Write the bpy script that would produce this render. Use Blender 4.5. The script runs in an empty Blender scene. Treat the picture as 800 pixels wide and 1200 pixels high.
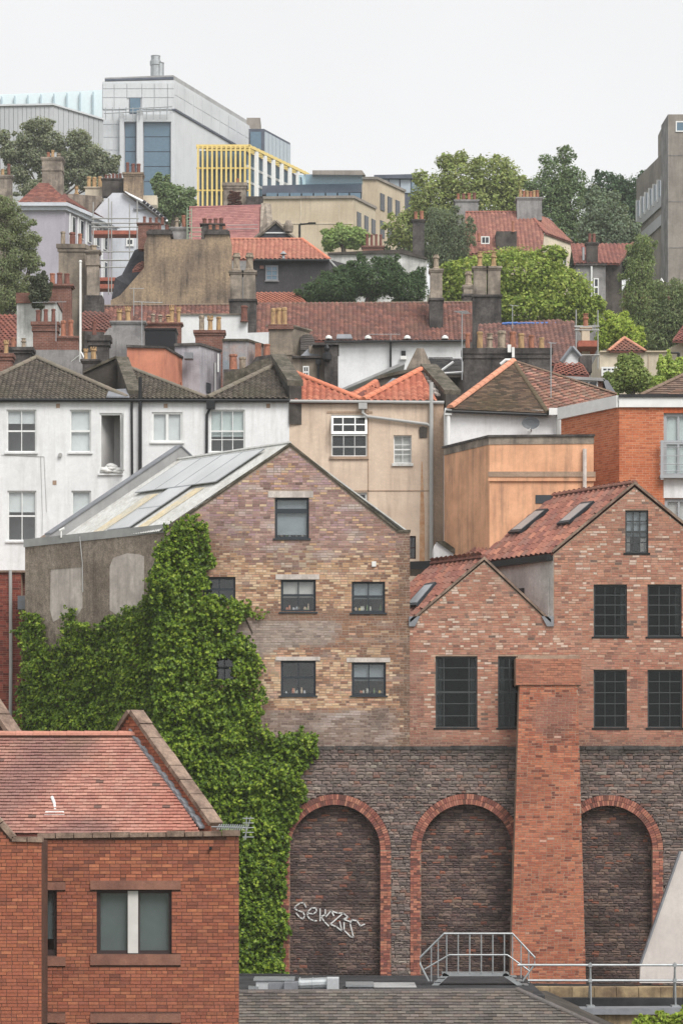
import bpy, math, random
import numpy as np
from mathutils import Vector, Matrix, noise
RNG = random.Random(7)
NPR = np.random.default_rng(7)
scene = bpy.context.scene
COL = scene.collection

# ---------------------------------------------------------------- camera, sky, sun, exposure
FPX, CXP, HYP = 3600.0, 400.0, 950.0          # focal length, centre column and horizon row of the photograph (800 x 1200)
cam_data = bpy.data.cameras.new('camera')
cam = bpy.data.objects.new('camera', cam_data); COL.objects.link(cam)
cam.location = (0, 0, 0); cam.rotation_euler = (math.radians(90), 0, 0)
cam_data.sensor_fit = 'VERTICAL'; cam_data.sensor_height = 36.0; cam_data.sensor_width = 24.0
cam_data.lens = 36.0 * FPX / 1200.0
cam_data.shift_y = (HYP - 600.0) / 1200.0
cam_data.clip_start = 1.0; cam_data.clip_end = 9000.0
scene.camera = cam
scene.render.resolution_x, scene.render.resolution_y = 682, 1024

SUN_EL, SUN_AZ = math.radians(48), math.radians(148)     # high, behind the photographer's right shoulder, veiled by cloud
world = bpy.data.worlds.new('World'); scene.world = world; world.use_nodes = True
wn = world.node_tree; wn.nodes.clear()
sky = wn.nodes.new('ShaderNodeTexSky'); sky.sky_type = 'NISHITA'; sky.sun_disc = False
sky.sun_elevation = SUN_EL; sky.sun_rotation = SUN_AZ
hs = wn.nodes.new('ShaderNodeHueSaturation'); hs.inputs['Saturation'].default_value = 0.12
mixw = wn.nodes.new('ShaderNodeMix'); mixw.data_type = 'RGBA'; mixw.inputs[0].default_value = 0.88
mixw.inputs[7].default_value = (7.3, 7.33, 7.38, 1)       # the even cloud layer
bg = wn.nodes.new('ShaderNodeBackground'); bg.inputs['Strength'].default_value = 0.1
wo = wn.nodes.new('ShaderNodeOutputWorld')
wn.links.new(sky.outputs[0], hs.inputs['Color']); wn.links.new(hs.outputs[0], mixw.inputs[6])
tcw = wn.nodes.new('ShaderNodeTexCoord'); cl = wn.nodes.new('ShaderNodeTexNoise'); cl.inputs['Scale'].default_value = 5.; cl.inputs['Detail'].default_value = 4.
wn.links.new(tcw.outputs['Generated'], cl.inputs['Vector'])
mr = wn.nodes.new('ShaderNodeMapRange'); mr.inputs[1].default_value = .3; mr.inputs[2].default_value = .7; mr.inputs[3].default_value = .965; mr.inputs[4].default_value = 1.035
wn.links.new(cl.outputs['Fac'], mr.inputs[0])
mulw = wn.nodes.new('ShaderNodeVectorMath'); mulw.operation = 'SCALE'      # faint unevenness of the cloud sheet
wn.links.new(mixw.outputs[2], mulw.inputs[0]); wn.links.new(mr.outputs[0], mulw.inputs['Scale'])
wn.links.new(mulw.outputs[0], bg.inputs['Color']); wn.links.new(bg.outputs[0], wo.inputs[0])

sun_d = bpy.data.lights.new('sun', 'SUN'); sun_d.energy = 2.6; sun_d.angle = math.radians(30); sun_d.color = (1, .965, .92)
sun = bpy.data.objects.new('sun', sun_d); COL.objects.link(sun)
# Nishita: rotation 0 = +Y, measured clockwise seen from above
sdir = Vector((math.sin(SUN_AZ) * math.cos(SUN_EL), math.cos(SUN_AZ) * math.cos(SUN_EL), math.sin(SUN_EL)))
sun.rotation_euler = (-sdir).to_track_quat('-Z', 'Y').to_euler()
sun.location = (0, -20, 60)
vs = scene.view_settings; vs.view_transform = 'Standard'; vs.look = 'None'; vs.exposure = 0.40; vs.gamma = 1.0
vs.use_curve_mapping = False
scene.cycles.use_denoising = True
scene.cycles.max_bounces = 6; scene.cycles.diffuse_bounces = 3; scene.cycles.glossy_bounces = 3
scene.cycles.transparent_max_bounces = 8; scene.cycles.volume_bounces = 1

# ---------------------------------------------------------------- coordinates
def X(px, D): return (px - CXP) * D / FPX
def Z(py, D): return (HYP - py) * D / FPX
def P(px, py, D): return Vector((X(px, D), D, Z(py, D)))
def rec(px1, py1, D1, px2, py2):
    """level line from (px1,py1) at depth D1 to where it shows at (px2,py2): the horizontal vector"""
    z = Z(py1, D1); D2 = z * FPX / (HYP - py2)
    return Vector((X(px2, D2) - X(px1, D1), D2 - D1, 0))
def hx(r, g, b, k=1.0, sat=.93):
    f = lambda v: (v / 12.92 if v <= .04045 else ((v + .055) / 1.055) ** 2.4)
    c = [f(v / 255.) * k for v in (r, g, b)]; L = .3 * c[0] + .6 * c[1] + .1 * c[2]
    return tuple(max(.004, min(.92, L + (v - L) * sat)) for v in c)
def lerp(a, b, t): return a + (b - a) * t
def cmix(a, b, t): return tuple(lerp(x, y, t) for x, y in zip(a, b))
def cmul(a, k): return tuple(x * k for x in a)
def nz(x, y, z=0.0): return noise.noise(Vector((x, y, z)))
def jit(c, a, rng=RNG):
    k = 1 + rng.uniform(-a, a); return tuple(max(0, v * k * (1 + rng.uniform(-a, a) * .25)) for v in c)
UP = Vector((0, 0, 1))

# ---------------------------------------------------------------- materials
MATS = {}
def _nt(name):
    m = bpy.data.materials.new(name); m.use_nodes = True
    nt = m.node_tree; b = nt.nodes['Principled BSDF']
    b.inputs['Specular IOR Level'].default_value = .25
    MATS[name] = m
    return m, nt, b
def _noise(nt, vec, scale, detail=5, rough=.6):
    n = nt.nodes.new('ShaderNodeTexNoise'); n.inputs['Scale'].default_value = scale
    n.inputs['Detail'].default_value = detail; n.inputs['Roughness'].default_value = rough
    nt.links.new(vec, n.inputs['Vector']); return n.outputs['Fac']
def _map(nt, vec, sc):
    n = nt.nodes.new('ShaderNodeMapping'); n.inputs['Scale'].default_value = sc
    nt.links.new(vec, n.inputs['Vector']); return n.outputs[0]
def _range(nt, v, a, b, c=0., d=1.):
    n = nt.nodes.new('ShaderNodeMapRange'); n.inputs[1].default_value = a; n.inputs[2].default_value = b
    n.inputs[3].default_value = c; n.inputs[4].default_value = d; nt.links.new(v, n.inputs[0]); return n.outputs[0]
def _mixc(nt, fac, a, b, mode='MIX'):
    n = nt.nodes.new('ShaderNodeMix'); n.data_type = 'RGBA'; n.blend_type = mode
    for sock, v in ((n.inputs[0], fac), (n.inputs[6], a), (n.inputs[7], b)):
        if isinstance(v, (int, float)): sock.default_value = v
        elif isinstance(v, tuple): sock.default_value = (*v[:3], 1)
        else: nt.links.new(v, sock)
    return n.outputs[2]
def _bump(nt, b, h, strength, dist):
    n = nt.nodes.new('ShaderNodeBump'); n.inputs['Strength'].default_value = strength; n.inputs['Distance'].default_value = dist
    nt.links.new(h, n.inputs['Height']); nt.links.new(n.outputs[0], b.inputs['Normal'])
def M(name, col, col2=None, rough=.88, scale=1.2, lo=.4, hi=.62, streak=None, samt=.5, bump=.35, bscale=25., metal=0., fine=.12):
    """weathered surface: two tones in patches, rain streaks, fine grain"""
    m, nt, b = _nt(name)
    tc = nt.nodes.new('ShaderNodeTexCoord').outputs['Object']
    col2 = col2 or cmul(col, .8)
    c = _mixc(nt, _range(nt, _noise(nt, tc, scale), lo, hi), col, col2)
    if streak:
        s = _noise(nt, _map(nt, tc, (2.6, 2.6, .22)), 1.6, 6, .65)
        p = _noise(nt, tc, .45, 3)
        mul = nt.nodes.new('ShaderNodeMath'); mul.operation = 'MULTIPLY'
        nt.links.new(_range(nt, s, .47, .72, 0, samt), mul.inputs[0]); nt.links.new(_range(nt, p, .35, .6, .35, 1), mul.inputs[1])
        c = _mixc(nt, mul.outputs[0], c, streak)
    f = _noise(nt, tc, bscale, 4, .7)
    g = _noise(nt, tc, 5.5, 6, .75)
    c = _mixc(nt, 1.0, c, _gray(nt, _range(nt, g, .3, .7, 1 - fine * 1.5, 1 + fine * 1.3)), 'MULTIPLY')
    c = _mixc(nt, 1.0, c, _gray(nt, _range(nt, f, .25, .75, 1 - fine * 1.4, 1 + fine * 1.4)), 'MULTIPLY')
    nt.links.new(c, b.inputs['Base Color'])
    b.inputs['Roughness'].default_value = rough; b.inputs['Metallic'].default_value = metal
    if bump: _bump(nt, b, f, bump, .02)
    return m
def _gray(nt, v):
    n = nt.nodes.new('ShaderNodeCombineColor')
    for i in range(3): nt.links.new(v, n.inputs[i])
    return n.outputs[0]
def PM(name, src, rough=.9, scale=14., amt=.22, bump=.5, spec=.2):
    """pieces: each carries its own colour (face attribute or object colour) with grain over it"""
    m, nt, b = _nt(name)
    if src == 'attr':
        a = nt.nodes.new('ShaderNodeAttribute'); a.attribute_name = 'Col'; col = a.outputs['Color']
    else:
        a = nt.nodes.new('ShaderNodeObjectInfo'); col = a.outputs['Color']
    g = nt.nodes.new('ShaderNodeNewGeometry').outputs['Position']
    f = _noise(nt, g, scale, 5, .7)
    c = _mixc(nt, 1.0, col, _gray(nt, _range(nt, f, .25, .75, 1 - amt, 1 + amt)), 'MULTIPLY')
    nt.links.new(c, b.inputs['Base Color']); b.inputs['Roughness'].default_value = rough
    b.inputs['Specular IOR Level'].default_value = spec
    if bump: _bump(nt, b, f, bump, .015)
    return m
def LEAF(name, trans=.35, rough=.55):
    m, nt, b = _nt(name)
    a = nt.nodes.new('ShaderNodeAttribute'); a.attribute_name = 'Col'
    nt.links.new(a.outputs['Color'], b.inputs['Base Color']); b.inputs['Roughness'].default_value = rough
    t = nt.nodes.new('ShaderNodeBsdfTranslucent')
    tcol = _mixc(nt, 1.0, a.outputs['Color'], (1.25, 1.2, .55), 'MULTIPLY'); nt.links.new(tcol, t.inputs['Color'])
    mx = nt.nodes.new('ShaderNodeMixShader'); mx.inputs[0].default_value = trans
    out = [n for n in nt.nodes if n.type == 'OUTPUT_MATERIAL'][0]
    nt.links.new(b.outputs[0], mx.inputs[1]); nt.links.new(t.outputs[0], mx.inputs[2]); nt.links.new(mx.outputs[0], out.inputs[0])
    return m
def GLASS(name, tint, ior=1.5, rough=.015, wob=.0):
    m = bpy.data.materials.new(name); m.use_nodes = True; MATS[name] = m
    nt = m.node_tree; nt.nodes.clear()
    out = nt.nodes.new('ShaderNodeOutputMaterial'); mx = nt.nodes.new('ShaderNodeMixShader')
    lw = nt.nodes.new('ShaderNodeLayerWeight'); pw = nt.nodes.new('ShaderNodeMath'); pw.operation = 'POWER'; pw.inputs[1].default_value = 5.
    nt.links.new(lw.outputs['Facing'], pw.inputs[0]); r0 = ((ior - 1) / (ior + 1)) ** 2
    fr_out = _range(nt, pw.outputs[0], 0, 1, r0, 1)
    tr = nt.nodes.new('ShaderNodeBsdfTransparent'); tr.inputs[0].default_value = (*tint, 1)
    gl = nt.nodes.new('ShaderNodeBsdfGlossy'); gl.inputs['Roughness'].default_value = rough
    nt.links.new(fr_out, mx.inputs[0]); nt.links.new(tr.outputs[0], mx.inputs[1]); nt.links.new(gl.outputs[0], mx.inputs[2])
    nt.links.new(mx.outputs[0], out.inputs[0])
    return m
def FLAT(name, col, rough=.6, metal=0., spec=.3, var=.08, scale=3.):
    m, nt, b = _nt(name)
    tc = nt.nodes.new('ShaderNodeTexCoord').outputs['Object']
    f = _noise(nt, tc, scale, 5)
    c = _mixc(nt, 1.0, col, _gray(nt, _range(nt, f, .3, .7, 1 - var, 1 + var)), 'MULTIPLY')
    nt.links.new(c, b.inputs['Base Color']); b.inputs['Roughness'].default_value = rough
    b.inputs['Metallic'].default_value = metal; b.inputs['Specular IOR Level'].default_value = spec
    return m

PM('piece_attr', 'attr'); PM('piece_obj', 'obj')
LEAF('leaf', .42); LEAF('ivy_leaf', .2, .42)
GLASS('glass', (.95, .965, .97), 1.62); GLASS('glass_dark', (.55, .59, .60), 1.36); GLASS('glass_blue', (.35, .52, .62), 1.7)
GLASS('glass_pale', (.72, .84, .88), 1.6, .12)
FLAT('far_glass', (.028, .034, .04), .06, 0, .6); FLAT('blue_glass', (.10, .17, .23), .05, 0, .8)
FLAT('upvc_white', (.74, .75, .74), .4); FLAT('anthracite', (.035, .042, .05), .45); FLAT('black_metal', (.012, .013, .014), .4); FLAT('steel_dark', (.055, .06, .062), .4)
FLAT('brown_frame', (.045, .03, .03), .5); FLAT('grey_frame', (.36, .38, .40), .45); FLAT('pale_mullion', (.58, .57, .55), .6)
FLAT('galv', (.38, .40, .41), .5, .7, .4, .15); FLAT('lead', (.22, .23, .25), .6, .2, .4, .2)
FLAT('pipe_grey', (.40, .40, .39), .55); FLAT('pipe_black', (.015, .016, .018), .45); FLAT('white_paint', (.75, .75, .73), .5)
FLAT('dark_void', (.012, .012, .012), .9); FLAT('blind', (.70, .72, .71), .8); FLAT('room_lit_tone', (.62, .61, .6), .9); FLAT('blind_green', (.56, .62, .60), .8)  # room lining tone lightened to stand for room light and pane reflections
FLAT('blind_grey', (.27, .30, .315), .8); FLAT('blind_dark', (.13, .155, .155), .8); FLAT('curtain', (.52, .50, .47), .9)  # grey blind tone lightened to include sky reflected in upper sashes
FLAT('solar', (.47, .48, .49), .3, 0, .5, .14, .6); FLAT('solar_rim', (.02, .02, .025), .5)  # panel colour lightened to carry a whitish reflection
FLAT('yellow', hx(226, 200, 118), .5); FLAT('bluetarp', (.08, .17, .45), .5); FLAT('black_tarp', (.01, .011, .014), .45)
FLAT('scaffold_tube', (.36, .36, .35), .5, .4); FLAT('scaffold_board', hx(160, 92, 74), .8, 0, .2, .3)
FLAT('green_ladder', hx(148, 165, 140), .7); FLAT('dish', (.10, .11, .12), .5)
M('white_render', (.76, .77, .78), (.67, .68, .69), scale=.8, lo=.42, hi=.68, streak=(.40, .39, .36), samt=.45, bump=.15, fine=.05)
M('white_far', (.72, .73, .74), (.62, .63, .64), scale=.6, streak=(.5, .5, .47), samt=.3, bump=.1, fine=.05)
M('white_dirty', (.66, .66, .64), (.45, .45, .43), scale=.9, streak=(.2, .2, .19), samt=.7, bump=.3)
M('pale_blue', hx(205, 210, 217), hx(190, 195, 204), scale=.5, streak=hx(165, 168, 172), samt=.3, bump=.1, fine=.05)
M('beige', hx(216, 195, 174), hx(200, 178, 158), scale=.7, streak=hx(140, 122, 106), samt=.55, bump=.3, fine=.06)
M('beige_dark', hx(178, 152, 130), hx(150, 128, 110), scale=.7, streak=hx(90, 80, 70), samt=.6, bump=.3)
M('orange_render', hx(230, 174, 134), hx(208, 154, 118), scale=.9, streak=hx(140, 112, 94), samt=.9, bump=.3, fine=.06)
M('salmon', hx(206, 134, 106), hx(190, 120, 96), scale=.9, streak=hx(120, 84, 68), samt=.35, bump=.3, fine=.06)
M('lavender', hx(172, 168, 178), hx(160, 156, 166), scale=.3, streak=hx(132, 130, 140), samt=.3, bump=.1, fine=.05)
M('brown_render', hx(164, 142, 116), hx(112, 98, 86), scale=.4, lo=.36, hi=.62, streak=hx(62, 57, 54), samt=.85, bump=.6, bscale=9, fine=.22)
M('pebbledash', hx(160, 146, 132), hx(128, 115, 103), scale=.9, lo=.35, hi=.65, streak=hx(86, 78, 71), samt=.75, bump=.9, bscale=22, fine=.25)
M('patch_render', hx(206, 196, 188), hx(182, 172, 165), scale=1.5, streak=hx(120, 112, 104), samt=.7, bump=.3, fine=.1)
M('grey_render', hx(150, 148, 147), hx(118, 116, 116), scale=.8, streak=hx(80, 79, 80), samt=.6, bump=.4, fine=.12)
M('mauve_render', hx(176, 172, 178), hx(128, 122, 128), scale=.7, streak=hx(92, 90, 94), samt=.7, bump=.4)
M('blue_wall', hx(140, 150, 158), hx(176, 150, 140), scale=.8, streak=hx(96, 92, 90), samt=.8, bump=.4)
M('dark_render', hx(92, 86, 80), hx(62, 58, 55), scale=.8, streak=hx(40, 39, 38), samt=.7, bump=.6, fine=.2)
M('stained', hx(150, 138, 122), hx(104, 95, 86), scale=.7, streak=hx(48, 46, 44), samt=.85, bump=.5, fine=.15)
M('black_clad', hx(74, 72, 75), hx(62, 60, 63), scale=.8, bump=.5, bscale=12, fine=.15)
M('sooty_stone', hx(92, 87, 84), hx(60, 57, 56), scale=1.2, streak=hx(34, 33, 33), samt=.8, bump=.8, bscale=8, fine=.25)
M('old_stone', hx(158, 146, 132), hx(110, 101, 92), scale=1., streak=hx(56, 53, 51), samt=.85, bump=.7, bscale=8, fine=.2)
M('mossy_stone', hx(104, 97, 86), hx(72, 68, 56), scale=2., streak=hx(46, 44, 40), samt=.6, bump=.8, bscale=10, fine=.3)
M('coping', hx(150, 128, 112), hx(118, 98, 86), scale=2.4, streak=hx(80, 70, 62), samt=.6, bump=.6, bscale=18, fine=.2)
M('cream', hx(206, 194, 172), hx(188, 176, 156), scale=.6, streak=hx(150, 138, 120), samt=.4, bump=.2, fine=.06)
M('ashlar', hx(196, 182, 158), hx(180, 164, 140), scale=.35, streak=hx(140, 126, 108), samt=.45, bump=.2, fine=.07)
M('lab_panel', (.60, .62, .64), (.55, .57, .59), scale=.25, streak=(.36, .37, .37), samt=.35, bump=.05, fine=.04)
M('lab_cream', (.64, .635, .62), (.57, .565, .55), scale=.2, streak=(.42, .42, .41), samt=.3, bump=.05, fine=.04)
M('clad_grey', (.46, .475, .49), (.41, .425, .44), scale=.2, bump=.05, fine=.05)
M('concrete', hx(150, 143, 135), hx(126, 120, 113), scale=.4, streak=hx(96, 92, 88), samt=.6, bump=.3, fine=.1)
M('slate_band', hx(92, 98, 110), hx(80, 86, 98), scale=.6, bump=.05, fine=.05)
M('cheek_render', hx(206, 202, 198), hx(182, 178, 174), scale=.9, streak=hx(140, 136, 132), samt=.5, bump=.3)
M('mortar_buff', hx(172, 154, 138), hx(140, 124, 112), scale=1.2, bump=.6)
M('mortar_red', hx(172, 148, 128), hx(146, 120, 102), scale=1.2, bump=.6)
M('mortar_fg', hx(104, 74, 62), hx(86, 63, 54), scale=1.2, bump=.6)
M('mortar_dark', hx(88, 80, 77), hx(64, 58, 56), scale=1.2, bump=.8)
M('roof_dark', hx(82, 76, 70), hx(60, 56, 52), scale=1.2, bump=.5)
M('roof_red', hx(120, 70, 60), hx(96, 60, 54), scale=1.2, bump=.5)
M('pink_roof', hx(160, 108, 106), hx(148, 98, 98), scale=.5, streak=hx(128, 88, 88), samt=.4, bump=.4, bscale=14)
M('mansard', hx(66, 66, 72), hx(54, 54, 60), scale=1.5, bump=.6, bscale=10, fine=.2)
M('timber_dark', hx(78, 72, 66), hx(56, 52, 48), scale=2., streak=hx(36, 34, 32), samt=.7, bump=.5)
M('corrugated', (.58, .585, .57), (.50, .50, .48), scale=1.2, streak=(.36, .33, .28), samt=.5, bump=.1)
M('old_sheet', hx(206, 190, 156), hx(190, 184, 168), scale=2., streak=(.45, .44, .4), samt=.6, bump=.2)
M('fascia_grey', hx(168, 168, 168), hx(150, 150, 150), scale=.8, streak=hx(124, 124, 124), samt=.3, bump=.05, fine=.04)
M('membrane', hx(48, 48, 50), hx(66, 66, 68), scale=.8, bump=.2, fine=.1)
M('ledge_stone', hx(170, 148, 112), hx(120, 100, 78), scale=1.2, streak=hx(50, 46, 42), samt=.9, bump=.5)
M('render_pale', hx(208, 200, 195), hx(194, 186, 182), scale=.6, streak=hx(170, 160, 154), samt=.35, bump=.3, bscale=40, fine=.06)
M('brown_stone', hx(142, 100, 84), hx(124, 86, 74), scale=2., streak=hx(96, 70, 62), samt=.4, bump=.4, fine=.1)
M('hill_ground', hx(84, 92, 62), hx(96, 88, 76), scale=.12, streak=hx(70, 74, 56), samt=.3, bump=.5, bscale=2)
M('rust', hx(186, 140, 100), hx(200, 164, 132), scale=3., bump=.1)
M('bark', hx(96, 86, 76), hx(70, 62, 55), scale=3., bump=.8, bscale=14, fine=.25)
M('terracotta', hx(176, 116, 90), hx(140, 94, 76), scale=3., streak=hx(96, 72, 60), samt=.6, bump=.3)
M('buff_pot', hx(190, 156, 110), hx(150, 122, 90), scale=3., streak=hx(106, 88, 66), samt=.6, bump=.3)
M('red_pot', hx(136, 88, 76), hx(106, 72, 64), scale=3., streak=hx(70, 52, 48), samt=.6, bump=.3)
M('stone_pot', hx(170, 154, 134), hx(126, 114, 100), scale=3., streak=hx(76, 70, 64), samt=.7, bump=.4)
def BRICKMAT(name, c1, c2, cm, rough=.9):
    """brick pattern for surfaces too far off to pick single bricks apart"""
    m, nt, b = _nt(name)
    tc = nt.nodes.new('ShaderNodeTexCoord').outputs['Object']
    sp = nt.nodes.new('ShaderNodeSeparateXYZ'); nt.links.new(tc, sp.inputs[0])
    ad = nt.nodes.new('ShaderNodeMath'); nt.links.new(sp.outputs[0], ad.inputs[0]); nt.links.new(sp.outputs[1], ad.inputs[1])
    cb = nt.nodes.new('ShaderNodeCombineXYZ'); nt.links.new(ad.outputs[0], cb.inputs[0]); nt.links.new(sp.outputs[2], cb.inputs[1])
    br = nt.nodes.new('ShaderNodeTexBrick'); nt.links.new(cb.outputs[0], br.inputs['Vector'])
    for k, v in (('Color1', c1), ('Color2', c2), ('Mortar', cm)): br.inputs[k].default_value = (*v, 1)
    br.inputs['Scale'].default_value = 1.; br.inputs['Brick Width'].default_value = .23; br.inputs['Row Height'].default_value = .08; br.inputs['Mortar Size'].default_value = .01
    n = _noise(nt, tc, 1.3, 6, .7); f = _noise(nt, tc, 9., 4, .7)
    c = _mixc(nt, _range(nt, n, .42, .68, 0, .75), br.outputs['Color'], cmul(c1, .45))
    c = _mixc(nt, 1.0, c, _gray(nt, _range(nt, f, .25, .75, .8, 1.2)), 'MULTIPLY')
    nt.links.new(c, b.inputs['Base Color']); b.inputs['Roughness'].default_value = rough
    _bump(nt, b, br.outputs['Fac'], .5, -.01)
BRICKMAT('brick_far', hx(138, 88, 74), hx(112, 74, 66), hx(142, 122, 110))
M('graffiti', (.68, .68, .67), (.42, .41, .41), scale=9., lo=.45, hi=.7, bump=.2)

# ---------------------------------------------------------------- objects and meshes
OFF = {}
def thing(name, label, cat, loc, group=None):
    o = bpy.data.objects.new(name, None); COL.objects.link(o); o.empty_display_size = .5
    o.location = loc; OFF[o.name] = Vector(loc)
    o['label'] = label; o['category'] = cat; o['kind'] = 'thing'
    if group: o['group'] = group
    return o
def link(name, me, parent=None, kind=None, loc=None):
    """loc: world position of a mesh built around its own origin; None: the mesh is in world coordinates less the parent's base"""
    o = bpy.data.objects.new(name, me); COL.objects.link(o)
    if parent is not None: o.parent = parent
    base = OFF[parent.name] if parent is not None else Vector((0, 0, 0))
    if loc is not None: o.location = Vector(loc) - base
    OFF[o.name] = base if loc is None else Vector(loc)
    if kind: o['kind'] = kind
    return o
def npmesh(name, v, loop, start, tot, mats, mi=None, col=None, smooth=False):
    me = bpy.data.meshes.new(name)
    me.vertices.add(len(v)); me.vertices.foreach_set('co', np.asarray(v, np.float32).ravel())
    me.loops.add(len(loop)); me.loops.foreach_set('vertex_index', np.asarray(loop, np.int32))
    me.polygons.add(len(start)); me.polygons.foreach_set('loop_start', np.asarray(start, np.int32))
    for m in mats: me.materials.append(MATS[m])
    if mi is not None: me.polygons.foreach_set('material_index', np.asarray(mi, np.int32))
    me.polygons.foreach_set('use_smooth', np.full(len(start), bool(smooth)))
    if col is not None:
        a = me.attributes.new('Col', 'FLOAT_COLOR', 'FACE')
        c = np.ones((len(start), 4), np.float32); c[:, :3] = np.asarray(col, np.float32)[:, :3]
        a.data.foreach_set('color', c.ravel())
    me.update(calc_edges=True); me.validate()
    return me
class MB:
    def __init__(s): s.v = []; s.f = []; s.m = []; s.c = []; s.any = False
    def face(s, pts, m=0, col=None):
        i = len(s.v); s.v += [tuple(p) for p in pts]; s.f.append(range(i, i + len(pts))); s.m.append(m)
        s.c.append(col or (1, 1, 1)); s.any |= col is not None
    def obox(s, o, a, b, c, m=0, col=None, skip=()):
        """box from corner o along vectors a, b, c"""
        i = len(s.v); o = Vector(o)
        s.v += [tuple(q) for q in (o, o + a, o + a + b, o + b, o + c, o + a + c, o + a + b + c, o + b + c)]
        for k, f in enumerate(((0, 3, 2, 1), (4, 5, 6, 7), (0, 1, 5, 4), (1, 2, 6, 5), (2, 3, 7, 6), (3, 0, 4, 7))):
            if k in skip: continue
            s.f.append(tuple(i + q for q in f)); s.m.append(m); s.c.append(col or (1, 1, 1)); s.any |= col is not None
    def box(s, x0, x1, y0, y1, z0, z1, m=0, col=None):
        s.obox((x0, y0, z0), Vector((x1 - x0, 0, 0)), Vector((0, y1 - y0, 0)), Vector((0, 0, z1 - z0)), m, col)
    def prism(s, poly, d, m=0, front=True, back=True, col=None):
        d = Vector(d); p = [Vector(q) for q in poly]; n = len(p)
        if front: s.face(p, m, col)
        if back: s.face([q + d for q in reversed(p)], m, col)
        for k in range(n): s.face([p[k], p[k] + d, p[(k + 1) % n] + d, p[(k + 1) % n]], m, col)
    def tube(s, pts, r, n=6, m=0, cap=True, col=None):
        pts = [Vector(p) for p in pts]; rr = r if isinstance(r, (list, tuple)) else [r] * len(pts)
        rings = []
        for k, p in enumerate(pts):
            t = (pts[min(k + 1, len(pts) - 1)] - pts[max(k - 1, 0)]).normalized()
            a = t.cross(UP if abs(t.z) < .9 else Vector((1, 0, 0))).normalized(); b = t.cross(a)
            i = len(s.v)
            s.v += [tuple(p + (a * math.cos(2 * math.pi * q / n) + b * math.sin(2 * math.pi * q / n)) * rr[k]) for q in range(n)]
            rings.append(i)
        for k in range(len(rings) - 1):
            for q in range(n):
                w = (q + 1) % n
                s.f.append((rings[k] + q, rings[k] + w, rings[k + 1] + w, rings[k + 1] + q)); s.m.append(m)
                s.c.append(col or (1, 1, 1))
        if cap:
            for i in (rings[0], rings[-1]): s.f.append(tuple(i + q for q in range(n))); s.m.append(m); s.c.append(col or (1, 1, 1))
        s.any |= col is not None
    def lathe(s, c, prof, n=12, m=0, col=None, cap=True):
        c = Vector(c); rings = []
        for r, z in prof:
            rings.append(len(s.v))
            s.v += [tuple(c + Vector((math.cos(2 * math.pi * q / n) * r, math.sin(2 * math.pi * q / n) * r, z))) for q in range(n)]
        for k in range(len(rings) - 1):
            for q in range(n):
                w = (q + 1) % n
                s.f.append((rings[k] + q, rings[k] + w, rings[k + 1] + w, rings[k + 1] + q)); s.m.append(m); s.c.append(col or (1, 1, 1))
        if cap: s.f.append(tuple(rings[-1] + q for q in range(n))); s.m.append(m); s.c.append(col or (1, 1, 1))
        s.any |= col is not None
    def mesh(s, name, mats, off=Vector((0, 0, 0)), smooth=False):
        if isinstance(mats, str): mats = [mats]
        v = np.array(s.v, np.float64).reshape(-1, 3) - np.array(off)
        tot = [len(f) for f in s.f]; start = np.concatenate([[0], np.cumsum(tot)[:-1]]) if tot else []
        loop = [i for f in s.f for i in f]
        return npmesh(name, v, loop, start, tot, mats, s.m, s.c if s.any else None, smooth)
    def build(s, name, mats, parent=None, kind=None, smooth=False, label=None):
        off = OFF[parent.name] if parent is not None else Vector((0, 0, 0))
        o = link(name, s.mesh(name, mats, off, smooth), parent, kind)
        if label: o['label'] = label
        return o
def part(name, mats, parent, fn, kind=None, smooth=False, label=None):
    mb = MB(); fn(mb); return mb.build(name, mats, parent, kind, smooth, label)
EX = Vector((1, 0, 0)); EY = Vector((0, 1, 0))

# ---------------------------------------------------------------- walls with real openings
def wall(mb, O, u, n, top, zb, ops=(), reveal=.12, m=0):
    """O plan origin, u along, n inward; top profile [(s,z)]; ops [(s0,s1,z0,z1)]"""
    pt = lambda s, z, d=0.: Vector((O.x, O.y, 0)) + u * s + n * d + UP * z
    def zt(s):
        for (a, za), (b, zb_) in zip(top, top[1:]):
            if a - 1e-9 <= s <= b + 1e-9: return za if b - a < 1e-9 else lerp(za, zb_, (s - a) / (b - a))
        return top[-1][1]
    xs = sorted(set([round(t[0], 5) for t in top] + [round(min(max(v, top[0][0]), top[-1][0]), 5) for o in ops for v in o[:2]]))
    for a, b in zip(xs, xs[1:]):
        if b - a < 1e-4: continue
        mid = (a + b) / 2; za, zb_ = zt(a + 1e-6), zt(b - 1e-6)
        cov = sorted([o for o in ops if o[0] < mid < o[1]], key=lambda o: o[2])
        z = zb
        for o in cov:
            if o[2] > z: mb.face([pt(a, z), pt(b, z), pt(b, o[2]), pt(a, o[2])], m)
            z = max(z, o[3])
        if min(za, zb_) > z: mb.face([pt(a, z), pt(b, z), pt(b, zb_), pt(a, za)], m)
        elif max(za, zb_) > z: mb.face([pt(a, z), pt(b, z), pt(b, max(z, zb_)), pt(a, max(z, za))], m)
    for s0, s1, z0, z1 in ops:
        for q in ([(s0, z0), (s0, z1)], [(s1, z0), (s1, z1)], [(s0, z0), (s1, z0)], [(s0, z1), (s1, z1)]):
            mb.face([pt(*q[0]), pt(*q[1]), pt(*q[1], reveal), pt(*q[0], reveal)], m)
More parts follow.
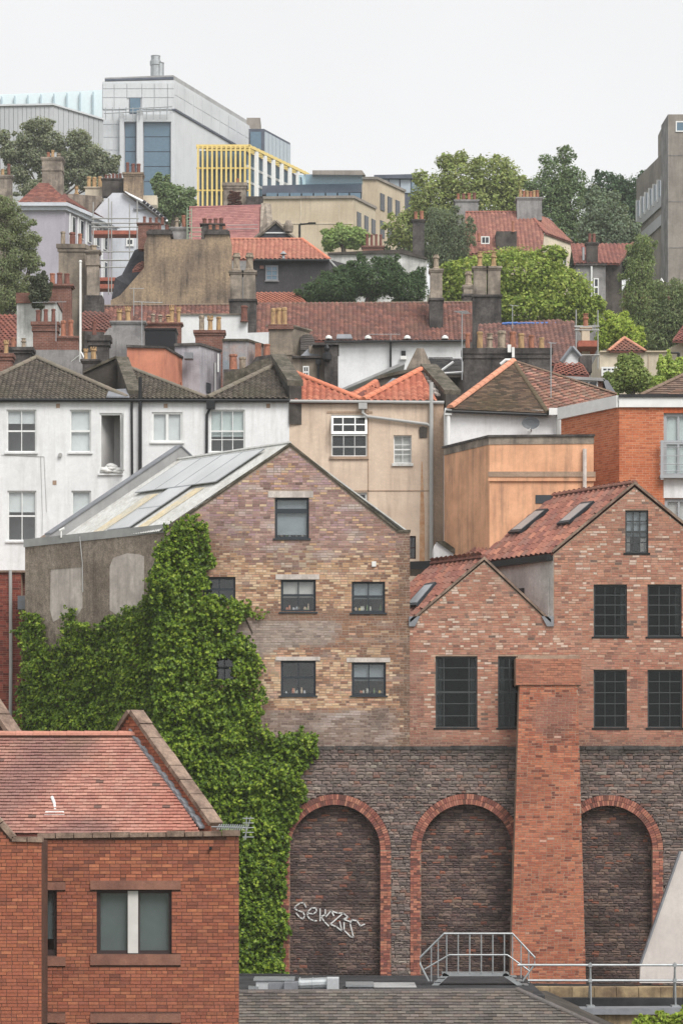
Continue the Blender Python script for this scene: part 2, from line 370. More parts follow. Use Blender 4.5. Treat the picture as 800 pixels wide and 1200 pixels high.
def window(parent, O, u, n, s0, s1, z0, z1, cols=2, rows=(.5,), fw=.055, bar=.025, mat='upvc_white', glass='glass', rec=.08,
           sill='upvc_white', sillh=.06, sillout=.07, blind=None, bfrac=1., lining='room', dep=.06, void=True):
    """frame with glazing bars; children: each pane, sill, blind, the dark room behind"""
    O = Vector((O.x, O.y, 0)); pt = lambda s, z, d: O + u * s + n * d + UP * z
    mb = MB(); w = s1 - s0; h = z1 - z0
    def bx(a, b, c, d, e=rec, t=dep): mb.obox(pt(a, c, e), u * (b - a), n * t, UP * (d - c))
    bx(s0, s0 + fw, z0, z1); bx(s1 - fw, s1, z0, z1); bx(s0 + fw, s1 - fw, z0, z0 + fw); bx(s0 + fw, s1 - fw, z1 - fw, z1)
    cx = [s0 + fw + (w - 2 * fw) * k / cols for k in range(cols + 1)] if isinstance(cols, int) else \
         [s0 + fw] + [s0 + w * c for c in cols] + [s1 - fw]
    rz = [z0 + fw] + [z0 + h * r for r in rows] + [z1 - fw]
    vb = bar * (.55 if cols == 3 and len(rows) > 3 else 1.)
    for c in cx[1:-1]: bx(c - vb / 2, c + vb / 2, z0 + fw, z1 - fw, rec + .004, dep - .008)
    for k, r in enumerate(rz[1:-1]):
        t = bar * (2.0 if (len(rz) == 3 or abs((r - z0) / h - .5) < .06) else 1.)
        bx(s0 + fw, s1 - fw, r - t / 2, r + t / 2, rec + .002, dep - .004)
    fr = mb.build('window', mat, parent)
    for i in range(len(cx) - 1):
        for j in range(len(rz) - 1):
            q = MB(); d = rec + dep * .5
            q.obox(pt(cx[i], rz[j], d), u * (cx[i + 1] - cx[i]), n * .006, UP * (rz[j + 1] - rz[j])); q.build('pane', glass, fr)
    if sill:
        q = MB(); q.obox(pt(s0 - .06, z0 - sillh, -sillout), u * (w + .12), n * (sillout + rec), UP * sillh); q.build('sill', sill, fr)
    if blind:
        q = MB(); q.obox(pt(s0 + fw * .5, z1 - h * bfrac, rec + dep + .05), u * (w - fw), n * .01, UP * (h * bfrac)); q.build('blind', blind, fr)
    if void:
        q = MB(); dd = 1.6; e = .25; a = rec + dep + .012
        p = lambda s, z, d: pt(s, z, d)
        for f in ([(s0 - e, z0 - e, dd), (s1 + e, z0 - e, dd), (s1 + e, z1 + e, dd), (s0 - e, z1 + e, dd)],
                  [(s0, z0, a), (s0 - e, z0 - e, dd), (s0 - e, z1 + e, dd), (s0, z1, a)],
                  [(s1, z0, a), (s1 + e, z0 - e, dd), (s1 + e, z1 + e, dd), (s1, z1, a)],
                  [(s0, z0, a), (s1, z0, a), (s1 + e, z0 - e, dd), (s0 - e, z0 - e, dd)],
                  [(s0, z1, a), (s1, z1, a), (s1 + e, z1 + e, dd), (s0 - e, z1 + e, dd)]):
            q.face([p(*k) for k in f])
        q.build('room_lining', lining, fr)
    return fr
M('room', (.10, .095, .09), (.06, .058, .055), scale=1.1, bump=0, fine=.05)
def win(parent, D, x0, y0, x1, y1, **k):
    return window(parent, Vector((0, D, 0)), EX, EY, X(x0, D), X(x1, D), Z(y1, D), Z(y0, D), **k)
def opn(D, x0, y0, x1, y1): return (X(x0, D), X(x1, D), Z(y1, D), Z(y0, D))
def fwall(mb, D, top, ybot, ops=(), reveal=.14, m=0):
    wall(mb, Vector((0, D, 0)), EX, EY, [(X(x, D), Z(y, D)) for x, y in top], Z(ybot, D), [opn(D, *o) for o in ops], reveal, m)
def shell(mb, pts, d, m=0, back=True):
    """sides and back of a body whose front outline is pts (closed), pushed along d"""
    mb.prism(pts, d, m, front=False, back=back)
def pbox(name, mat, parent, D, poly, d, kind=None, label=None):
    return part(name, mat, parent, lambda mb: mb.prism([P(x, y, D) for x, y in poly], d), kind, label=label)
def rbox(name, mat, parent, D, x0, y0, x1, y1, dep, label=None):
    return pbox(name, mat, parent, D, [(x0, y1), (x1, y1), (x1, y0), (x0, y0)], Vector((0, dep, 0)), label=label)

# ---------------------------------------------------------------- pieces: bricks, stones, tiles
def piece_objects(parent, name, mesh_of, items):
    for it in items:
        me, mat, col = mesh_of(it)
        o = bpy.data.objects.new(name, me); COL.objects.link(o); o.parent = parent
        o.matrix_basis = Matrix.Translation(-OFF[parent.name]) @ mat; o.color = (*col[:3], 1)
def bricks(parent, O, u, n, zb, zt, allowed, colf, bl=.215, bh=.066, j=.011, proud=(.006, .016), nind=0, seed=1, visible=None, heads=.3):
    rng = random.Random(seed); O = Vector((O.x, O.y, 0)); mb = MB(); full = []
    k = 0; z = zb
    while z < zt:
        ivs = allowed(z, z + bh)
        for a, b in ivs:
            s = a + (k % 2) * -bl * .5 - rng.random() * .02
            while s < b:
                L = bl if rng.random() > heads else bl * .48
                s0, s1 = max(s, a), min(s + L, b); s += L + j
                if s1 - s0 < .025: continue
                c = colf((s0 + s1) / 2, z + bh / 2, rng)
                pr = rng.uniform(*proud)
                if nind and s1 - s0 > bl - .004 and (visible is None or visible((s0 + s1) / 2, z)): full.append((s0, z, pr, c)); continue
                mb.obox(O + u * s0 + UP * (z + rng.uniform(-.003, .003)) - n * pr, u * (s1 - s0), n * (pr + .004), UP * bh, 0, c, skip=(4,))
        z += bh + j; k += 1
    if nind and full:
        rng.shuffle(full); ind, rest = full[:nind], full[nind:]
        for s0, z, pr, c in rest: mb.obox(O + u * s0 + UP * z - n * pr, u * bl, n * (pr + .004), UP * bh, 0, c, skip=(4,))
        q = MB(); q.obox((0, 0, 0), EX * bl, EY * .02, UP * bh); me = q.mesh('brick', 'piece_obj')
        R = Matrix((u, n, UP)).transposed().to_4x4()
        piece_objects(parent, 'brick', lambda it: (me, Matrix.Translation(O + u * it[0] + UP * it[1] - n * it[2]) @ R, it[3]), ind)
    if mb.f: mb.build('brickwork', 'piece_attr', parent, 'stuff')
def rubble(parent, O, u, n, zb, zt, allowed, colf, hh=(.07, .17), ww=(.14, .5), nind=0, seed=1, proud=(.0, .035), visible=None):
    rng = random.Random(seed); O = Vector((O.x, O.y, 0)); st = []
    z = zb
    while z < zt:
        h = rng.uniform(*hh)
        for a, b in allowed(z, z + h):
            s = a - rng.random() * .2
            while s < b:
                L = rng.uniform(*ww) * (.7 + h * 3); s0, s1 = max(s, a), min(s + L, b); s += L + .012
                if s1 - s0 < .03: continue
                if h > .11 and rng.random() < .35:
                    hm = h * rng.uniform(.4, .6); st.append((s0, s1, z, z + hm - .006)); st.append((s0, s1, z + hm + .006, z + h))
                else: st.append((s0, s1, z, z + h))
        z += h + .012
    vis = [q for q in st if visible is None or visible((q[0] + q[1]) / 2, q[2])]
    vis.sort(key=lambda q: -min(q[1] - q[0], .6) * (q[3] - q[2])); ind = set(vis[:nind]); mb = MB()
    for q in st:
        s0, s1, z0, z1 = q; c = colf((s0 + s1) / 2, (z0 + z1) / 2, rng); p = rng.uniform(*proud)
        J = lambda a=.012: rng.uniform(-a, a)
        pts = [(s0 + J(), z0 + J()), ((s0 + s1) / 2 + J(.03), z0 + J()), (s1 + J(), z0 + J()), (s1 + J(), z1 + J()), ((s0 + s1) / 2 + J(.03), z1 + J()), (s0 + J(), z1 + J())]
        cen = ((s0 + s1) / 2 + J(.03), (z0 + z1) / 2 + J(.01))
        m_ = MB() if q in ind else mb
        w = lambda a, d: O + u * a[0] + UP * a[1] + n * d
        fr = [w(pp, -p + rng.uniform(0, .01)) for pp in pts]; bk = [w(pp, .03) for pp in pts]; cc = w(cen, -p - .012)
        for k in range(6):
            k2 = (k + 1) % 6
            m_.face([fr[k], fr[k2], cc], 0, c); m_.face([bk[k], bk[k2], fr[k2], fr[k]], 0, c)
        if q in ind: m_.build('stone', 'piece_attr', parent)
    mb.build('rubble_stones', 'piece_attr', parent, 'stuff')
def poly_intervals(poly, v):
    xs = []
    n = len(poly)
    for k in range(n):
        (a, b), (c, d) = poly[k], poly[(k + 1) % n]
        if (b <= v < d) or (d <= v < b): xs.append(a + (c - a) * (v - b) / (d - b))
    xs.sort(); return [(xs[k], xs[k + 1]) for k in range(0, len(xs) - 1, 2)]
def tile_mesh(w, l, style, t):
    mb = MB()
    tile_geo(mb, lambda a, b, c: Vector((a, b, c)), 0, w, 0, l, style, t); return mb
def tile_geo(mb, W, u0, u1, v0, v1, style, t, col=None):
    if style == 'pan':
        prof = [(0, .0), (.2, .55), (.42, 1.), (.64, .55), (.82, .05), (1., .0)]; H_ = (u1 - u0) * .26
        lo = [W(lerp(u0, u1, a), v0, t * .6 + h * H_) for a, h in prof]; hi = [W(lerp(u0, u1, a), v1, .005 + h * H_) for a, h in prof]
        li = [W(lerp(u0, u1, a), v0, t * .25 + h * H_ - .004) for a, h in prof]
        for k in range(5):
            mb.face([lo[k], lo[k + 1], hi[k + 1], hi[k]], 0, col); mb.face([li[k], li[k + 1], lo[k + 1], lo[k]], 0, col)
    elif style == 'scallop':
        um = (u0 + u1) / 2; e = (v1 - v0) * .3
        lo = [W(u0, v0 + e, t), W(lerp(u0, u1, .25), v0 + e * .2, t * 1.2), W(um, v0, t * 1.3), W(lerp(u0, u1, .75), v0 + e * .2, t * 1.2), W(u1, v0 + e, t)]
        bo = [W(u0, v0 + e, 0), W(lerp(u0, u1, .25), v0 + e * .2, 0), W(um, v0, 0), W(lerp(u0, u1, .75), v0 + e * .2, 0), W(u1, v0 + e, 0)]
        mb.face(lo + [W(u1, v1, .004), W(u0, v1, .004)], 0, col)
        for k in range(4): mb.face([bo[k], bo[k + 1], lo[k + 1], lo[k]], 0, col)
    else:
        a, b, c, d = W(u0, v0, t), W(u1, v0, t), W(u1, v1, .004), W(u0, v1, .004)
        e, f = W(u0, v0, t * .5), W(u1, v0, t * .5)
        mb.face([a, b, c, d], 0, col); mb.face([e, f, b, a], 0, col); mb.face([f, c, b], 0, col); mb.face([e, a, d], 0, col); mb.face([e, f, c, d], 0, col)
def tiles(parent, pts, tw, th, style, colf, seed=1, nind=0, t=.03, lift=.02, stagger=True, deck='roof_dark', holes=(), gap=.006, deckname='roof', visible=None):
    """pts: eave-left, eave-right, ridge-right(, ridge-left); every tile is a piece on the roof deck; colf(u,v,rng)->colour"""
    pts = [Vector(p) for p in pts]; rng = random.Random(seed)
    A, B = pts[0], pts[1]; eu = (B - A).normalized(); far = max(pts[2:], key=lambda q: (q - A - eu * (q - A).dot(eu)).length)
    ev = far - A; ev = (ev - eu * ev.dot(eu)).normalized(); en = eu.cross(ev).normalized()
    if en.z < 0: en = -en
    poly = [((p - A).dot(eu), (p - A).dot(ev)) for p in pts]
    mb = MB(); mb.prism(pts, -UP * .08); deck_o = mb.build(deckname, deck, parent)
    Wp = lambda a, b, c: A + eu * a + ev * b + en * (c + lift)
    vmax = max(p[1] for p in poly); vmin = min(p[1] for p in poly); k = 0; v = vmin
    mb = MB(); full = []
    while v < vmax - th * .2:
        for a, b in poly_intervals(poly, min(v + th * .5, vmax - 1e-4)):
            s = math.floor(a / tw) * tw + ((k % 2) * tw * .5 if stagger else 0) - tw * .5
            while s < b:
                s0, s1 = max(s, a), min(s + tw - gap, b); s += tw
                if s1 - s0 < tw * .12: continue
                if any(h[0] < (s0 + s1) / 2 < h[1] and h[2] < v + th / 2 < h[3] for h in holes): continue
                c = cmul(colf((s0 + s1) / 2, v + th / 2, rng), .82); dv = rng.uniform(-.006, .006) * (th / .1) ** .5
                if s1 - s0 > tw - gap - .002 and nind and (visible is None or visible((s0 + s1) / 2, v)): full.append((s0, v, c, dv))
                else: tile_geo(mb, Wp, s0, s1, v + dv, v + th * 1.12, style, t * rng.uniform(.8, 1.25), c)
        v += th; k += 1
    if nind:
        rng.shuffle(full); me = tile_mesh(tw - gap, th * 1.12, style, t).mesh('tile', 'piece_obj')
        R = Matrix((eu, ev, en)).transposed().to_4x4()
        piece_objects(deck_o, 'tile', lambda it: (me, Matrix.Translation(Wp(it[0], it[1] + it[3], 0)) @ R, it[2]), full[:nind])
        for s0, v, c, dv in full[nind:]: tile_geo(mb, Wp, s0, s0 + tw - gap, v + dv, v + th * 1.12, style, t * rng.uniform(.8, 1.25), c)
    if mb.f: mb.build('tiling', 'piece_attr', deck_o, 'stuff')
    return deck_o, Wp, poly
def ridge(parent, p0, p1, L, r, colf, single=True, name='ridge_tile', seed=1):
    """half-round ridge or hip tiles laid along a line"""
    rng = random.Random(seed); p0, p1 = Vector(p0), Vector(p1); d = p1 - p0; n = max(1, round(d.length / L)); t = d.normalized()
    a = t.cross(UP).normalized(); b = a.cross(t); Lr = d.length / n; q = MB()
    def half(m_, W, col=None):
        k = 7; R0 = [W(0, math.cos(math.pi * i / (k - 1)) * r * 1.06, math.sin(math.pi * i / (k - 1)) * r * .9 - r * .15) for i in range(k)]
        R1 = [W(Lr * .985, math.cos(math.pi * i / (k - 1)) * r, math.sin(math.pi * i / (k - 1)) * r * .82 - r * .15) for i in range(k)]
        for i in range(k - 1): m_.face([R0[i], R0[i + 1], R1[i + 1], R1[i]], 0, col)
        m_.face(R0, 0, col); m_.face(R1[::-1], 0, col)
    if single:
        half(q, lambda x, y, z: Vector((x, y, z))); me = q.mesh(name, 'piece_obj'); R = Matrix((t, a, b)).transposed().to_4x4()
        piece_objects(parent, name, lambda i: (me, Matrix.Translation(p0 + t * Lr * i) @ R, colf(rng)), range(n))
    else:
        for i in range(n):
            o = p0 + t * Lr * i; half(q, lambda x, y, z: o + t * x + a * y + b * z, colf(rng))
        q.build(name + 's', 'piece_attr', parent, 'stuff')
def blocks(parent, p0, p1, L, w, h, mat, name='coping_stone', side=None, gap=.022, ns=None, seed=3, var=.12):
    """squared blocks laid end to end along a line (copings, kerbs): each an object"""
    rng = random.Random(seed); p0, p1 = Vector(p0), Vector(p1); d = p1 - p0; n = ns or max(1, round(d.length / L)); t = d.normalized()
    a = Vector(side).normalized() if side is not None else t.cross(UP).normalized()
    up = a.cross(t).normalized(); up = up if up.z > 0 else -up; Lr = d.length / n
    for i in range(n):
        mb = MB(); k = rng.uniform(-var, var) * h
        mb.obox(p0 + t * (Lr * i + gap / 2) - a * w / 2, t * (Lr - gap), a * w, up * (h + k)); mb.build(name, mat, parent)

# ---------------------------------------------------------------- chimneys
POTS = {}
def pot_mesh(style, mat):
    key = style + mat
    if key in POTS: return POTS[key]
    mb = MB()
    if style == 'plain': mb.lathe((0, 0, 0), [(.5, 0), (.5, .06), (.42, .09), (.37, .85), (.44, .87), (.45, .97), (.36, 1.), (.30, .9)], 12)
    elif style == 'barrel': mb.lathe((0, 0, 0), [(.5, 0), (.52, .1), (.44, .14), (.46, .5), (.42, .8), (.5, .84), (.5, .95), (.4, 1.), (.32, .9)], 12)
    elif style == 'stepped': mb.lathe((0, 0, 0), [(.62, 0), (.62, .1), (.4, .16), (.34, .6), (.5, .64), (.5, .72), (.36, .76), (.36, .93), (.46, .95), (.46, 1.), (.3, .98)], 10)
    elif style == 'octagon': mb.lathe((0, 0, 0), [(.6, 0), (.6, .12), (.45, .18), (.40, .72), (.55, .78), (.55, .86), (.42, .9), (.45, 1.), (.3, .98)], 8)
    elif style == 'square': mb.lathe((0, 0, 0), [(.62, 0), (.62, .12), (.5, .16), (.46, .8), (.6, .84), (.6, .95), (.5, 1.), (.4, .9)], 4)
    elif style == 'crown':
        mb.lathe((0, 0, 0), [(.5, 0), (.5, .08), (.4, .12), (.36, .66), (.5, .72), (.5, .8), (.42, .82), (.42, .88), (.3, .8)], 12)
        for k in range(6):
            a = math.pi * 2 * k / 6; c = Vector((math.cos(a) * .4, math.sin(a) * .4, .86))
            mb.obox(c - Vector((.08, .08, 0)), EX * .16, EY * .16, UP * .14)
    elif style == 'cowl':
        mb.lathe((0, 0, 0), [(.5, 0), (.46, .08), (.36, .12), (.34, .7), (.42, .72), (.42, .78), (.3, .76)], 12)
        mb.lathe((0, 0, .8), [(.5, .05), (.55, .08), (.4, .16), (.1, .2)], 12)
        for k in range(3):
            a = math.pi * 2 * k / 3; mb.tube([(math.cos(a) * .36, math.sin(a) * .36, .74), (math.cos(a) * .42, math.sin(a) * .42, .86)], .04, 5)
    POTS[key] = mb.mesh('chimney_pot', mat); return POTS[key]
def pots(parent, D, lst, dd=.0):
    """lst of (px centre, py top, py bottom, width px, style, mat)"""
    for cx, yt, yb, w, st, mt in lst:
        o = link('chimney_pot', pot_mesh(st, mt), parent, loc=P(cx, yb, D) + EY * (dd + .35))
        s = w * D / FPX * .95; o.scale = (s, s, (yb - yt) * D / FPX); o.rotation_euler.z = RNG.uniform(0, 6)
def stack(parent, D, x0, y0, x1, y1, mat, dep=.8, cap=.10, caph=5, plst=(), skew=None, name='chimney_stack', band=None, capmat=None):
    """stack body with oversailing courses; pots are its children"""
    z1, z0 = Z(y0, D), Z(y1, D); xa, xb = X(x0, D), X(x1, D); d = skew if skew is not None else Vector((0, dep, 0))
    ch = caph * D / FPX
    def f(mb):
        mb.prism([(xa, D, z0), (xb, D, z0), (xb, D, z1 - ch), (xa, D, z1 - ch)], d)
        e = cap; dn = d.normalized()
        mb.prism([Vector((xa - e * .5, D, z1 - ch)) - dn * e * .5, Vector((xb + e * .5, D, z1 - ch)) - dn * e * .5,
                  Vector((xb + e * .5, D, z1 - ch * .55)) - dn * e * .5, Vector((xa - e * .5, D, z1 - ch * .55)) - dn * e * .5], d + dn * e)
        mb.prism([Vector((xa - e, D, z1 - ch * .55)) - dn * e, Vector((xb + e, D, z1 - ch * .55)) - dn * e,
                  Vector((xb + e, D, z1)) - dn * e, Vector((xa - e, D, z1)) - dn * e], d + dn * e * 2)
        if band:
            zb_ = Z(band, D)
            mb.prism([Vector((xa - e * .6, D, zb_)) - dn * e * .6, Vector((xb + e * .6, D, zb_)) - dn * e * .6,
                      Vector((xb + e * .6, D, zb_ + .12)) - dn * e * .6, Vector((xa - e * .6, D, zb_ + .12)) - dn * e * .6], d + dn * e * 1.2)
    o = part(name, mat, parent, f)
    if plst: pots(o, D, plst, dd=d.y * .5 - .35)
    return o
def prow(x0, x1, n, yt, yb, w, st, mt, jitter=1.0):
    out = []
    for k in range(n):
        x = lerp(x0, x1, k / (n - 1)) if n > 1 else (x0 + x1) / 2
        s, m_ = (st if isinstance(st, str) else st[k % len(st)]), (mt if isinstance(mt, str) else mt[k % len(mt)])
        out.append((x, yt + RNG.uniform(-jitter, jitter), yb, w * RNG.uniform(.92, 1.08), s, m_))
    return out

# ---------------------------------------------------------------- foliage
def leaf_mesh(name, c, nrm, size, col, mat, aspect=.62, droop=0.):
    """vectorised folded leaves: centres, normals, half-lengths, colours"""
    N = len(c); r = NPR.normal(size=(N, 3)); r[:, 2] -= droop
    nrm = nrm / (np.linalg.norm(nrm, axis=1, keepdims=True) + 1e-9)
    a = r - nrm * np.sum(r * nrm, axis=1, keepdims=True); a /= (np.linalg.norm(a, axis=1, keepdims=True) + 1e-9)
    b = np.cross(nrm, a); s = size[:, None]
    v = np.empty((N, 4, 3)); v[:, 0] = c - a * s; v[:, 1] = c + b * s * aspect - nrm * s * .25; v[:, 2] = c + a * s; v[:, 3] = c - b * s * aspect - nrm * s * .25
    return npmesh(name, v.reshape(-1, 3), np.arange(N * 4), np.arange(N) * 4, None, [mat], None, col)
def crown_points(lobes, D, n, clump=.28, depth=1.0, clumps=26, shell=.55):
    """lobes [(px,py,rx,ry)] at depth D -> leaf centres, normals and clump ids"""
    area = np.array([l[2] * l[3] for l in lobes], float); area /= area.sum(); C, Nn, ID = [], [], []
    cid = 0
    for l, w in zip(lobes, area):
        rx, rz = l[2] * D / FPX, l[3] * D / FPX; ry = (rx + rz) / 2 * depth; cen = np.array(P(l[0], l[1], D))
        k = max(8, int(clumps * 2.2 * len(lobes) * w)); per = max(4, int(n * w * .72 / k)); R = np.array([rx, ry, rz])
        m = int(n * w * .28); e = NPR.normal(size=(m, 3)); e /= np.linalg.norm(e, axis=1, keepdims=True)      # loose leaves between the clumps
        C.append(cen + e * R * NPR.uniform(.55, 1.08, size=(m, 1)) * (1 + NPR.normal(size=(m, 1)) * .05)); ID.append(NPR.integers(cid, cid + k, m))
        Nn.append(e * .7 + np.array([0, -.15, .5]) + NPR.normal(size=(m, 3)) * .45)
        for q in range(k):
            d = NPR.normal(size=3); d /= np.linalg.norm(d); rad = NPR.uniform(shell, 1.0) ** .7
            cc = cen + d * R * rad * .95
            cr = clump * .72 * (rx + rz) / 2 * NPR.uniform(.5, 1.4)
            e = NPR.normal(size=(per, 3)); e /= np.linalg.norm(e, axis=1, keepdims=True)
            rr = NPR.uniform(.15, 1.0, size=(per, 1)) ** .5
            C.append(cc + e * rr * cr * np.array([1.1, 1.1, .8])); ID.append(np.full(per, cid)); cid += 1
            Nn.append(e * .6 + d * .5 + np.array([0, -.1, .45]) + NPR.normal(size=(per, 3)) * .35)
    return np.concatenate(C), np.concatenate(Nn), np.concatenate(ID)
def tree(name, label, D, lobes, n, leaf, cols, base, cat='tree', group=None, trunk_r=.22, clump=.3, clumps=26, droop=0., limbs=7, aspect=.62, shell=.5, barkmat='bark', sprays=6):
    """base (px,py) of the trunk; cols list of leaf colours"""
    root = thing(name, label, cat, P(base[0], base[1], D), group)
    rg = random.Random(name); sat = []
    for l in lobes:                                   # small outlying sprays that break up the round outline
        for q in range(sprays):
            a = rg.uniform(0, 6.28); f = rg.uniform(.8, 1.12); k = rg.uniform(.18, .38)
            sat.append((l[0] + math.cos(a) * l[2] * f, l[1] + math.sin(a) * l[3] * f, l[2] * k, l[3] * k * rg.uniform(.7, 1.2)))
    c, nn, ids = crown_points([(l[0], l[1], l[2] * .93, l[3] * .93) for l in lobes] + sat, D, int(n * 1.5), clump, 1.0, clumps, shell)
    pal = np.array(cols) * 1.3; K = ids.max() + 1
    t = NPR.uniform(0, len(pal) - 1.001, size=K); i0 = t.astype(int); f = (t - i0)[:, None]
    cc = (pal[i0] * (1 - f) + pal[i0 + 1] * f) if len(pal) > 1 else np.repeat(pal, K, 0)
    col = cc[ids] * NPR.uniform(.6, 1.35, size=(len(c), 1)) * (1 + NPR.normal(size=(len(c), 3)) * .04)
    size = leaf * .8 * NPR.uniform(.5, 1.3, size=len(c))
    me = leaf_mesh('crown', c - np.array(OFF[root.name]), nn, size, np.clip(col, 0, 1), 'leaf', aspect, droop)
    link('crown', me, root, 'stuff')
    mb = MB(); b0 = P(base[0], base[1], D); big = max(lobes, key=lambda l: l[2] * l[3]); top = P(big[0], big[1], D)
    mid = b0.lerp(top, .55) + Vector((RNG.uniform(-.2, .2), 0, 0))
    mb.tube([b0 - UP * .6, b0.lerp(mid, .5), mid, top], [trunk_r * 1.25, trunk_r, trunk_r * .8, trunk_r * .35], 8)
    for l in lobes:
        e = P(l[0], l[1], D); s = b0.lerp(top, RNG.uniform(.35, .7))
        mb.tube([s, s.lerp(e, .5) + Vector((RNG.uniform(-.2, .2), RNG.uniform(-.4, .4), .15)), e], [trunk_r * .5, trunk_r * .35, trunk_r * .12], 6)
        for q in range(limbs):
            a = RNG.uniform(0, 6.28); ex = e + Vector((math.cos(a) * l[2] * .75, RNG.uniform(-1, 1) * l[2] * .6, math.sin(a) * l[3] * .75)) * (D / FPX)
            mb.tube([s.lerp(e, RNG.uniform(.4, 1)), e.lerp(ex, .5) + UP * .1, ex], [trunk_r * .22, trunk_r * .14, .015], 5)
    mb.build('trunk', barkmat, root)
    return root
def inpoly(x, y, poly):
    ins = np.zeros(len(x), bool); n = len(poly)
    for k in range(n):
        x0, y0 = poly[k]; x1, y1 = poly[(k + 1) % n]
        if y0 == y1: continue
        c = ((y0 <= y) != (y1 <= y)) & (x < (x1 - x0) * (y - y0) / (y1 - y0) + x0); ins ^= c
    return ins
def gutter(parent, p0, p1, r=.055, mat='pipe_black'):
    return part('gutter', mat, parent, lambda mb: mb.tube([p0, p1], r, 8))
def pipe(parent, pts, r=.05, mat='pipe_black', name='downpipe'):
    def f(mb):
        mb.tube(pts, r, 8)
    return part(name, mat, parent, f)
def yagi(name, label, p, mast, L, els, size, ang=0., group=None, tilt=0.):
    """roof aerial: mast, boom, cross elements"""
    root = thing(name, label, 'aerial', p, group)
    top = Vector(p) + UP * mast; bd = Vector((math.cos(ang), math.sin(ang), tilt)).normalized(); ed = Vector((-math.sin(ang), math.cos(ang), 0))
    part('mast', 'galv', root, lambda mb: mb.tube([p, top], .022, 6))
    bm = part('boom', 'galv', root, lambda mb: mb.tube([top - bd * L * .3, top + bd * L * .7], .016, 6))
    for k in range(els):
        q = top + bd * L * (-.28 + .96 * k / max(1, els - 1)); s = size * (1 - .35 * k / els)
        part('element', 'galv', bm, lambda mb: mb.tube([q - ed * s / 2 + UP * .02, q + ed * s / 2 + UP * .02], .010, 5))
    return root

# ================================================================ THE SETTING: the hill
def hill_z(y):
    k = [(-400, -14), (40, -11), (97, -9.5), (103, -7), (108, 1), (128, 8), (150, 12), (175, 18), (200, 25.5), (225, 32), (250, 38), (300, 49), (345, 58), (420, 62), (3000, 64)]
    for (a, za), (b, zb) in zip(k, k[1:]):
        if a <= y <= b: return lerp(za, zb, (y - a) / (b - a))
    return k[-1][1]
def _ground(mb):
    ys = [-400, -100, 0, 40, 70, 97, 103, 108, 118, 128, 140, 150, 162, 175, 188, 200, 212, 225, 238, 250, 275, 300, 322, 345, 380, 420, 700, 1500, 3000]
    xs = [-1500, -500, -200, -100] + list(range(-70, 71, 7)) + [100, 200, 500, 1500]
    g = lambda x, y: Vector((x, y, hill_z(y) + (nz(x * .05, y * .05) * 1.0 if y > 104 and abs(x) < 400 else 0)))
    for a, b in zip(ys, ys[1:]):
        for c, d in zip(xs, xs[1:]): mb.face([g(c, a), g(d, a), g(d, b), g(c, b)])
part('ground', 'hill_ground', None, _ground, 'structure')

# ================================================================ helpers for the near brick buildings
def allowed_from(poly, ops=()):
    def f(z0, z1):
        iv = poly_intervals(poly, z1 - 1e-4)
        for a, b, c, d in ops:
            if z1 > c + .02 and z0 < d - .02:
                nv = []
                for s, t in iv:
                    if b <= s or a >= t: nv.append((s, t)); continue
                    if a > s: nv.append((s, a))
                    if b < t: nv.append((b, t))
                iv = nv
        return iv
    return f
def ray_plane(px, py, p0, nrm):
    d = Vector(((px - CXP) / FPX, 1, (HYP - py) / FPX)); return d * (Vector(p0).dot(nrm) / d.dot(nrm))
def sm(a, b, x):
    t = max(0, min(1, (x - a) / (b - a))); return t * t * (3 - 2 * t)
def blob(px, py, cx, cy, rx, ry, ns=0.):
    d = math.hypot((px - cx) / rx, (py - cy) / ry) + nz(px * .03, py * .03, 5.1) * .35 + nz(px * .1, py * .1, 2.2) * .15
    return 1 - sm(.75, 1.15, d)
def front_px(s, z, D): return s * FPX / D + CXP, HYP - z * FPX / D

# ================================================================ ARCHED STONE WALL (the terrace under both brick buildings)
DW = 100.0
aw = thing('arched_wall', 'dark rubble stone retaining wall with three blind brick arches', 'wall', P(560, 1150, DW - .1))
ARCH = [(392.5, 996, 53), (546.5, 996, 53.5), (712, 996, 52)]
RING = 12.5
D0 = DW - .12; sA = D0 / FPX
WALLTOP = 874
def aw_back(mb):
    xs = []
    y0, y1 = WALLTOP + 1, 1175
    edges = [150]
    for cx, cy, r in ARCH: edges += [cx - r, cx + r]
    edges.append(880); d = D0 + .03
    for a, b in zip(edges[::2], edges[1::2]): mb.face([P(a, y1, d), P(b, y1, d), P(b, y0, d), P(a, y0, d)])
    for cx, cy, r in ARCH:
        for k in range(16):
            t0, t1 = math.pi * k / 16, math.pi * (k + 1) / 16
            p0, p1 = (cx - r * math.cos(t0), cy - r * math.sin(t0)), (cx - r * math.cos(t1), cy - r * math.sin(t1))
            mb.face([P(*p0, d), P(*p1, d), P(p1[0], y0, d), P(p0[0], y0, d)])
    mb.face([P(150, y0, d), P(880, y0, d), P(880, y0, d) + EY * .8, P(150, y0, d) + EY * .8])
part('wall_core', 'mortar_dark', aw, aw_back)
part('arch_back', 'mortar_dark', aw, lambda mb: mb.box(X(300, D0), X(860, D0), D0 + .42, D0 + .8, Z(1178, D0), Z(920, D0)))
def arch_half(cx, cy, r, py):
    """half width of an arch opening (px) at row py, None above the crown"""
    if py >= cy: return r
    d = r * r - (cy - py) ** 2
    return math.sqrt(d) if d > 0 else None
STONES = [hx(114, 102, 97), hx(100, 89, 86), hx(90, 80, 78), hx(125, 111, 104), hx(105, 91, 87), hx(130, 107, 98), hx(116, 103, 98), hx(136, 121, 113)]
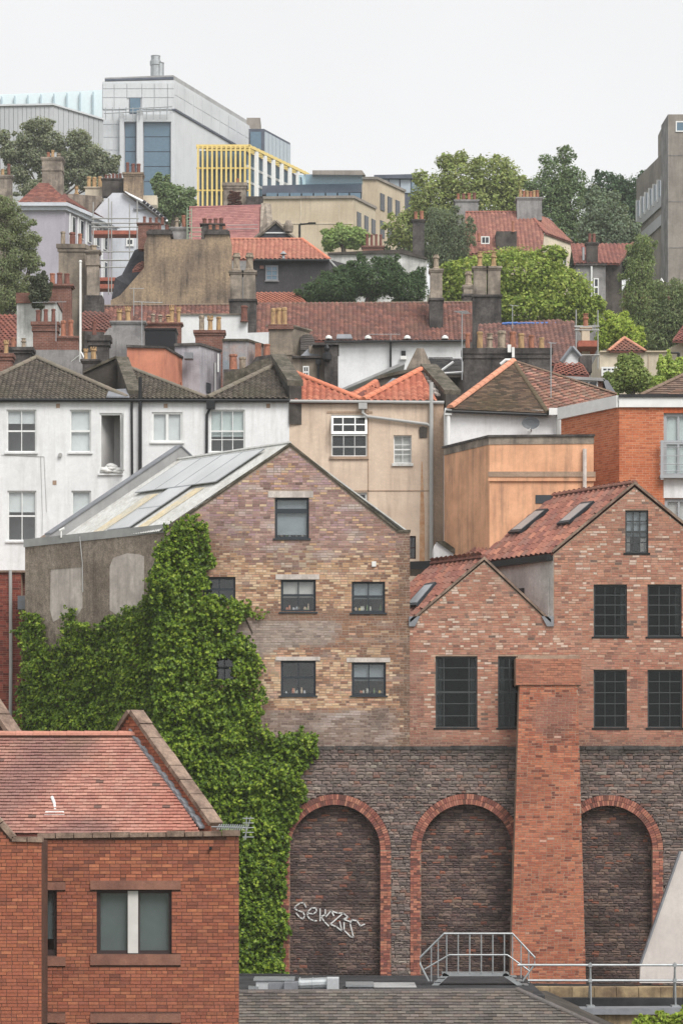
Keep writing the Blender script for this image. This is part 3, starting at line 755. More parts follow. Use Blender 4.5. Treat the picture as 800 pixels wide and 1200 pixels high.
def stone_col(s, z, rng):
    px, py = front_px(s, z, D0)
    c = rng.choice(STONES)
    if rng.random() < .05: c = hx(122, 88, 76)
    if rng.random() < .015: c = hx(150, 138, 128)
    dark_amt = sm(900, 872, py) * .85 + max(0, nz(px * .02, py * .025, 3)) * .7  # darker towards the wall top and in random patches
    dark_amt = max(0, min(.85, dark_amt * (.55 + .45 * sm(420, 520, px))))
    c = cmix(c, hx(52, 48, 47), dark_amt)
    return jit(cmul(cmix(c, hx(124, 112, 104), .15), 1.12), .10, rng)
def infill_col(s, z, rng):
    px, py = front_px(s, z, D0)
    c = rng.choice([hx(95, 79, 75), hx(106, 89, 83), hx(86, 72, 70), hx(113, 96, 89), hx(100, 80, 75), hx(121, 101, 91), hx(80, 69, 67)])
    if rng.random() < .05: c = hx(134, 88, 72)
    c = cmix(c, hx(56, 48, 46), sm(.0, .5, nz(px * .025, py * .03, 8)) * .6 + sm(1060, 1130, py) * .2)
    return jit(cmul(c, 1.08), .11, rng)
def aw_allowed(z0, z1):
    iv = [(X(190, D0), X(860, D0))]; py = HYP - (z0 + z1) / 2 * FPX / D0
    for cx, cy, r in ARCH:
        h = arch_half(cx, cy, r + RING, py)
        if h is None: continue
        a, b = X(cx - h, D0), X(cx + h, D0); nv = []
        for s, t in iv:
            if b <= s or a >= t: nv.append((s, t)); continue
            if a > s: nv.append((s, a))
            if b < t: nv.append((b, t))
        iv = nv
    return iv
vis_aw = lambda s, z: 330 < front_px(s, z, D0)[0] < 800 and not 596 < front_px(s, z, D0)[0] < 690 and front_px(s, z, D0)[1] < 1140
rubble(aw, Vector((0, D0, 0)), EX, EY, Z(1172, D0), Z(WALLTOP + 4, D0), aw_allowed, stone_col, nind=170, seed=11, hh=(.05, .115), ww=(.12, .36), visible=vis_aw)
part('string_course', 'sooty_stone', aw, lambda mb: [mb.obox(P(190 + k * 22.5 + RNG.uniform(-1, 1), WALLTOP + 4.5, D0) - EY * RNG.uniform(.03, .07), EX * X(422, D0) * 1.0, EY * .3, UP * RNG.uniform(.10, .135)) for k in range(30)], kind='stuff')
for i, (cx, cy, r) in enumerate(ARCH):
    bay = part('arch_infill', 'mortar_dark', aw, lambda mb: mb.box(X(cx - r - 6, D0), X(cx + r + 6, D0), D0 + .37, D0 + .41, Z(1176, D0), Z(cy - r - 5, D0)))
    def al(z0, z1, cx=cx, cy=cy, r=r):
        h = arch_half(cx, cy, r + 5, HYP - (z0 + z1) / 2 * FPX / D0)
        return [] if h is None else [(X(cx - h, D0), X(cx + h, D0))]
    rubble(bay, Vector((0, D0 + .36, 0)), EX, EY, Z(1172, D0), Z(cy - r - 4, D0), al, infill_col, nind=(60, 45, 25)[i], seed=21 + i, proud=(0, .03), hh=(.045, .10), ww=(.12, .34), visible=vis_aw)
    def ring(mb, cx=cx, cy=cy, r=r):
        rng = random.Random(31 + i); c0 = P(cx, cy, D0)
        for lay in range(2):
            ra, rb = (r + lay * RING / 2) * sA, (r + (lay + 1) * RING / 2) * sA - .01; n = int(math.pi * (ra + rb) / 2 / .078)
            for k in range(n):
                t0, t1 = math.pi * (k + .07 + .5 * lay * 0) / n, math.pi * (k + .93) / n
                q = lambda t, rr: c0 + EX * (-math.cos(t) * rr) + UP * (math.sin(t) * rr)
                c = jit(rng.choice([hx(164, 106, 88), hx(150, 94, 80), hx(134, 84, 74), hx(172, 116, 96), hx(116, 78, 70)]), .15, rng)
                pr = rng.uniform(.02, .04)
                pts = [q(t0, ra), q(t1, ra), q(t1, rb), q(t0, rb)]
                mb.prism([p - EY * pr for p in pts], EY * (.37 + pr), 0, True, False, c)
    part('arch_ring', 'piece_attr', aw, ring, 'stuff')
    for sd in (-1, 1):
        a, b = sorted((cx + sd * r, cx + sd * (r + RING)))
        colj = lambda s, z, rng: jit(rng.choice([hx(170, 108, 88), hx(156, 96, 80), hx(136, 84, 74), hx(178, 118, 96), hx(114, 76, 70)]), .15, rng)
        jamb = part('arch_jamb', 'mortar_red', aw, lambda mb: mb.box(X(a, D0), X(b, D0), D0 + .0, D0 + .38, Z(1174, D0), Z(cy, D0)))
        bricks(jamb, Vector((0, D0, 0)), EX, EY, Z(1172, D0), Z(cy + 2, D0), lambda z0, z1: [(X(a, D0), X(b, D0))], colj, proud=(.015, .035), seed=41 + i, heads=.4)
# sprayed tag on the first bay: strokes of white paint
gr = [[(358.5, 1063), (356, 1058), (352, 1058), (346, 1062), (345, 1065), (349, 1067), (355, 1069), (357, 1073), (355, 1077), (351, 1075), (347, 1070)],
      [(360, 1070), (367, 1071), (371, 1068), (370, 1064), (365, 1064), (361, 1068), (360, 1073), (363, 1077), (368, 1079), (371, 1079)],
      [(375, 1065), (375, 1079)], [(381, 1066), (381, 1072), (376, 1074), (380, 1080), (385, 1085)], [(382, 1074), (388, 1067), (391, 1073)],
      [(389, 1068), (396, 1070), (402, 1070), (387, 1083), (394, 1086), (400.5, 1091), (398, 1080)],
      [(402, 1070), (408, 1075), (402, 1077), (410, 1080)], [(403, 1081), (403, 1090), (411, 1098), (414, 1098), (410, 1082), (412, 1078), (418, 1079), (422, 1085), (427, 1083)]]
def tagf(mb):
    d = D0 + .36 - .055
    for ln in gr:
        for (a, b), (c, e) in zip(ln, ln[1:]):
            v = Vector((c - a, e - b)); L = v.length; v /= L; w = .74; nx, ny = -v.y * w, v.x * w
            mb.prism([P(a - v.x * .5 + nx, b - v.y * .5 + ny, d), P(c + v.x * .5 + nx, e + v.y * .5 + ny, d), P(c + v.x * .5 - nx, e + v.y * .5 - ny, d), P(a - v.x * .5 - nx, b - v.y * .5 - ny, d)], EY * (.05 + RNG.uniform(0, .006)))
part('graffiti_tag', 'graffiti', aw, tagf, label='white spray-painted letters on the first arch infill')

# ================================================================ BRICK WAREHOUSE WITH IVY
wh = thing('warehouse', 'weathered buff brick warehouse with steep gable, ivy and solar panels', 'building', P(340, 872, DW))
WT = [(195, 621), (340, 522), (466, 623), (480, 623)]
WW = [(322, 583, 362, 631), (329, 679, 370, 717), (412, 681, 451, 718), (329, 774, 370, 815), (412, 776, 452, 815), (238, 676, 276, 706), (250, 768, 276, 798)]
LINT = [(314, 575.5, 367, 583), (323, 673, 374, 679), (323, 769.5, 375, 774), (406, 771, 457, 776)]
wvec = Vector((-3.9, 4.75, 0))
def wh_body(mb):
    fwall(mb, DW, WT, 876, WW, .16)
    d = wvec * 1.33
    a, b = P(195, 621, DW), P(195, 900, DW); mb.face([a, b, b + d, a + d])                       # left side (under ivy)
    a, b = P(480, 623, DW), P(480, 900, DW); mb.face([a, b, b + d, a + d])
    q = [P(x, y, DW) + d for x, y in [(195, 900)] + WT + [(480, 900)]]; mb.face(q)
part('wall', 'mortar_buff', wh, wh_body)
def wh_col(s, z, rng):
    px, py = front_px(s, z, DW)
    n1 = nz(px * .012, py * .016, 1.3); n2 = nz(px * .045, py * .05, 4.)
    buff = rng.choice([hx(206, 172, 136), hx(190, 152, 116), hx(214, 186, 152), hx(178, 138, 106), hx(198, 154, 126)])
    brown = rng.choice([hx(150, 112, 88), hx(132, 98, 78), hx(164, 118, 90), hx(140, 100, 82), hx(122, 92, 78)])
    pink = rng.choice([hx(176, 142, 134), hx(156, 124, 122), hx(190, 156, 148), hx(142, 112, 108), hx(170, 138, 146)])
    f_pink = sm(665, 615, py + n1 * 40) * (1 - sm(395, 450, px + n2 * 25) * .5)
    f_buff = max(sm(640, 665, py) * sm(722, 712, py) * sm(472, 440, px + n2 * 30), sm(755, 772, py) * sm(836, 826, py) * sm(470, 448, px + n2 * 20)) * (.75 + .5 * n2)
    f_buff *= 1 - .9 * blob(px, py, 345, 650, 42, 14) * (rng.random() < .8)
    c = cmix(brown, pink, f_pink)
    if rng.random() < f_buff: c = buff
    elif rng.random() < .12: c = buff
    if blob(px, py, 345, 650, 36, 15) > .4 and rng.random() < .22: c = hx(206, 186, 164)
    if blob(px, py, 345, 652, 42, 18) > .3: c = cmix(c, hx(88, 72, 62), .35)
    g = max(blob(px, py, 335, 740, 70, 20), blob(px, py, 300, 745, 30, 26)); c = cmix(c, rng.choice([hx(164, 153, 146), hx(146, 136, 130)]), g * .9)
    g = sm(829, 836, py + n2 * 6) * (1 - sm(455, 475, px)); c = cmix(c, rng.choice([hx(138, 124, 118), hx(112, 100, 96), hx(158, 146, 140)]), g * .85)
    if g > .5: c = cmix(c, hx(72, 64, 62), max(0, nz(px * .035, py * .06, 7)) * 1.1)
    c = cmix(c, hx(196, 184, 180), max(0, nz(px * .03, py * .09, 9.) - .18) * 1.6 * (.35 + .9 * f_pink + .8 * (py > 832)))
    c = cmix(c, hx(84, 70, 60), max(sm(462, 474, px + n2 * 14) * .55, sm(.2, .6, n1) * .3, blob(px, py, 262, 630, 30, 40) * .25))
    if 715 < py < 728: c = cmix(c, hx(128, 94, 74), .7)
    c = cmix(c, hx(158, 126, 106), .16)
    if rng.random() < .02: c = cmul(c, .65)
    return jit(c, .09, rng)
WOPS = [opn(DW, *o) for o in WW] + [opn(DW, *o) for o in LINT]
wpoly = [(X(x, DW), Z(y, DW)) for x, y in [(195, 876), (480, 876), (480, 625), (466, 625), (340, 524.5), (195, 623)]]
bricks(wh, Vector((0, DW, 0)), EX, EY, Z(875, DW), Z(523, DW), allowed_from(wpoly, WOPS), wh_col, bl=.215, bh=.062, j=.017, seed=5, proud=(.003, .012), heads=.35)
for l in LINT:
    pbox('lintel', 'patch_render', wh, DW - .025, [(l[0], l[3]), (l[2], l[3]), (l[2], l[1]), (l[0], l[1])], EY * .08)
for k, w in enumerate(WW):
    top = w[3] - w[1]
    bl = dict(blind=None)
    if k == 0: bl = dict(blind='blind_grey', bfrac=.9)
    if k == 1: bl = dict(blind='curtain', bfrac=.55)
    if k in (2, 4): bl = dict(blind='blind_grey', bfrac=.56)
    f = win(wh, DW, *w, cols=1 if k == 0 else 2, rows=(.52 if k else .68,), fw=.075, bar=.035 if k else .07, mat='anthracite', sill='anthracite', sillh=.05, sillout=.05, rec=.09, **bl)
    if k in (0, 1, 2, 3, 4):                       # plants, pots and toys standing on the inner sill
        rng = random.Random(60 + k)
        def clutter(mb):
            for q in range(9 if k else 6):
                x = rng.uniform(w[0] + 4, w[2] - 4); hgt = rng.uniform(.06, .2); c = P(x, w[3] - 3, DW) + EY * (.26 + rng.uniform(0, .06)); r = rng.uniform(.025, .055)
                cc = rng.choice([(.6, .58, .5), (.5, .2, .12), (.55, .42, .3), (.2, .3, .12), (.65, .5, .15), (.6, .6, .62)])
                mb.lathe(c, [(r * .8, 0), (r, hgt * .5), (r * .55, hgt * .7), (r * .7, hgt)], 8, 0, cc)
        part('sill_ornaments', 'piece_attr', f, clutter, 'stuff')
# verge boards, kneeler, roof
def verge(mb):
    for a, b in (((193, 621), (340, 520)), ((340, 520), (466, 621))):
        p, q = P(*a, DW), P(*b, DW); t = (q - p).normalized()
        mb.obox(p - EY * .06 - UP * .05, q - p, EY * .3, UP * .085)
    mb.obox(P(465, 623.5, DW) - EY * .06, EX * .44, EY * .3, UP * .07)
part('verge_coping', 'mossy_stone', wh, verge)
E0, R0 = P(190, 621, DW), P(340, 520, DW)
def rp(a, b, h=0.):
    nrm = (R0 - E0).cross(wvec).normalized(); nrm = nrm if nrm.z > 0 else -nrm
    return E0.lerp(R0, b) + wvec * a + nrm * h
def corr(mb):
    n = 150
    for k in range(n):
        a0, a1 = k / n, (k + 1) / n; h0, h1 = (.03 * (k % 3 == 0), .03 * ((k + 1) % 3 == 0))
        mb.face([rp(a0, -.015, h0), rp(a1, -.015, h1), rp(a1, 1, h1), rp(a0, 1, h0)])
part('roof', 'corrugated', wh, corr)
part('roof_slope', 'corrugated', wh, lambda mb: mb.prism([R0, R0 + wvec, P(478, 622, DW) + wvec, P(478, 622, DW)], -UP * .05))
for a0, a1 in ((.2, .29), (.62, .72)):
    part('roof_sheet', 'old_sheet', wh, lambda mb: mb.prism([rp(a0, .04, .04), rp(a1, .04, .04), rp(a1, .52, .04), rp(a0, .52, .04)], UP * .01))
def solar(a0, a1, b0, b1):
    o = part('solar_panel', 'solar', wh, lambda mb: mb.prism([rp(a0, b0, .11), rp(a1, b0, .11), rp(a1, b1, .11), rp(a0, b1, .11)], UP * .03))
    def rim(mb):
        for p, q in (((a0, b0), (a1, b0)), ((a1, b0), (a1, b1)), ((a1, b1), (a0, b1)), ((a0, b1), (a0, b0))):
            mb.tube([rp(*p, .12), rp(*q, .12)], .022, 4)
    part('panel_frame', 'galv', o, rim)
for k in range(4): solar(.13 + k * .185, .13 + k * .185 + .18, .55, .93)
solar(.34, .54, .3, .54); solar(.34, .54, .05, .295)
def ridgecap(mb): mb.tube([R0 + UP * .03, R0 + wvec + UP * .03], .06, 6)
part('ridge_cap', 'corrugated', wh, ridgecap)
def farpar(mb):
    p, q, r2 = rp(1, -.05), rp(1, 1.02), P(360, 534, DW) + wvec
    for a, b in ((p, q), (q, r2)): mb.obox(a, b - a, wvec.normalized() * .25, UP * .42)
part('gable_parapet', 'fascia_grey', wh, farpar)
def farcop(mb):
    p, q, r2 = rp(1, -.05), rp(1, 1.02), P(360, 534, DW) + wvec
    for a, b in ((p, q), (q, r2)): mb.obox(a + UP * .42 - wvec.normalized() * .05, b - a, wvec.normalized() * .35, UP * .05)
part('parapet_coping', 'lead', wh, farcop)
# long rendered side wall, set back to the left
sv = rec(195, 621, DW, 31, 638.5); s_u = sv.normalized(); s_n = Vector((s_u.y, -s_u.x, 0)); s_n = s_n if s_n.x > 0 else -s_n
SO = P(195, 621, DW); s_nrm = Vector((s_n.x, s_n.y, 0))
def on_side(px, py): return ray_plane(px, py, SO, s_nrm)
def sidew(mb):
    a, b = P(195, 624, DW), P(195, 900, DW); a2, b2 = a + sv, b + sv
    mb.face([b, b2, a2, a]); mb.prism([a2, b2, b2 + s_n * 4, a2 + s_n * 4], s_u * .2)
    mb.face([a, a2, a2 + s_n * 4, a + s_n * 4])
def shift(o, d): return [p + d for p in o]
part('side_wall', 'pebbledash', wh, lambda mb: mb.prism([P(194.5, 621, DW) - s_n * .03, P(194.5, 900, DW) - s_n * .03, P(194.5, 900, DW) - s_n * .03 + sv, P(194.5, 621, DW) - s_n * .03 + sv], s_n * .3))
part('side_fascia', 'fascia_grey', wh, lambda mb: mb.obox(P(196, 624, DW) - s_n * .09, sv * 1.01, s_n * .3, UP * .27))
for poly in ([(61, 667), (98, 664.5), (98, 712), (92, 722), (80, 719), (64, 729), (60, 715)], [(130, 664), (134, 654), (150, 648.5), (164, 649.5), (170, 652), (170, 700), (160, 716), (140, 722), (130, 715)]):
    part('blocked_window', 'patch_render', wh, lambda mb: mb.prism([on_side(*p) - s_n * .045 for p in poly], s_n * .03))
part('window_head', 'pebbledash', wh, lambda mb: mb.prism([on_side(*p) - s_n * .06 for p in [(59, 667.5), (99, 664.5), (99, 660), (59, 663)]], s_n * .03))
pipe(wh, [on_side(97, 629) - s_n * .12, on_side(98.5, 660) - s_n * .06, on_side(99, 694) - s_n * .06], .018, 'pipe_grey', 'conduit')
part('vent_grille', 'white_paint', wh, lambda mb: mb.box(X(435.5, DW), X(440.5, DW), DW - .05, DW + .02, Z(664, DW), Z(658, DW)))
part('security_camera', 'white_paint', wh, lambda mb: (mb.tube([P(70, 622, 104), P(76, 619, 104)], .05, 6), mb.tube([P(72, 630, 104), P(72, 621, 104)], .03, 6)))

# ---------------------------------------------------------------- ivy
ivy = thing('ivy', 'dense bright green ivy climbing the warehouse corner and gable', 'ivy', P(240, 1150, DW - .5))
def ivy_points(poly, place, n, thick, dens_edge=True):
    xs = [p[0] for p in poly]; ys = [p[1] for p in poly]; x = NPR.uniform(min(xs) - 8, max(xs) + 8, n); y = NPR.uniform(min(ys) - 8, max(ys) + 8, n)
    wob = np.array([[nz(a * .06, b * .06, 1) * 9 + nz(a * .2, b * .2, 2) * 6, nz(a * .06, b * .06, 11) * 9 + nz(a * .2, b * .2, 12) * 6] for a, b in zip(x, y)])
    k = inpoly(x + wob[:, 0], y + wob[:, 1], poly) & ~((x > 253) & (x < 274) & (y > 771) & (y < 796) & (place is pl_g)); x, y = x[k], y[k]; C, Nn, H = [], [], []
    for a, b in zip(x, y):
        h = .42 + .42 * nz(a * .035, b * .03, 20) + .26 * nz(a * .085, b * .08, 21) + .34 * nz(a * .2, b * .17, 22) + .25 * nz(a * .42, b * .38, 23)
        h = max(.04, h) * thick
        e = .35
        gx = nz((a + e) * .2, b * .17, 22) - nz((a - e) * .2, b * .17, 22); gy = nz(a * .2, (b + e) * .17, 22) - nz(a * .2, (b - e) * .17, 22)
        d = h * (1 - RNG.random() ** 2.2 * .9)
        p, o = place(a, b, d); C.append(p); H.append(h / thick)
        Nn.append(o * .9 + Vector((-gx * 4, 0, gy * 4)) + Vector((RNG.gauss(0, .5), RNG.gauss(0, .3), .45 + RNG.gauss(0, .45))))
    return np.array(C), np.array(Nn), np.array(H)
IV_G = [(232, 600), (246, 628), (250, 660), (240, 690), (262, 698), (290, 706), (296, 716), (280, 730), (276, 752), (290, 746), (306, 772), (300, 792), (312, 805), (306, 840), (320, 862), (350, 852), (376, 868), (372, 884), (352, 905), (362, 935), (342, 962), (338, 1010), (334, 1060), (336, 1110), (330, 1160), (180, 1160), (180, 640), (205, 612)]
IV_S = [(200, 608), (192, 655), (178, 700), (150, 716), (128, 730), (112, 738), (100, 722), (88, 712), (78, 738), (66, 764), (56, 738), (50, 716), (34, 716), (28, 740), (34, 790), (22, 850), (16, 900), (200, 900)]
onx = Vector((0, -1, 0))
pl_g = lambda a, b, d: (P(a, b, DW - .16 - d), onx)
cg = ivy_points(IV_G, pl_g, 100000, .7)
cs = ivy_points(IV_S, lambda a, b, d: (on_side(a, b) - s_n * (.08 + d), -s_n), 76000, .55)
tw = ivy_points([(276, 704), (300, 716), (318, 716), (318, 720), (300, 722), (284, 716)], lambda a, b, d: (P(a, b, DW - .05 - d), onx), 500, .3)
t2 = ivy_points([(270, 748), (284, 742), (288, 760), (276, 790), (268, 776)], lambda a, b, d: (P(a, b, DW - .05 - d), onx), 1500, .3)
IC = np.concatenate([cg[0], cs[0], tw[0], t2[0]]); IN = np.concatenate([cg[1], cs[1], tw[1], t2[1]]); IH = np.concatenate([cg[2], cs[2], tw[2], t2[2]])
pal = np.array([hx(46, 66, 20, 1, 1), hx(76, 102, 29, 1, 1), hx(110, 136, 40, 1, 1), hx(154, 170, 60, 1, 1)])
tt = np.clip(NPR.uniform(0, 2.4, len(IC)) + np.clip(IH - .2, 0, .5) * 1.1, 0, 2.99); ii = tt.astype(int); ff = (tt - ii)[:, None]  # leaf colour lightens with clump height: highlights and shadows painted in
icol = pal[ii] * (1 - ff) + pal[ii + 1] * ff
link('foliage', leaf_mesh('foliage', IC - np.array(OFF[ivy.name]), IN, .047 * NPR.uniform(.45, 1.6, len(IC)), icol, 'ivy_leaf', .8, 1.2), ivy, 'stuff')
def stems(mb):
    for q in range(14):
        x = RNG.uniform(200, 330); y = 1150; pts = []
        while y > 740 + (x - 200) * 2.0 and x > 196: pts.append(P(x, y, DW - .16)); y -= 40; x += RNG.uniform(-9, 7)
        if len(pts) > 1: mb.tube(pts, .025, 5)
    mb.tube([P(276, 712, DW - .03), P(286, 720, DW - .03), P(296, 742, DW - .03)], .02, 5)
part('stem', 'bark', ivy, stems)

# ================================================================ RED BRICK WORKSHOP (two gables)
ws = thing('workshop', 'restored red brick workshop with two gables and black steel windows', 'building', P(680, 874, DW))
WST = [(480, 729), (567, 656), (645, 729), (648, 729), (648, 648), (743, 569), (850, 656)]
WSW = [(732, 598, 759, 648), (695, 685, 734, 746), (758, 685, 798, 746), (695, 785, 734, 853), (758, 785, 799, 853), (510, 769, 559, 853), (583, 769, 628, 853)]
def fix_top(t):
    out = []
    for k, p in enumerate(t):
        out.append((p[0] + k * .0005, p[1]))
    return out
bv = Vector((-3.0, 5.2, 0)); sv2 = Vector((-1.6, 2.6, 0))
def ws_body(mb):
    fwall(mb, DW, [(480, 729), (567, 656), (645, 729), (647.9, 729)], 876, WSW, .16)
    fwall(mb, DW, [(648, 648), (743, 569), (850, 656)], 876, [o for o in WSW if o[0] > 648], .16)
    a, b = P(850, 656, DW), P(850, 900, DW); mb.face([a, b, b + bv, a + bv])
    q = [P(x, y, DW) + bv for x, y in [(648, 900), (648, 648), (743, 569), (850, 656), (850, 900)]]; mb.face(q)
part('wall', 'mortar_red', ws, ws_body)
RB = [hx(176, 118, 94), hx(168, 107, 84), hx(183, 126, 101), hx(158, 98, 80), hx(170, 119, 99), hx(186, 134, 112), hx(160, 108, 90)]
def ws_col(s, z, rng):
    px, py = front_px(s, z, DW); r = rng.random()
    up = py < 768 + nz(px * .05, 2.) * 8 or (495 < px < 600 and py < 845)
    c = rng.choice(RB)
    if up:
        if r < .085: c = hx(206, 184, 168)
        elif r < .14: c = hx(190, 156, 136)
        elif r < .20: c = hx(122, 82, 72)
        elif r < .215: c = hx(84, 70, 66)
    else:
        c = cmix(c, hx(158, 86, 66), .45)
        if r < .05: c = hx(188, 150, 130)
        elif r < .2: c = hx(122, 74, 64)
        if px < 515: c = cmix(c, hx(112, 82, 74), .45)
    c = cmix(c, hx(100, 76, 68), sm(858, 874, py) * .5 + max(0, nz(px * .02, py * .02, 31)) * .35)
    c = cmix(c, hx(196, 160, 142), max(0, nz(px * .03, py * .03, 37) - .1) * .5)
    c = cmix(c, hx(186, 152, 134), .18)
    return jit(c, .08, rng)
wsops = [opn(DW, *o) for o in WSW]
wspoly = [(X(x, DW), Z(y, DW)) for x, y in [(480, 876), (850, 876), (850, 658), (743, 571.5), (649, 650), (649, 731), (645, 731), (567, 658.5), (480, 731)]]
bricks(ws, Vector((0, DW, 0)), EX, EY, Z(875, DW), Z(570, DW), allowed_from(wspoly, wsops), ws_col, bl=.215, bh=.062, j=.017, seed=6, proud=(.003, .013), heads=.28)
for k, w in enumerate(WSW):
    if k == 0: win(ws, DW, *w, cols=3, rows=(.25, .5, .75), fw=.05, bar=.035, mat='steel_dark', sill='black_metal', sillh=.06, sillout=.03, glass='glass', blind='blind_grey', bfrac=.6)
    elif k >= 5: win(ws, DW, *w, cols=(.2, .8) if k == 5 else (.3, .7), rows=(.17, .34, .5, .67, .84), fw=.05, bar=.03, mat='steel_dark', sill='black_metal', sillh=.05, sillout=.03, glass='glass_dark')
    else: win(ws, DW, *w, cols=3, rows=(.21, .42, .61, .8), fw=.05, bar=.03, mat='steel_dark', sill='black_metal', sillh=.06, sillout=.03, glass='glass_dark')
for (x0, x1, y0, y1) in ((512, 518, 772, 850), (551, 557.5, 772, 850), (586, 591, 772, 850), (727, 732, 688, 743), (791, 796, 689, 742), (734, 738.5, 625, 646), (750, 757, 630, 646)):
    def cur(mb):
        n = 6
        for k in range(n):
            a, b = lerp(x0, x1, k / n), lerp(x0, x1, (k + 1) / n); d0, d1 = .24 + .04 * (k % 2), .24 + .04 * ((k + 1) % 2)
            mb.face([P(a, y1, DW) + EY * d0, P(b, y1, DW) + EY * d1, P(b, y0, DW) + EY * d1, P(a, y0, DW) + EY * d0])
    part('curtain', 'curtain', ws, cur)
TILEC = [hx(170, 112, 96), hx(160, 104, 90), hx(178, 120, 102), hx(148, 98, 88), hx(164, 116, 102), hx(152, 110, 98)]
def tcol(u, v, rng):
    c = rng.choice(TILEC); c = cmix(c, hx(92, 80, 70), max(0, nz(u * .8, v * .8, 3.)) * .6 + rng.random() * .12)
    if rng.random() < .08: c = hx(186, 126, 104)
    return jit(c, .07, rng)
# small gable roof
Es, Rs = P(478, 729, DW), P(567, 655, DW)
vis = lambda u, v: True
dk1, Wp1, _ = tiles(ws, [Es + sv2, Es, Rs, Rs + sv2], .27, .30, 'pan', tcol, 71, nind=60, t=.035, stagger=False, deck='roof_red')
dk1b, _, _ = tiles(ws, [P(646, 729, DW), P(646, 729, DW) + sv2, Rs + sv2, Rs], .27, .30, 'pan', tcol, 72, t=.035, stagger=False, deck='roof_red')
ridge(ws, Rs + UP * .06, Rs + sv2 + UP * .06, .4, .13, lambda r: jit(hx(128, 84, 74), .1, r))
# large gable roof
Eb, Rb = P(645, 649, DW), P(743, 568, DW)
dk2, Wp2, _ = tiles(ws, [Eb + bv, Eb, Rb, Rb + bv], .29, .31, 'pan', tcol, 73, nind=240, t=.035, stagger=False, deck='roof_red')
tiles(ws, [P(852, 657, DW), P(852, 657, DW) + bv, Rb + bv, Rb], .29, .31, 'pan', tcol, 74, t=.035, stagger=False, deck='roof_red')
ridge(ws, Rb + UP * .06, Rb + bv + UP * .06, .42, .13, lambda r: jit(hx(140, 98, 86), .1, r))
def ws_verge(mb):
    for a, b in (((480, 729), (567, 655)), ((567, 655), (645, 729)), ((647, 647), (743, 567)), ((743, 567), (850, 655))):
        p, q = P(*a, DW), P(*b, DW); mb.obox(p - EY * .07 - UP * .02, q - p, EY * .26, UP * .10)
part('verge_coping', 'coping', ws, ws_verge)
for a, b in ((479, 492), (634, 648.5)):
    def sad(mb):
        s = 1 if a < 500 else -1; x0, x1 = (a, b) if s > 0 else (b, a)
        mb.prism([P(x0, 734, DW - .07), P(lerp(x0, x1, .55), 734, DW - .07), P(x1, 722 if s > 0 else 722, DW - .07), P(x0, 722.5, DW - .07)], EY * .5)
    part('lead_saddle', 'lead', ws, sad)
def skylight(parent, root_pts, nrm, lift=.05):
    c = sum(root_pts, Vector()) / 4
    fr = part('skylight', 'anthracite', parent, lambda mb: mb.prism(root_pts, nrm * .09))
    part('pane', 'glass_sky', fr, lambda mb: mb.prism([c.lerp(p, .8) + nrm * .092 for p in root_pts], nrm * .008))
FLAT('glass_sky', (.30, .32, .34), .08, 0, .8)
nb = bv.cross(Rb - Eb).normalized(); nb = nb if nb.z > 0 else -nb; ns_ = sv2.cross(Rs - Es).normalized(); ns_ = ns_ if ns_.z > 0 else -ns_
for q in ([(596, 626), (630, 599), (643, 598), (610, 625)], [(653, 616), (682, 591), (697, 589), (667, 614)]):
    skylight(ws, [ray_plane(*p, Eb + nb * .09, nb) for p in q], nb)
skylight(ws, [ray_plane(*p, Es + ns_ * .09, ns_) for p in [(476, 712), (500, 686), (512, 684), (489, 711)]], ns_)
# rendered cheek between the roofs, with gutter
ch0 = P(648, 649, DW)
def cheek(mb):
    a = ch0; b = P(648, 800, DW); mb.prism([a, b, b + bv, a + bv], Vector((.15, .1, 0)))
part('cheek_wall', 'cheek_render', ws, cheek)
part('eaves_board', 'black_metal', ws, lambda mb: mb.obox(ch0 - UP * .22 + Vector((-.22, -.08, 0)), bv, Vector((.3, .16, 0)), UP * .2))
bn = Vector((-bv.y, bv.x, 0)).normalized()
cheekp = lambda px, py: ray_plane(px, py, ch0, bn)
part('cheek_recess', 'cheek_render', ws, lambda mb: mb.prism([cheekp(*p) + bn * .03 for p in [(622, 681), (643, 678), (643, 735), (622, 735)]], -bn * .02))
part('cheek_window', 'black_metal', ws, lambda mb: mb.prism([cheekp(*p) + bn * .04 for p in [(606, 690), (614, 689), (614, 702), (606, 703)]], -bn * .03))

lt_ = thing('lean_to', 'small white lean-to with dark flat roof between beige house and workshop', 'building', P(510, 690, 106))
pbox('wall', 'white_render', lt_, 106.5, [(508, 720), (545, 720), (545, 657), (520, 636), (512, 634), (508, 640)], EY * 2)
part('verge', 'mossy_stone', lt_, lambda mb: mb.obox(P(511, 634, 106.4), P(543, 657, 106.4) - P(511, 634, 106.4), EY * 1.2, EX * .28))
pbox('flat_roof', 'black_metal', lt_, 103.6, [(478, 667), (510, 667), (510, 657), (478, 658)], EY * 3)

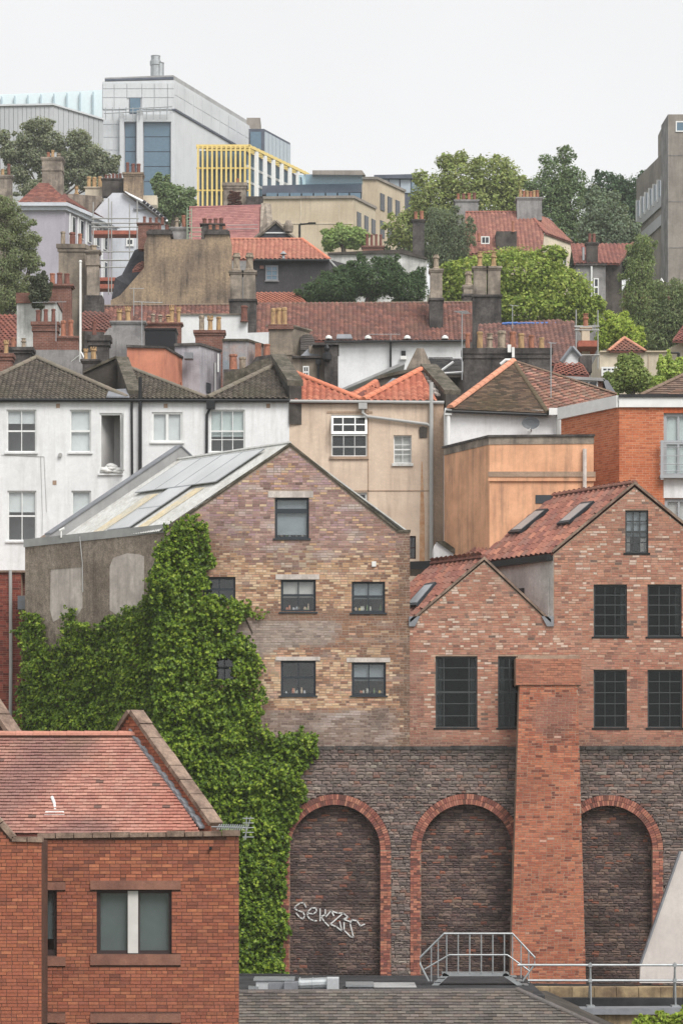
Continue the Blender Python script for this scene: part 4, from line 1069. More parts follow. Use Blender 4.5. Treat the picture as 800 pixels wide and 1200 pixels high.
# ---------------------------------------------------------------- tapered brick flue in front of the wall
fl = thing('brick_flue', 'tall tapered orange-red brick pier rising in front of arched wall', 'chimney', P(642, 1150, DW - .9))
DF = DW - 1.0
fe = lambda py: (lerp(608.5, 597.5, (py - 800) / 350), lerp(676, 686, (py - 800) / 350))
part('core', 'mortar_red', fl, lambda mb: mb.prism([P(fe(1175)[0], 1175, DF), P(fe(1175)[1], 1175, DF), P(fe(800)[1], 800, DF), P(fe(800)[0], 800, DF)], EY * .98))
capo = part('cap', 'mortar_red', fl, lambda mb: (mb.box(X(604, DF), X(680.5, DF), DF - .05, DW - .02, Z(803, DF), Z(771, DF)), mb.box(X(606, DF), X(679, DF), DF - .02, DW - .02, Z(771, DF), Z(768, DF))))
def fl_col(s, z, rng):
    px, py = front_px(s, z, DF); r = rng.random()
    c = rng.choice([hx(182, 110, 80), hx(174, 101, 75), hx(164, 94, 71), hx(190, 120, 89), hx(158, 90, 70), hx(178, 112, 85)])
    g = blob(px, py, 648, 838, 28, 26); c = cmix(c, hx(136, 100, 92), g * .6)
    g = max(blob(px, py, 660, 858, 22, 12), 0); c = cmix(c, hx(96, 62, 54), g * (.6 if rng.random() < .5 else .2))
    if r < .08: c = hx(120, 70, 58)
    elif r < .085 and py > 860: c = hx(196, 160, 140)
    c = cmix(c, hx(198, 128, 98), max(0, nz(px * .03, py * .02, 51)) * .6); c = cmix(c, hx(140, 84, 66), max(0, -nz(px * .03, py * .02, 51)) * .6)
    return jit(c, .08, rng)
bricks(fl, Vector((0, DF, 0)), EX, EY, Z(1174, DF), Z(803, DF), lambda z0, z1: [(X(fe(HYP - z0 * FPX / DF)[0], DF), X(fe(HYP - z0 * FPX / DF)[1], DF))], fl_col, seed=8, proud=(.003, .012), heads=.35, bh=.062, j=.016)
bricks(capo, Vector((0, DF - .05, 0)), EX, EY, Z(802.5, DF), Z(773, DF), lambda z0, z1: [(X(604, DF), X(680.5, DF))], lambda s, z, r: cmix(fl_col(s, z, r), hx(164, 118, 98), .45), seed=9, proud=(.004, .02))

# ================================================================ FOREGROUND BRICK BUILDING
DG = 67.0
fg = thing('brick_office', 'orange-red brick building with pink tiled roof, front left', 'building', P(160, 1240, DG))
FWIN = [(113.5, 1043, 201.5, 1118), (40, 1043, 67, 1120), (113.5, 1199, 201.5, 1275), (40, 1199, 67, 1275)]
FLIN = [(106, 1032, 212, 1042.5), (40, 1034, 77, 1043), (106, 1188, 212, 1198.5), (40, 1188, 77, 1198.5), (106, 1118.5, 212, 1131), (40, 1121, 77, 1132)]
gv = Vector((-1.55, 2.12, 0))
def fg_body(mb):
    fwall(mb, DG, [(30, 981), (280, 979)], 1330, FWIN, .16)
    a, b = P(280, 979, DG), P(280, 1330, DG); mb.face([a, b, b + gv * 3, a + gv * 3])
    a, b = P(30, 981, DG) + gv * 3, P(280, 979, DG) + gv * 3; mb.face([a, b, P(280, 1330, DG) + gv * 3, P(30, 1330, DG) + gv * 3])
part('wall', 'mortar_fg', fg, fg_body)
FB = [hx(160, 96, 70), hx(154, 90, 67), hx(167, 103, 75), hx(147, 85, 65), hx(157, 94, 72), hx(151, 91, 72)]
def fg_col(s, z, rng):
    px, py = front_px(s, z, DG); r = rng.random(); c = rng.choice(FB)
    if r < .12: c = hx(134, 80, 64)
    elif r < .20: c = hx(178, 112, 80)
    elif r < .22: c = hx(118, 74, 62)
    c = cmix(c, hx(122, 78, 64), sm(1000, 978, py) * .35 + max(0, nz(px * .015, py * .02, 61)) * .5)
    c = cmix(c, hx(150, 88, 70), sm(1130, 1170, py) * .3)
    if blob(px, py, 115, 985, 16, 14) > .3: c = cmix(c, hx(88, 62, 54), .4)
    return jit(c, .10, rng)
fops = [opn(DG, *o) for o in FWIN] + [opn(DG, *o) for o in FLIN]
fpoly = [(X(x, DG), Z(y, DG)) for x, y in [(44, 1260), (280, 1260), (280, 980.5), (44, 982)]]
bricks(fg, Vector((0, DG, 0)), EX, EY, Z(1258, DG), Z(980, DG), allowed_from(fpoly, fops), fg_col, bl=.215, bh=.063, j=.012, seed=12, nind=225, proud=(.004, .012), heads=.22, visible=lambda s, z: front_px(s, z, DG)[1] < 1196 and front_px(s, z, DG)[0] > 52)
for l in FLIN:
    pbox('lintel' if l[1] < 1100 or l[1] > 1150 else 'sill', 'brown_stone', fg, DG - .05, [(l[0], l[3]), (l[2], l[3]), (l[2], l[1]), (l[0], l[1])], EY * .2)
for k, w in enumerate(FWIN):
    if k % 2 == 0:
        f = win(fg, DG, *w, cols=(.42, .55), rows=(), fw=.075, bar=.06, mat='brown_frame', sill=None, rec=.11, blind='blind_dark', bfrac=.97)
        rbox('mullion', 'pale_mullion', f, DG + .07, 150, w[1] + 1, 162, w[3] - 1, .13)
    else: win(fg, DG, *w, cols=1, rows=(.06,), fw=.075, bar=.04, mat='brown_frame', sill=None, rec=.11, blind='blind_dark', bfrac=.75)
blocks(fg, P(44, 982.5, DG) - EY * .0 + EY * .1, P(281.5, 979.5, DG) + EY * .1, .40, .36, .115, 'coping')
# wing projecting at far left with sloping coping
DH = 65.6
def wing(mb):
    fwall(mb, DH, [(-60, 900), (14, 984), (49, 985)], 1360, [], .1)
    a, b = P(49, 985, DH), P(49, 1360, DH); mb.face([a, b, b + EY * 1.4, a + EY * 1.4])
    a, b = P(-60, 900, DH), P(14, 984, DH); mb.face([a, b, b + EY * 1.4, a + EY * 1.4]); a, b = P(14, 984, DH), P(49, 985, DH); mb.face([a, b, b + EY * 1.4, a + EY * 1.4])
part('wing_wall', 'mortar_fg', fg, wing)
hpoly = [(X(x, DH), Z(y, DH)) for x, y in [(-60, 1260), (49, 1260), (49, 987), (14, 986), (-60, 902)]]
bricks(fg, Vector((0, DH, 0)), EX, EY, Z(1258, DH), Z(905, DH), allowed_from(hpoly), lambda s, z, r: cmix(fg_col(s, z, r), hx(166, 96, 68), .3), bl=.215, bh=.063, j=.012, seed=13, nind=75, proud=(.004, .012), heads=.22, visible=lambda s, z: 2 < front_px(s, z, DH)[0] < 44 and 990 < front_px(s, z, DH)[1] < 1198)
blocks(fg, P(-60, 898, DH) + EY * .12, P(14, 984, DH) + EY * .12, .4, .36, .11, 'coping')
blocks(fg, P(14, 986, DH) + EY * .12, P(50.5, 987, DH) + EY * .12, .34, .36, .11, 'coping')
# roof of small pink plain tiles
DE = DG + .45
Ef, Rf = P(-40, 975, DE), P(-40, 862, DG + 2.6)
def on_fr(px, py):
    A, B, C = P(0, 975, DE), P(200, 975, DE), P(0, 862, DG + 2.6); n = (B - A).cross(C - A).normalized(); return ray_plane(px, py, A, n)
PT = [hx(194, 140, 124), hx(191, 135, 119), hx(185, 130, 115), hx(200, 147, 130), hx(181, 127, 114), hx(193, 144, 128)]
def ptile(u, v, rng):
    c = rng.choice(PT); n = nz(u * .55, v * .7, 4.4); n2 = nz(u * 1.7, v * 2.2, 7.7)
    c = cmix(c, hx(136, 104, 100), max(0, min(.8, sm(-.1, .45, n) * .7 - sm(3.2, 4.6, u) * .5)))
    c = cmix(c, hx(150, 132, 104), max(0, n2) * .5 * sm(1.6, 2.6, v))
    c = cmix(c, hx(190, 116, 98), sm(3.4, 4.8, u) * .5)
    if rng.random() < .008: c = hx(126, 98, 90)
    return jit(c, .045, rng)
dk3, Wp3, _ = tiles(fg, [on_fr(-40, 978), on_fr(236, 978), on_fr(160, 862), on_fr(-40, 862)], .168, .098, 'plain', ptile, 75, nind=300, t=.034, deck='roof_red', gap=.004, visible=lambda u, v: u > .9)
ridge(fg, on_fr(-40, 863) + UP * .04, on_fr(159, 863) + UP * .04, .37, .12, lambda r: jit(hx(186, 128, 110), .07, r))
tiles(fg, [on_fr(240, 862) + Vector((-.1, 2.6, -2.1)), on_fr(-40, 862) + Vector((0, 2.6, -2.1)), on_fr(-40, 862), on_fr(160, 862)], .168, .098, 'plain', ptile, 76, t=.018, deck='roof_red')
# gable parapet with coping stones at the right end of the roof
Gf, Ga = P(257, 968, DE), P(163, 836, DG + 2.75)
gd = Ga - Gf; gh = Vector((gd.x, gd.y, 0)); gu = gh.normalized(); gnx = Vector((gu.y, -gu.x, 0)); gnx = gnx if gnx.x > 0 else -gnx
Gb = Ga + gh + UP * (Gf.z - Ga.z)
part('gable_parapet', 'mortar_fg', fg, lambda mb: mb.prism([Gf - gh * .0 - UP * 1.2, Gf, Ga, Gb, Gb - UP * 1.2], -gnx * .22))
gb_poly = [((q - Gf).dot(gu), q.z) for q in (Gf - UP * 1.2, Gf, Ga, Gb, Gb - UP * 1.2)]
bricks(fg, Gf - gnx * .22, gu, gnx, Gf.z - .6, Ga.z, allowed_from(gb_poly), lambda s, z, r: jit(r.choice(FB), .12, r), seed=14)
blocks(fg, Gf - gnx * .11, Ga - gnx * .11, .42, .36, .10, 'coping', side=gnx, ns=8)
blocks(fg, Gb - gnx * .11, Ga - gnx * .11, .42, .36, .10, 'coping', side=gnx, ns=8)
def flash(mb):
    n = 22
    for k in range(n):
        p = on_fr(lerp(234, 151, k / n), lerp(974, 862, k / n)) + UP * .06
        mb.obox(p, on_fr(lerp(234, 151, (k + 1) / n), lerp(974, 862, (k + 1) / n)) + UP * .06 - p, EX * .16, UP * .08 * (.6 + .6 * (k % 2)))
part('lead_flashing', 'lead', fg, flash, 'stuff')
part('roof_vent', 'upvc_white', fg, lambda mb: (mb.tube([on_fr(65, 951), on_fr(64, 944) + UP * .05, on_fr(61, 940) + UP * .12], .035, 8), mb.prism([on_fr(*p) + UP * .035 for p in [(52, 957), (76, 957), (75, 953), (54, 953)]], UP * .02)))
# second coping glimpsed at far left edge
blocks(fg, P(16, 862, DG + 3.2), P(-12, 820, DG + 3.8), .5, .4, .12, 'coping')
part('back_gable', 'mortar_fg', fg, lambda mb: mb.prism([P(16, 864, DG + 3.25), P(-12, 822, DG + 3.85), P(-40, 864, DG + 3.85), P(-40, 900, DG + 3.85), P(16, 900, DG + 3.25)], EY * .3))
for w in ((247, 994),): part('overflow_pipe', 'black_metal', fg, lambda mb: mb.tube([P(*w, DG) + EY * .05, P(*w, DG) - EY * .12], .035, 8))
ya = thing('tv_aerial', 'silver rod aerial lying along the orange brick parapet corner', 'aerial', P(258, 968, DG))
part('boom', 'galv', ya, lambda mb: mb.tube([P(248, 969, DG - .1), P(292, 970, DG - .6)], .018, 6))
for k in range(14):
    q = P(lerp(256, 290, k / 13), lerp(969, 970, k / 13), lerp(DG - .18, DG - .58, k / 13)); s = .05 + .0 * k
    part('element', 'galv', ya, lambda mb: mb.tube([q - Vector((.03, .06, .06)), q + Vector((.03, .06, .06))], .009, 5))
for k in range(5):
    q = P(291, 959 + k * 5.5, DG - .6); part('reflector_rod', 'galv', ya, lambda mb: mb.tube([q - Vector((.12, 0, 0)), q + Vector((.12, 0, 0))], .009, 5))
part('reflector_frame', 'galv', ya, lambda mb: (mb.tube([P(289, 957, DG - .6), P(288, 984, DG - .6)], .012, 5), mb.tube([P(294, 957, DG - .6), P(286, 984, DG - .6)], .012, 5)))

# ================================================================ LOW ROOFS IN FRONT OF THE ARCHES
lr = thing('slate_roof_building', 'low building with grey slate hipped roof, bottom of picture', 'building', P(450, 1260, 84))
DS = 87.0
SLT = [hx(116, 108, 102), hx(106, 98, 94), hx(126, 117, 110), hx(96, 90, 86), hx(120, 108, 100)]
def slate(u, v, rng): return jit(cmix(rng.choice(SLT), hx(140, 136, 126), max(0, nz(u * .6, v * .6, 2.2)) * .5), .1, rng)
e0, e1, t1, t0 = P(180, 1262, 82.5), P(828, 1262, 82.5), P(606, 1161, DS), P(180, 1163, DS)
tiles(lr, [e0, e1, t1, t0], .24, .175, 'plain', slate, 81, nind=230, t=.034, gap=.006, visible=lambda u, v: u > 2.2 and v > 1.0)
tiles(lr, [e1, P(860, 1262, 92), P(640, 1161, 91), t1], .24, .175, 'plain', slate, 82, t=.016)
part('wall', 'brick_far', lr, lambda mb: mb.prism([P(190, 1262, 83), P(815, 1262, 83), P(815, 1330, 83), P(190, 1330, 83)], EY * 8))
ridge(lr, t1 + UP * .04, e1 + UP * .04, .4, .09, lambda r: jit(hx(104, 98, 96), .1, r))
ridge(lr, t0 + UP * .02, t1 + UP * .02, .45, .07, lambda r: jit(hx(96, 90, 88), .1, r))
fr = thing('flat_roof_block', 'flat roofed block with dark membrane roof behind the slate roof', 'building', P(540, 1200, 92))
zf = Z(1164, DS)
part('roof_deck', 'membrane', fr, lambda mb: mb.box(X(180, 90), X(630, 90), DS + .05, 97.6, zf - 3, zf - .06))
part('upstand', 'membrane', fr, lambda mb: (mb.prism([P(150, 1141, 97.2), P(330, 1142, 97.2), P(480, 1152, 97.2), P(900, 1156, 97.2), P(900, 1172, 97.2), P(150, 1172, 97.2)], EY * .5)))
def unit(name, label, cat, mat, D, x0, y0, x1, y1, dep, extra=None):
    t = thing(name, label, cat, P((x0 + x1) / 2, y1, D)); rbox('casing', mat, t, D, x0, y0, x1, y1, dep)
    if extra: extra(t)
    return t
unit('air_handler', 'grey metal air handling box left of silver duct on flat roof', 'machine', 'clad_grey', 90, 300, 1149, 342, 1164, 1.2,
     lambda t: (rbox('lid', 'galv', t, 89.95, 297, 1147, 345, 1149.3, 1.3), rbox('hatch', 'lead', t, 89.96, 315, 1152, 338, 1162, .04), rbox('vent', 'galv', t, 89.95, 291, 1156, 303, 1164, .5)))
dt = thing('duct', 'silver round ventilation duct lying on flat roof', 'duct', P(365, 1162, 89.5))
part('tube', 'galv', dt, lambda mb: mb.tube([P(350, 1154.5, 89.5), P(383, 1153, 89.5)], .20, 16), smooth=False)
part('end_box', 'clad_grey', dt, lambda mb: mb.box(X(383, 89.5), X(397, 89.5), 89.2, 90.1, Z(1164, 89.5), Z(1146, 89.5)))
part('collar', 'galv', dt, lambda mb: [mb.tube([P(x, 1154, 89.5), P(x + 1.2, 1154, 89.5)], .225, 16) for x in (351, 366, 381)])
part('inlet_box', 'lead', dt, lambda mb: mb.box(X(333, 89.5), X(349.5, 89.5), 89.2, 90.1, Z(1164, 89.5), Z(1151, 89.5)))
unit('rooflight', 'low square rooflight kerb beside the silver duct', 'rooflight', 'clad_grey', 90, 407, 1156, 436, 1165, 1.6, lambda t: rbox('lid', 'galv', t, 89.9, 405, 1154, 438, 1156.5, 1.7))
unit('rooflight', 'long flat rooflight between square rooflight and steel steps', 'rooflight', 'clad_grey', 91, 440, 1159, 486, 1165, 2.5, lambda t: rbox('lid', 'fascia_grey', t, 90.9, 438, 1157, 488, 1159.5, 2.6))
# galvanised step-over
so = thing('step_over', 'galvanised steel step-over stairs with railings on flat roof', 'stairs', P(560, 1160, 92))
for dd in (0, .8):
    D = 92 + dd; T = lambda *p: [P(x, y, D) for x, y in p]
    part('handrail', 'galv', so, lambda mb: mb.tube(T((502, 1150), (492, 1130), (492, 1122), (520, 1094), (600, 1094), (626, 1122), (626, 1130), (612, 1150)), .032, 8))
    part('mid_rail', 'galv', so, lambda mb: mb.tube(T((497, 1136), (526, 1119), (594, 1119), (620, 1138)), .026, 8))
    for x in (523, 536.5, 550, 563.5, 577, 590.5, 600): part('baluster', 'galv', so, lambda mb: mb.tube(T((x, 1094), (x, 1141)), .022, 6))
    for x, a, b in ((505, 1110, 1150), (513, 1101, 1146), (610, 1105, 1146), (619, 1115, 1152)): part('baluster', 'galv', so, lambda mb: mb.tube(T((x, a), (x, b)), .022, 6))
    part('stringer', 'galv', so, lambda mb: (mb.prism(T((500, 1160), (520, 1140), (526, 1143), (508, 1160)), EY * .03), mb.prism(T((592, 1140), (622, 1160), (613, 1160), (588, 1143)), EY * .03)))
part('platform', 'galv', so, lambda mb: mb.prism([P(x, y, 92) for x, y in [(518, 1144), (596, 1144), (596, 1140), (518, 1140)]], EY * .8))
for k in range(3):
    part('tread', 'galv', so, lambda mb: mb.prism([P(x, y, 92) for x, y in [(504 + k * 5, 1157 - k * 5), (511 + k * 5, 1157 - k * 5), (511 + k * 5, 1156 - k * 5), (504 + k * 5, 1156 - k * 5)]], EY * .8))
    part('tread', 'galv', so, lambda mb: mb.prism([P(x, y, 92) for x, y in [(597 + k * 7, 1145 + k * 5), (605 + k * 7, 1145 + k * 5), (605 + k * 7, 1144 + k * 5), (597 + k * 7, 1144 + k * 5)]], EY * .8))
gr_ = thing('guard_rail', 'two-bar galvanised guard rail along flat roof edge at right', 'railing', P(700, 1176, 90))
for y in (1131, 1149): part('rail', 'galv', gr_, lambda mb: mb.tube([P(606 if y < 1140 else 618, y, 90), P(860, y, 90)], .036, 8))
for x in (691, 790): part('post', 'galv', gr_, lambda mb: (mb.tube([P(x, 1128, 90), P(x + 1, 1178, 90)], .028, 8), mb.tube([P(x, 1131, 90), P(x - 2, 1178, 91)], .022, 8), mb.box(X(x - 4, 90), X(x + 5, 90), 89.8, 90.3, Z(1181, 90), Z(1178, 90))))
for x in (691, 790): part('clamp', 'galv', gr_, lambda mb: [mb.box(X(x - 2, 90), X(x + 2, 90), 89.94, 90.06, Z(y + 2, 90), Z(y - 2, 90)) for y in (1131, 1149)])
lg = thing('parapet_ledge', 'weathered sandstone ledge with black roof edge below the guard rail', 'wall', P(710, 1180, 90.5))
for k in range(8): rbox('ledge_block', 'ledge_stone', lg, 91, 618 + k * 26, 1157, 643.4 + k * 26, 1170 + k * .2, .7)
part('roof_edge', 'membrane', lg, lambda mb: mb.prism([P(640, 1169.5, 90.6), P(860, 1170, 90.6), P(860, 1186, 90.6), P(690, 1186, 90.6)], EY * .4))
part('gutter_edge', 'lead', lg, lambda mb: mb.prism([P(668, 1182, 89.3), P(860, 1181, 89.3), P(860, 1189, 89.3), P(690, 1189, 89.3)], EY * 1.0))
pbox('lower_wall', 'ledge_stone', lg, 89.5, [(690, 1188), (860, 1187), (860, 1250), (690, 1250)], EY * 1.2)
wp = thing('white_gable', 'pale rendered sloping wall at right edge in front of arches', 'wall', P(790, 1150, 95))
pbox('wall', 'render_pale', wp, 95, [(749, 1152), (750, 1130), (796, 999), (860, 985), (860, 1152)], EY * .3)
part('edge_trim', 'lead', wp, lambda mb: mb.obox(P(748.5, 1131, 95) - EY * .05, P(795.5, 997.5, 95) - P(748.5, 1131, 95), EY * .36, EX * .06))
# dark red brick house at the left edge
lb = thing('brick_house', 'dark red brick house glimpsed left of the ivy wall', 'house', P(10, 880, 108))
pbox('wall_body', 'mortar_red', lb, 108, [(-80, 900), (25, 900), (25, 671), (-80, 671)], EY * 5)
pbox('side_return', 'brick_far', lb, 108.6, [(25, 900), (40, 900), (40, 673), (25, 673)], EY * 4)
bricks(lb, Vector((0, 108, 0)), EX, EY, Z(899, 108), Z(672, 108), lambda a, b: [(X(-60, 108), X(25, 108))], lambda s, z, r: jit(r.choice([hx(142, 74, 62), hx(128, 66, 58), hx(152, 84, 70), hx(110, 62, 56)]), .14, r), seed=15)
pipe(lb, [P(12.5, 668, 107.9), P(13, 780, 107.9), P(12, 900, 107.9)], .06, 'pipe_grey')
part('coping', 'coping', lb, lambda mb: mb.box(X(-80, 108), X(33, 108), 107.9, 113, Z(671, 108), Z(668.5, 108)))
rbox('duct_box', 'lead', lb, 107.6, 21, 698, 33, 714, .6)

# ================================================================ TERRACE BEHIND (white, beige, orange, modern brick)
DT = 112.0
GT = hx(96, 90, 78)
def oldtile(base, moss, k=.5, jj=.08):
    def f(u, v, rng):
        c = rng.choice(base); c = cmix(c, moss, max(0, min(1, nz(u * .7, v * .7, 1.7) + .15)) * k)
        return jit(c, jj, rng)
    return f
CONC = oldtile([hx(104, 96, 87), hx(96, 88, 80), hx(112, 104, 94), hx(90, 83, 76)], hx(104, 100, 80), .5, .08)
PANT = oldtile([hx(206, 128, 100), hx(196, 118, 92), hx(212, 138, 110), hx(186, 110, 88)], hx(160, 108, 90), .35, .07)
wt = thing('white_terrace', 'white rendered terrace house with sash windows and black downpipes', 'house', P(170, 672, DT))
TW = [(8, 480, 43, 530), (82, 480, 107, 530), (117, 484, 143, 555), (178, 483, 214, 518), (246, 480, 287, 530), (9, 575, 43, 634), (84, 575, 107, 634)]
def wt_body(mb):
    fwall(mb, DT, [(-70, 467), (339, 467)], 790, TW, .16)
    shell(mb, [P(-70, 790, DT), P(339, 790, DT), P(339, 467, DT), P(-70, 467, DT)], EY * 7)
part('wall', 'white_render', wt, wt_body)
for k, w in enumerate(TW):
    if k == 2: continue
    if k == 3: win(wt, DT, *w, cols=2, rows=(), fw=.07, bar=.1, blind='blind', bfrac=1, rec=.05, lining='room_lit_tone')
    elif k in (1, 6): win(wt, DT, *w, cols=1, rows=(.5,), fw=.055, bar=.035, blind='blind', bfrac=1., rec=.06, sill='white_render', lining='room_lit_tone')
    elif k == 4: win(wt, DT, *w, cols=3, rows=(.3, .5), fw=.055, bar=.025, blind='blind_green', bfrac=.62, rec=.06, sill='white_render', lining='room_lit_tone')
    else: win(wt, DT, *w, cols=2, rows=(.5,), fw=.055, bar=.03, blind='blind', bfrac=.32 if k == 0 else .42, rec=.06, sill='white_render', lining='room_lit_tone')
# the open window: frame, sash swung out, room behind, bedding on the sill
w = TW[2]; ow = MB(); dd = DT + .06
for a, b, c, e in ((117, 484, 119, 555), (141, 484, 143, 555), (119, 484, 141, 486.5), (119, 553, 141, 555)): ow.box(X(a, dd), X(c, dd), dd, dd + .07, Z(e, dd), Z(b, dd))
ow_o = ow.build('window', 'upvc_white', wt, label='tall window standing wide open with bedding on its sill')
part('open_sash', 'upvc_white', ow_o, lambda mb: mb.obox(P(143, 553, DT), Vector((.12, -.75, 0)), Vector((.05, 0, 0)), Z(486, DT) * UP - Z(553, DT) * UP))
part('room_wall', 'room_lit_tone', ow_o, lambda mb: (mb.face([P(134, 556, DT + 1.2), P(165, 556, DT + 1.2), P(165, 470, DT + 1.2), P(134, 470, DT + 1.2)]), mb.face([P(117, 556, DT + .2), P(134, 556, DT + 1.2), P(134, 480, DT + 1.2), P(117, 484, DT + .2)])))
part('sill', 'white_render', ow_o, lambda mb: mb.box(X(115.5, DT), X(144.5, DT), DT - .08, DT + .1, Z(557, DT), Z(555, DT)))
bd = thing('bedding', 'crumpled white bedding on sill of the open window', 'bedding', P(130, 554, DT + .1))
def bed(mb):
    for q in range(14):
        cx, cy = 121 + (q % 7) * 3.1, 553 - RNG.uniform(0, 9) * (1 if q % 7 < 5 else .4); r = RNG.uniform(.1, .19)
        mb.lathe(P(cx, cy + 2, DT + .02 + RNG.uniform(0, .15)) - UP * r * .4, [(r * .5, 0), (r * 1.2, r * .35), (r, r * .8), (r * .4, r * 1.1)], 9)
part('cloth', 'white_paint', bd, bed, smooth=True)
# roofs
def hip(parent, pts_eave, apex, D_ap, tw, th, style, colf, seed, nind=0, **k):
    return tiles(parent, [P(*pts_eave[0]), P(*pts_eave[1]), P(*apex, D_ap)], tw, th, style, colf, seed, nind, **k)
TE = DT - .12
RC = lambda r: jit(hx(120, 112, 100), .1, r)
tiles(wt, [P(-60, 469, TE), P(152, 468, TE), P(43, 421, 115.6)], .17, .2, 'pan', CONC, 101, nind=120, t=.055, stagger=False, visible=lambda u, v: u > 2)
tiles(wt, [P(152, 468, TE), P(152, 468, TE) + EY * 9, P(43, 421, 115.6) + EY * 6, P(43, 421, 115.6)], .3, .3, 'pan', CONC, 102)
ridge(wt, P(-60, 469, TE) + UP * .05, P(43, 420, 115.6) + UP * .05, .42, .12, RC); ridge(wt, P(43, 420, 115.6) + UP * .05, P(150, 467, TE) + UP * .05, .42, .12, RC)
tiles(wt, [P(152, 468, TE), P(243, 468, TE), P(150, 432, 115.2)], .17, .2, 'pan', CONC, 103, nind=60, t=.055, stagger=False)
tiles(wt, [P(243, 468, TE), P(243, 468, TE) + EY * 5, P(150, 432, 115.2) + EY * 5, P(150, 432, 115.2)], .3, .3, 'pan', CONC, 104)
ridge(wt, P(150, 431, 115.2) + UP * .04, P(243, 467, TE) + UP * .04, .42, .10, RC)
tiles(wt, [P(243, 468, TE), P(338, 468, TE), P(322, 430, 115.6)], .2, .2, 'pan', CONC, 105, nind=60, t=.055, stagger=False)
tiles(wt, [P(243, 468, TE) + EY * 6, P(243, 468, TE), P(322, 430, 115.6), P(322, 430, 115.6) + EY * 4], .3, .3, 'pan', CONC, 106)
ridge(wt, P(243, 467, TE) + UP * .05, P(322, 429, 115.6) + UP * .05, .42, .12, RC)
part('roof_underlay', 'roof_dark', wt, lambda mb: mb.box(X(-70, DT), X(338, DT), DT + .3, DT + 7, Z(467, DT) - .4, Z(467, DT) - .05))
gutter(wt, P(-70, 468.5, DT - .16), P(340, 469.5, DT - .16), .06)
pipe(wt, [P(154.5, 469, DT - .12), P(154.5, 480, DT - .08), P(155.5, 600, DT - .08)], .045); pipe(wt, [P(164.5, 442, DT - .15), P(164.5, 620, DT - .1)], .065, name='soil_pipe')
pipe(wt, [P(246.5, 469, DT - .14), P(246.5, 478, DT - .14), P(242.5, 486, DT - .08), P(242, 600, DT - .08)], .05); rbox('hopper', 'pipe_black', wt, DT - .24, 242, 469, 252, 479, .2)
for x, y in ((66, 473), (192, 473), (312, 473), (62, 563)): rbox('air_brick', 'beige_dark', wt, DT - .015, x, y, x + 4.5, y + 5, .05)
part('extractor', 'pipe_grey', wt, lambda mb: mb.tube([P(71, 533, DT), P(71, 533, DT - .12)], .075, 10))
part('roof_flashing', 'lead', wt, lambda mb: mb.prism([P(125, 466, 111.8), P(152, 466, 111.8), P(148, 457, 112.6), P(128, 458, 112.6)], UP * .05))
# party wall parapets
def parapet(parent, D, poly, dep, mat='mossy_stone', name='parapet'): return pbox(name, mat, parent, D, poly, EY * dep)
pv = lambda a, b: P(*b) - P(*a)
def coped(parent, a, b, w, h, mat, drop=1.2, wallmat='dark_render'):
    """parapet that climbs from a to b (px,py,D): wall under a coping slab"""
    p, q = P(*a), P(*b); d = q - p; sd = Vector((d.y, -d.x, 0)).normalized()
    part('parapet', wallmat, parent, lambda mb: mb.prism([p, q, q - UP * drop, p - UP * drop], sd * w))
    part('coping', mat, parent, lambda mb: mb.obox(p - sd * .06, d, sd * (w + .12), UP * h))
coped(wt, (152, 462, 112.1), (138, 422, 116), .35, .14, 'mossy_stone')
pbox('gable_boarding', 'timber_dark', wt, 116.2, [(98, 437), (136, 421), (150, 462), (150, 470), (98, 470)], EY * .3)
part('boarding_edge', 'mossy_stone', wt, lambda mb: mb.obox(P(98, 437, 116.1), pv((98, 437, 116.1), (136, 420, 116.1)), EY * .4, UP * .1))
coped(wt, (339, 452, 111.9), (319, 421, 115.8), .45, .2, 'mossy_stone', 1.4)
pbox('party_wall', 'mossy_stone', wt, 116.5, [(262, 442), (262, 437), (286, 431), (298, 424), (316, 419), (322, 424), (322, 450), (262, 456)], EY * .4)

bh = thing('beige_house', 'beige rendered house with orange pantile roofs and sloping grey drainpipe', 'house', P(430, 660, DT))
BW = [(388, 486, 430, 535), (461, 510, 482, 543), (412, 577, 430, 604), (477, 628, 487, 655)]
def bh_body(mb):
    fwall(mb, DT, [(339, 470), (519.5, 470)], 790, BW, .16)
    shell(mb, [P(339, 790, DT), P(519.5, 790, DT), P(519.5, 470, DT), P(339, 470, DT)], EY * 7)
part('wall', 'beige', bh, bh_body)
pbox('wall_pier', 'beige_dark', bh, DT - .1, [(506, 790), (519.5, 790), (519.5, 472), (506, 472)], EY * .2)
win(bh, DT, 388, 509, 430, 535, cols=3, rows=(.45,), fw=.05, bar=.025, sill='beige_dark', sillh=.1, rec=.08)
ts = MB(); p = P(388, 486, DT + .05)
us, vs_ = EX * (X(430, DT) - X(388, DT)), Vector((0, -.42, Z(486, DT) * 0 - .72 + .0))
q0 = P(388, 487, DT + .03)
for a, b in (((0, 0), (1, .12)), ((0, .88), (1, 1)), ((0, .12), (.06, .88)), ((.94, .12), (1, .88)), ((.31, .12), (.34, .88)), ((.65, .12), (.68, .88)), ((.06, .48), (.94, .52))):
    ts.obox(q0 + us * a[0] + vs_ * a[1], us * (b[0] - a[0]), vs_ * (b[1] - a[1]), Vector((0, .03, .02)))
sash = ts.build('open_sash', 'upvc_white', bh, label='top-hung sash tilted open')
part('pane', 'glass', sash, lambda mb: mb.obox(q0 + us * .05 + vs_ * .1 + Vector((0, .02, 0)), us * .9, vs_ * .8, Vector((0, .005, .004))))
part('room_lining', 'room', sash, lambda mb: mb.face([P(387, 510, DT + 1.2), P(431, 510, DT + 1.2), P(431, 480, DT + 1.2), P(387, 480, DT + 1.2)]))
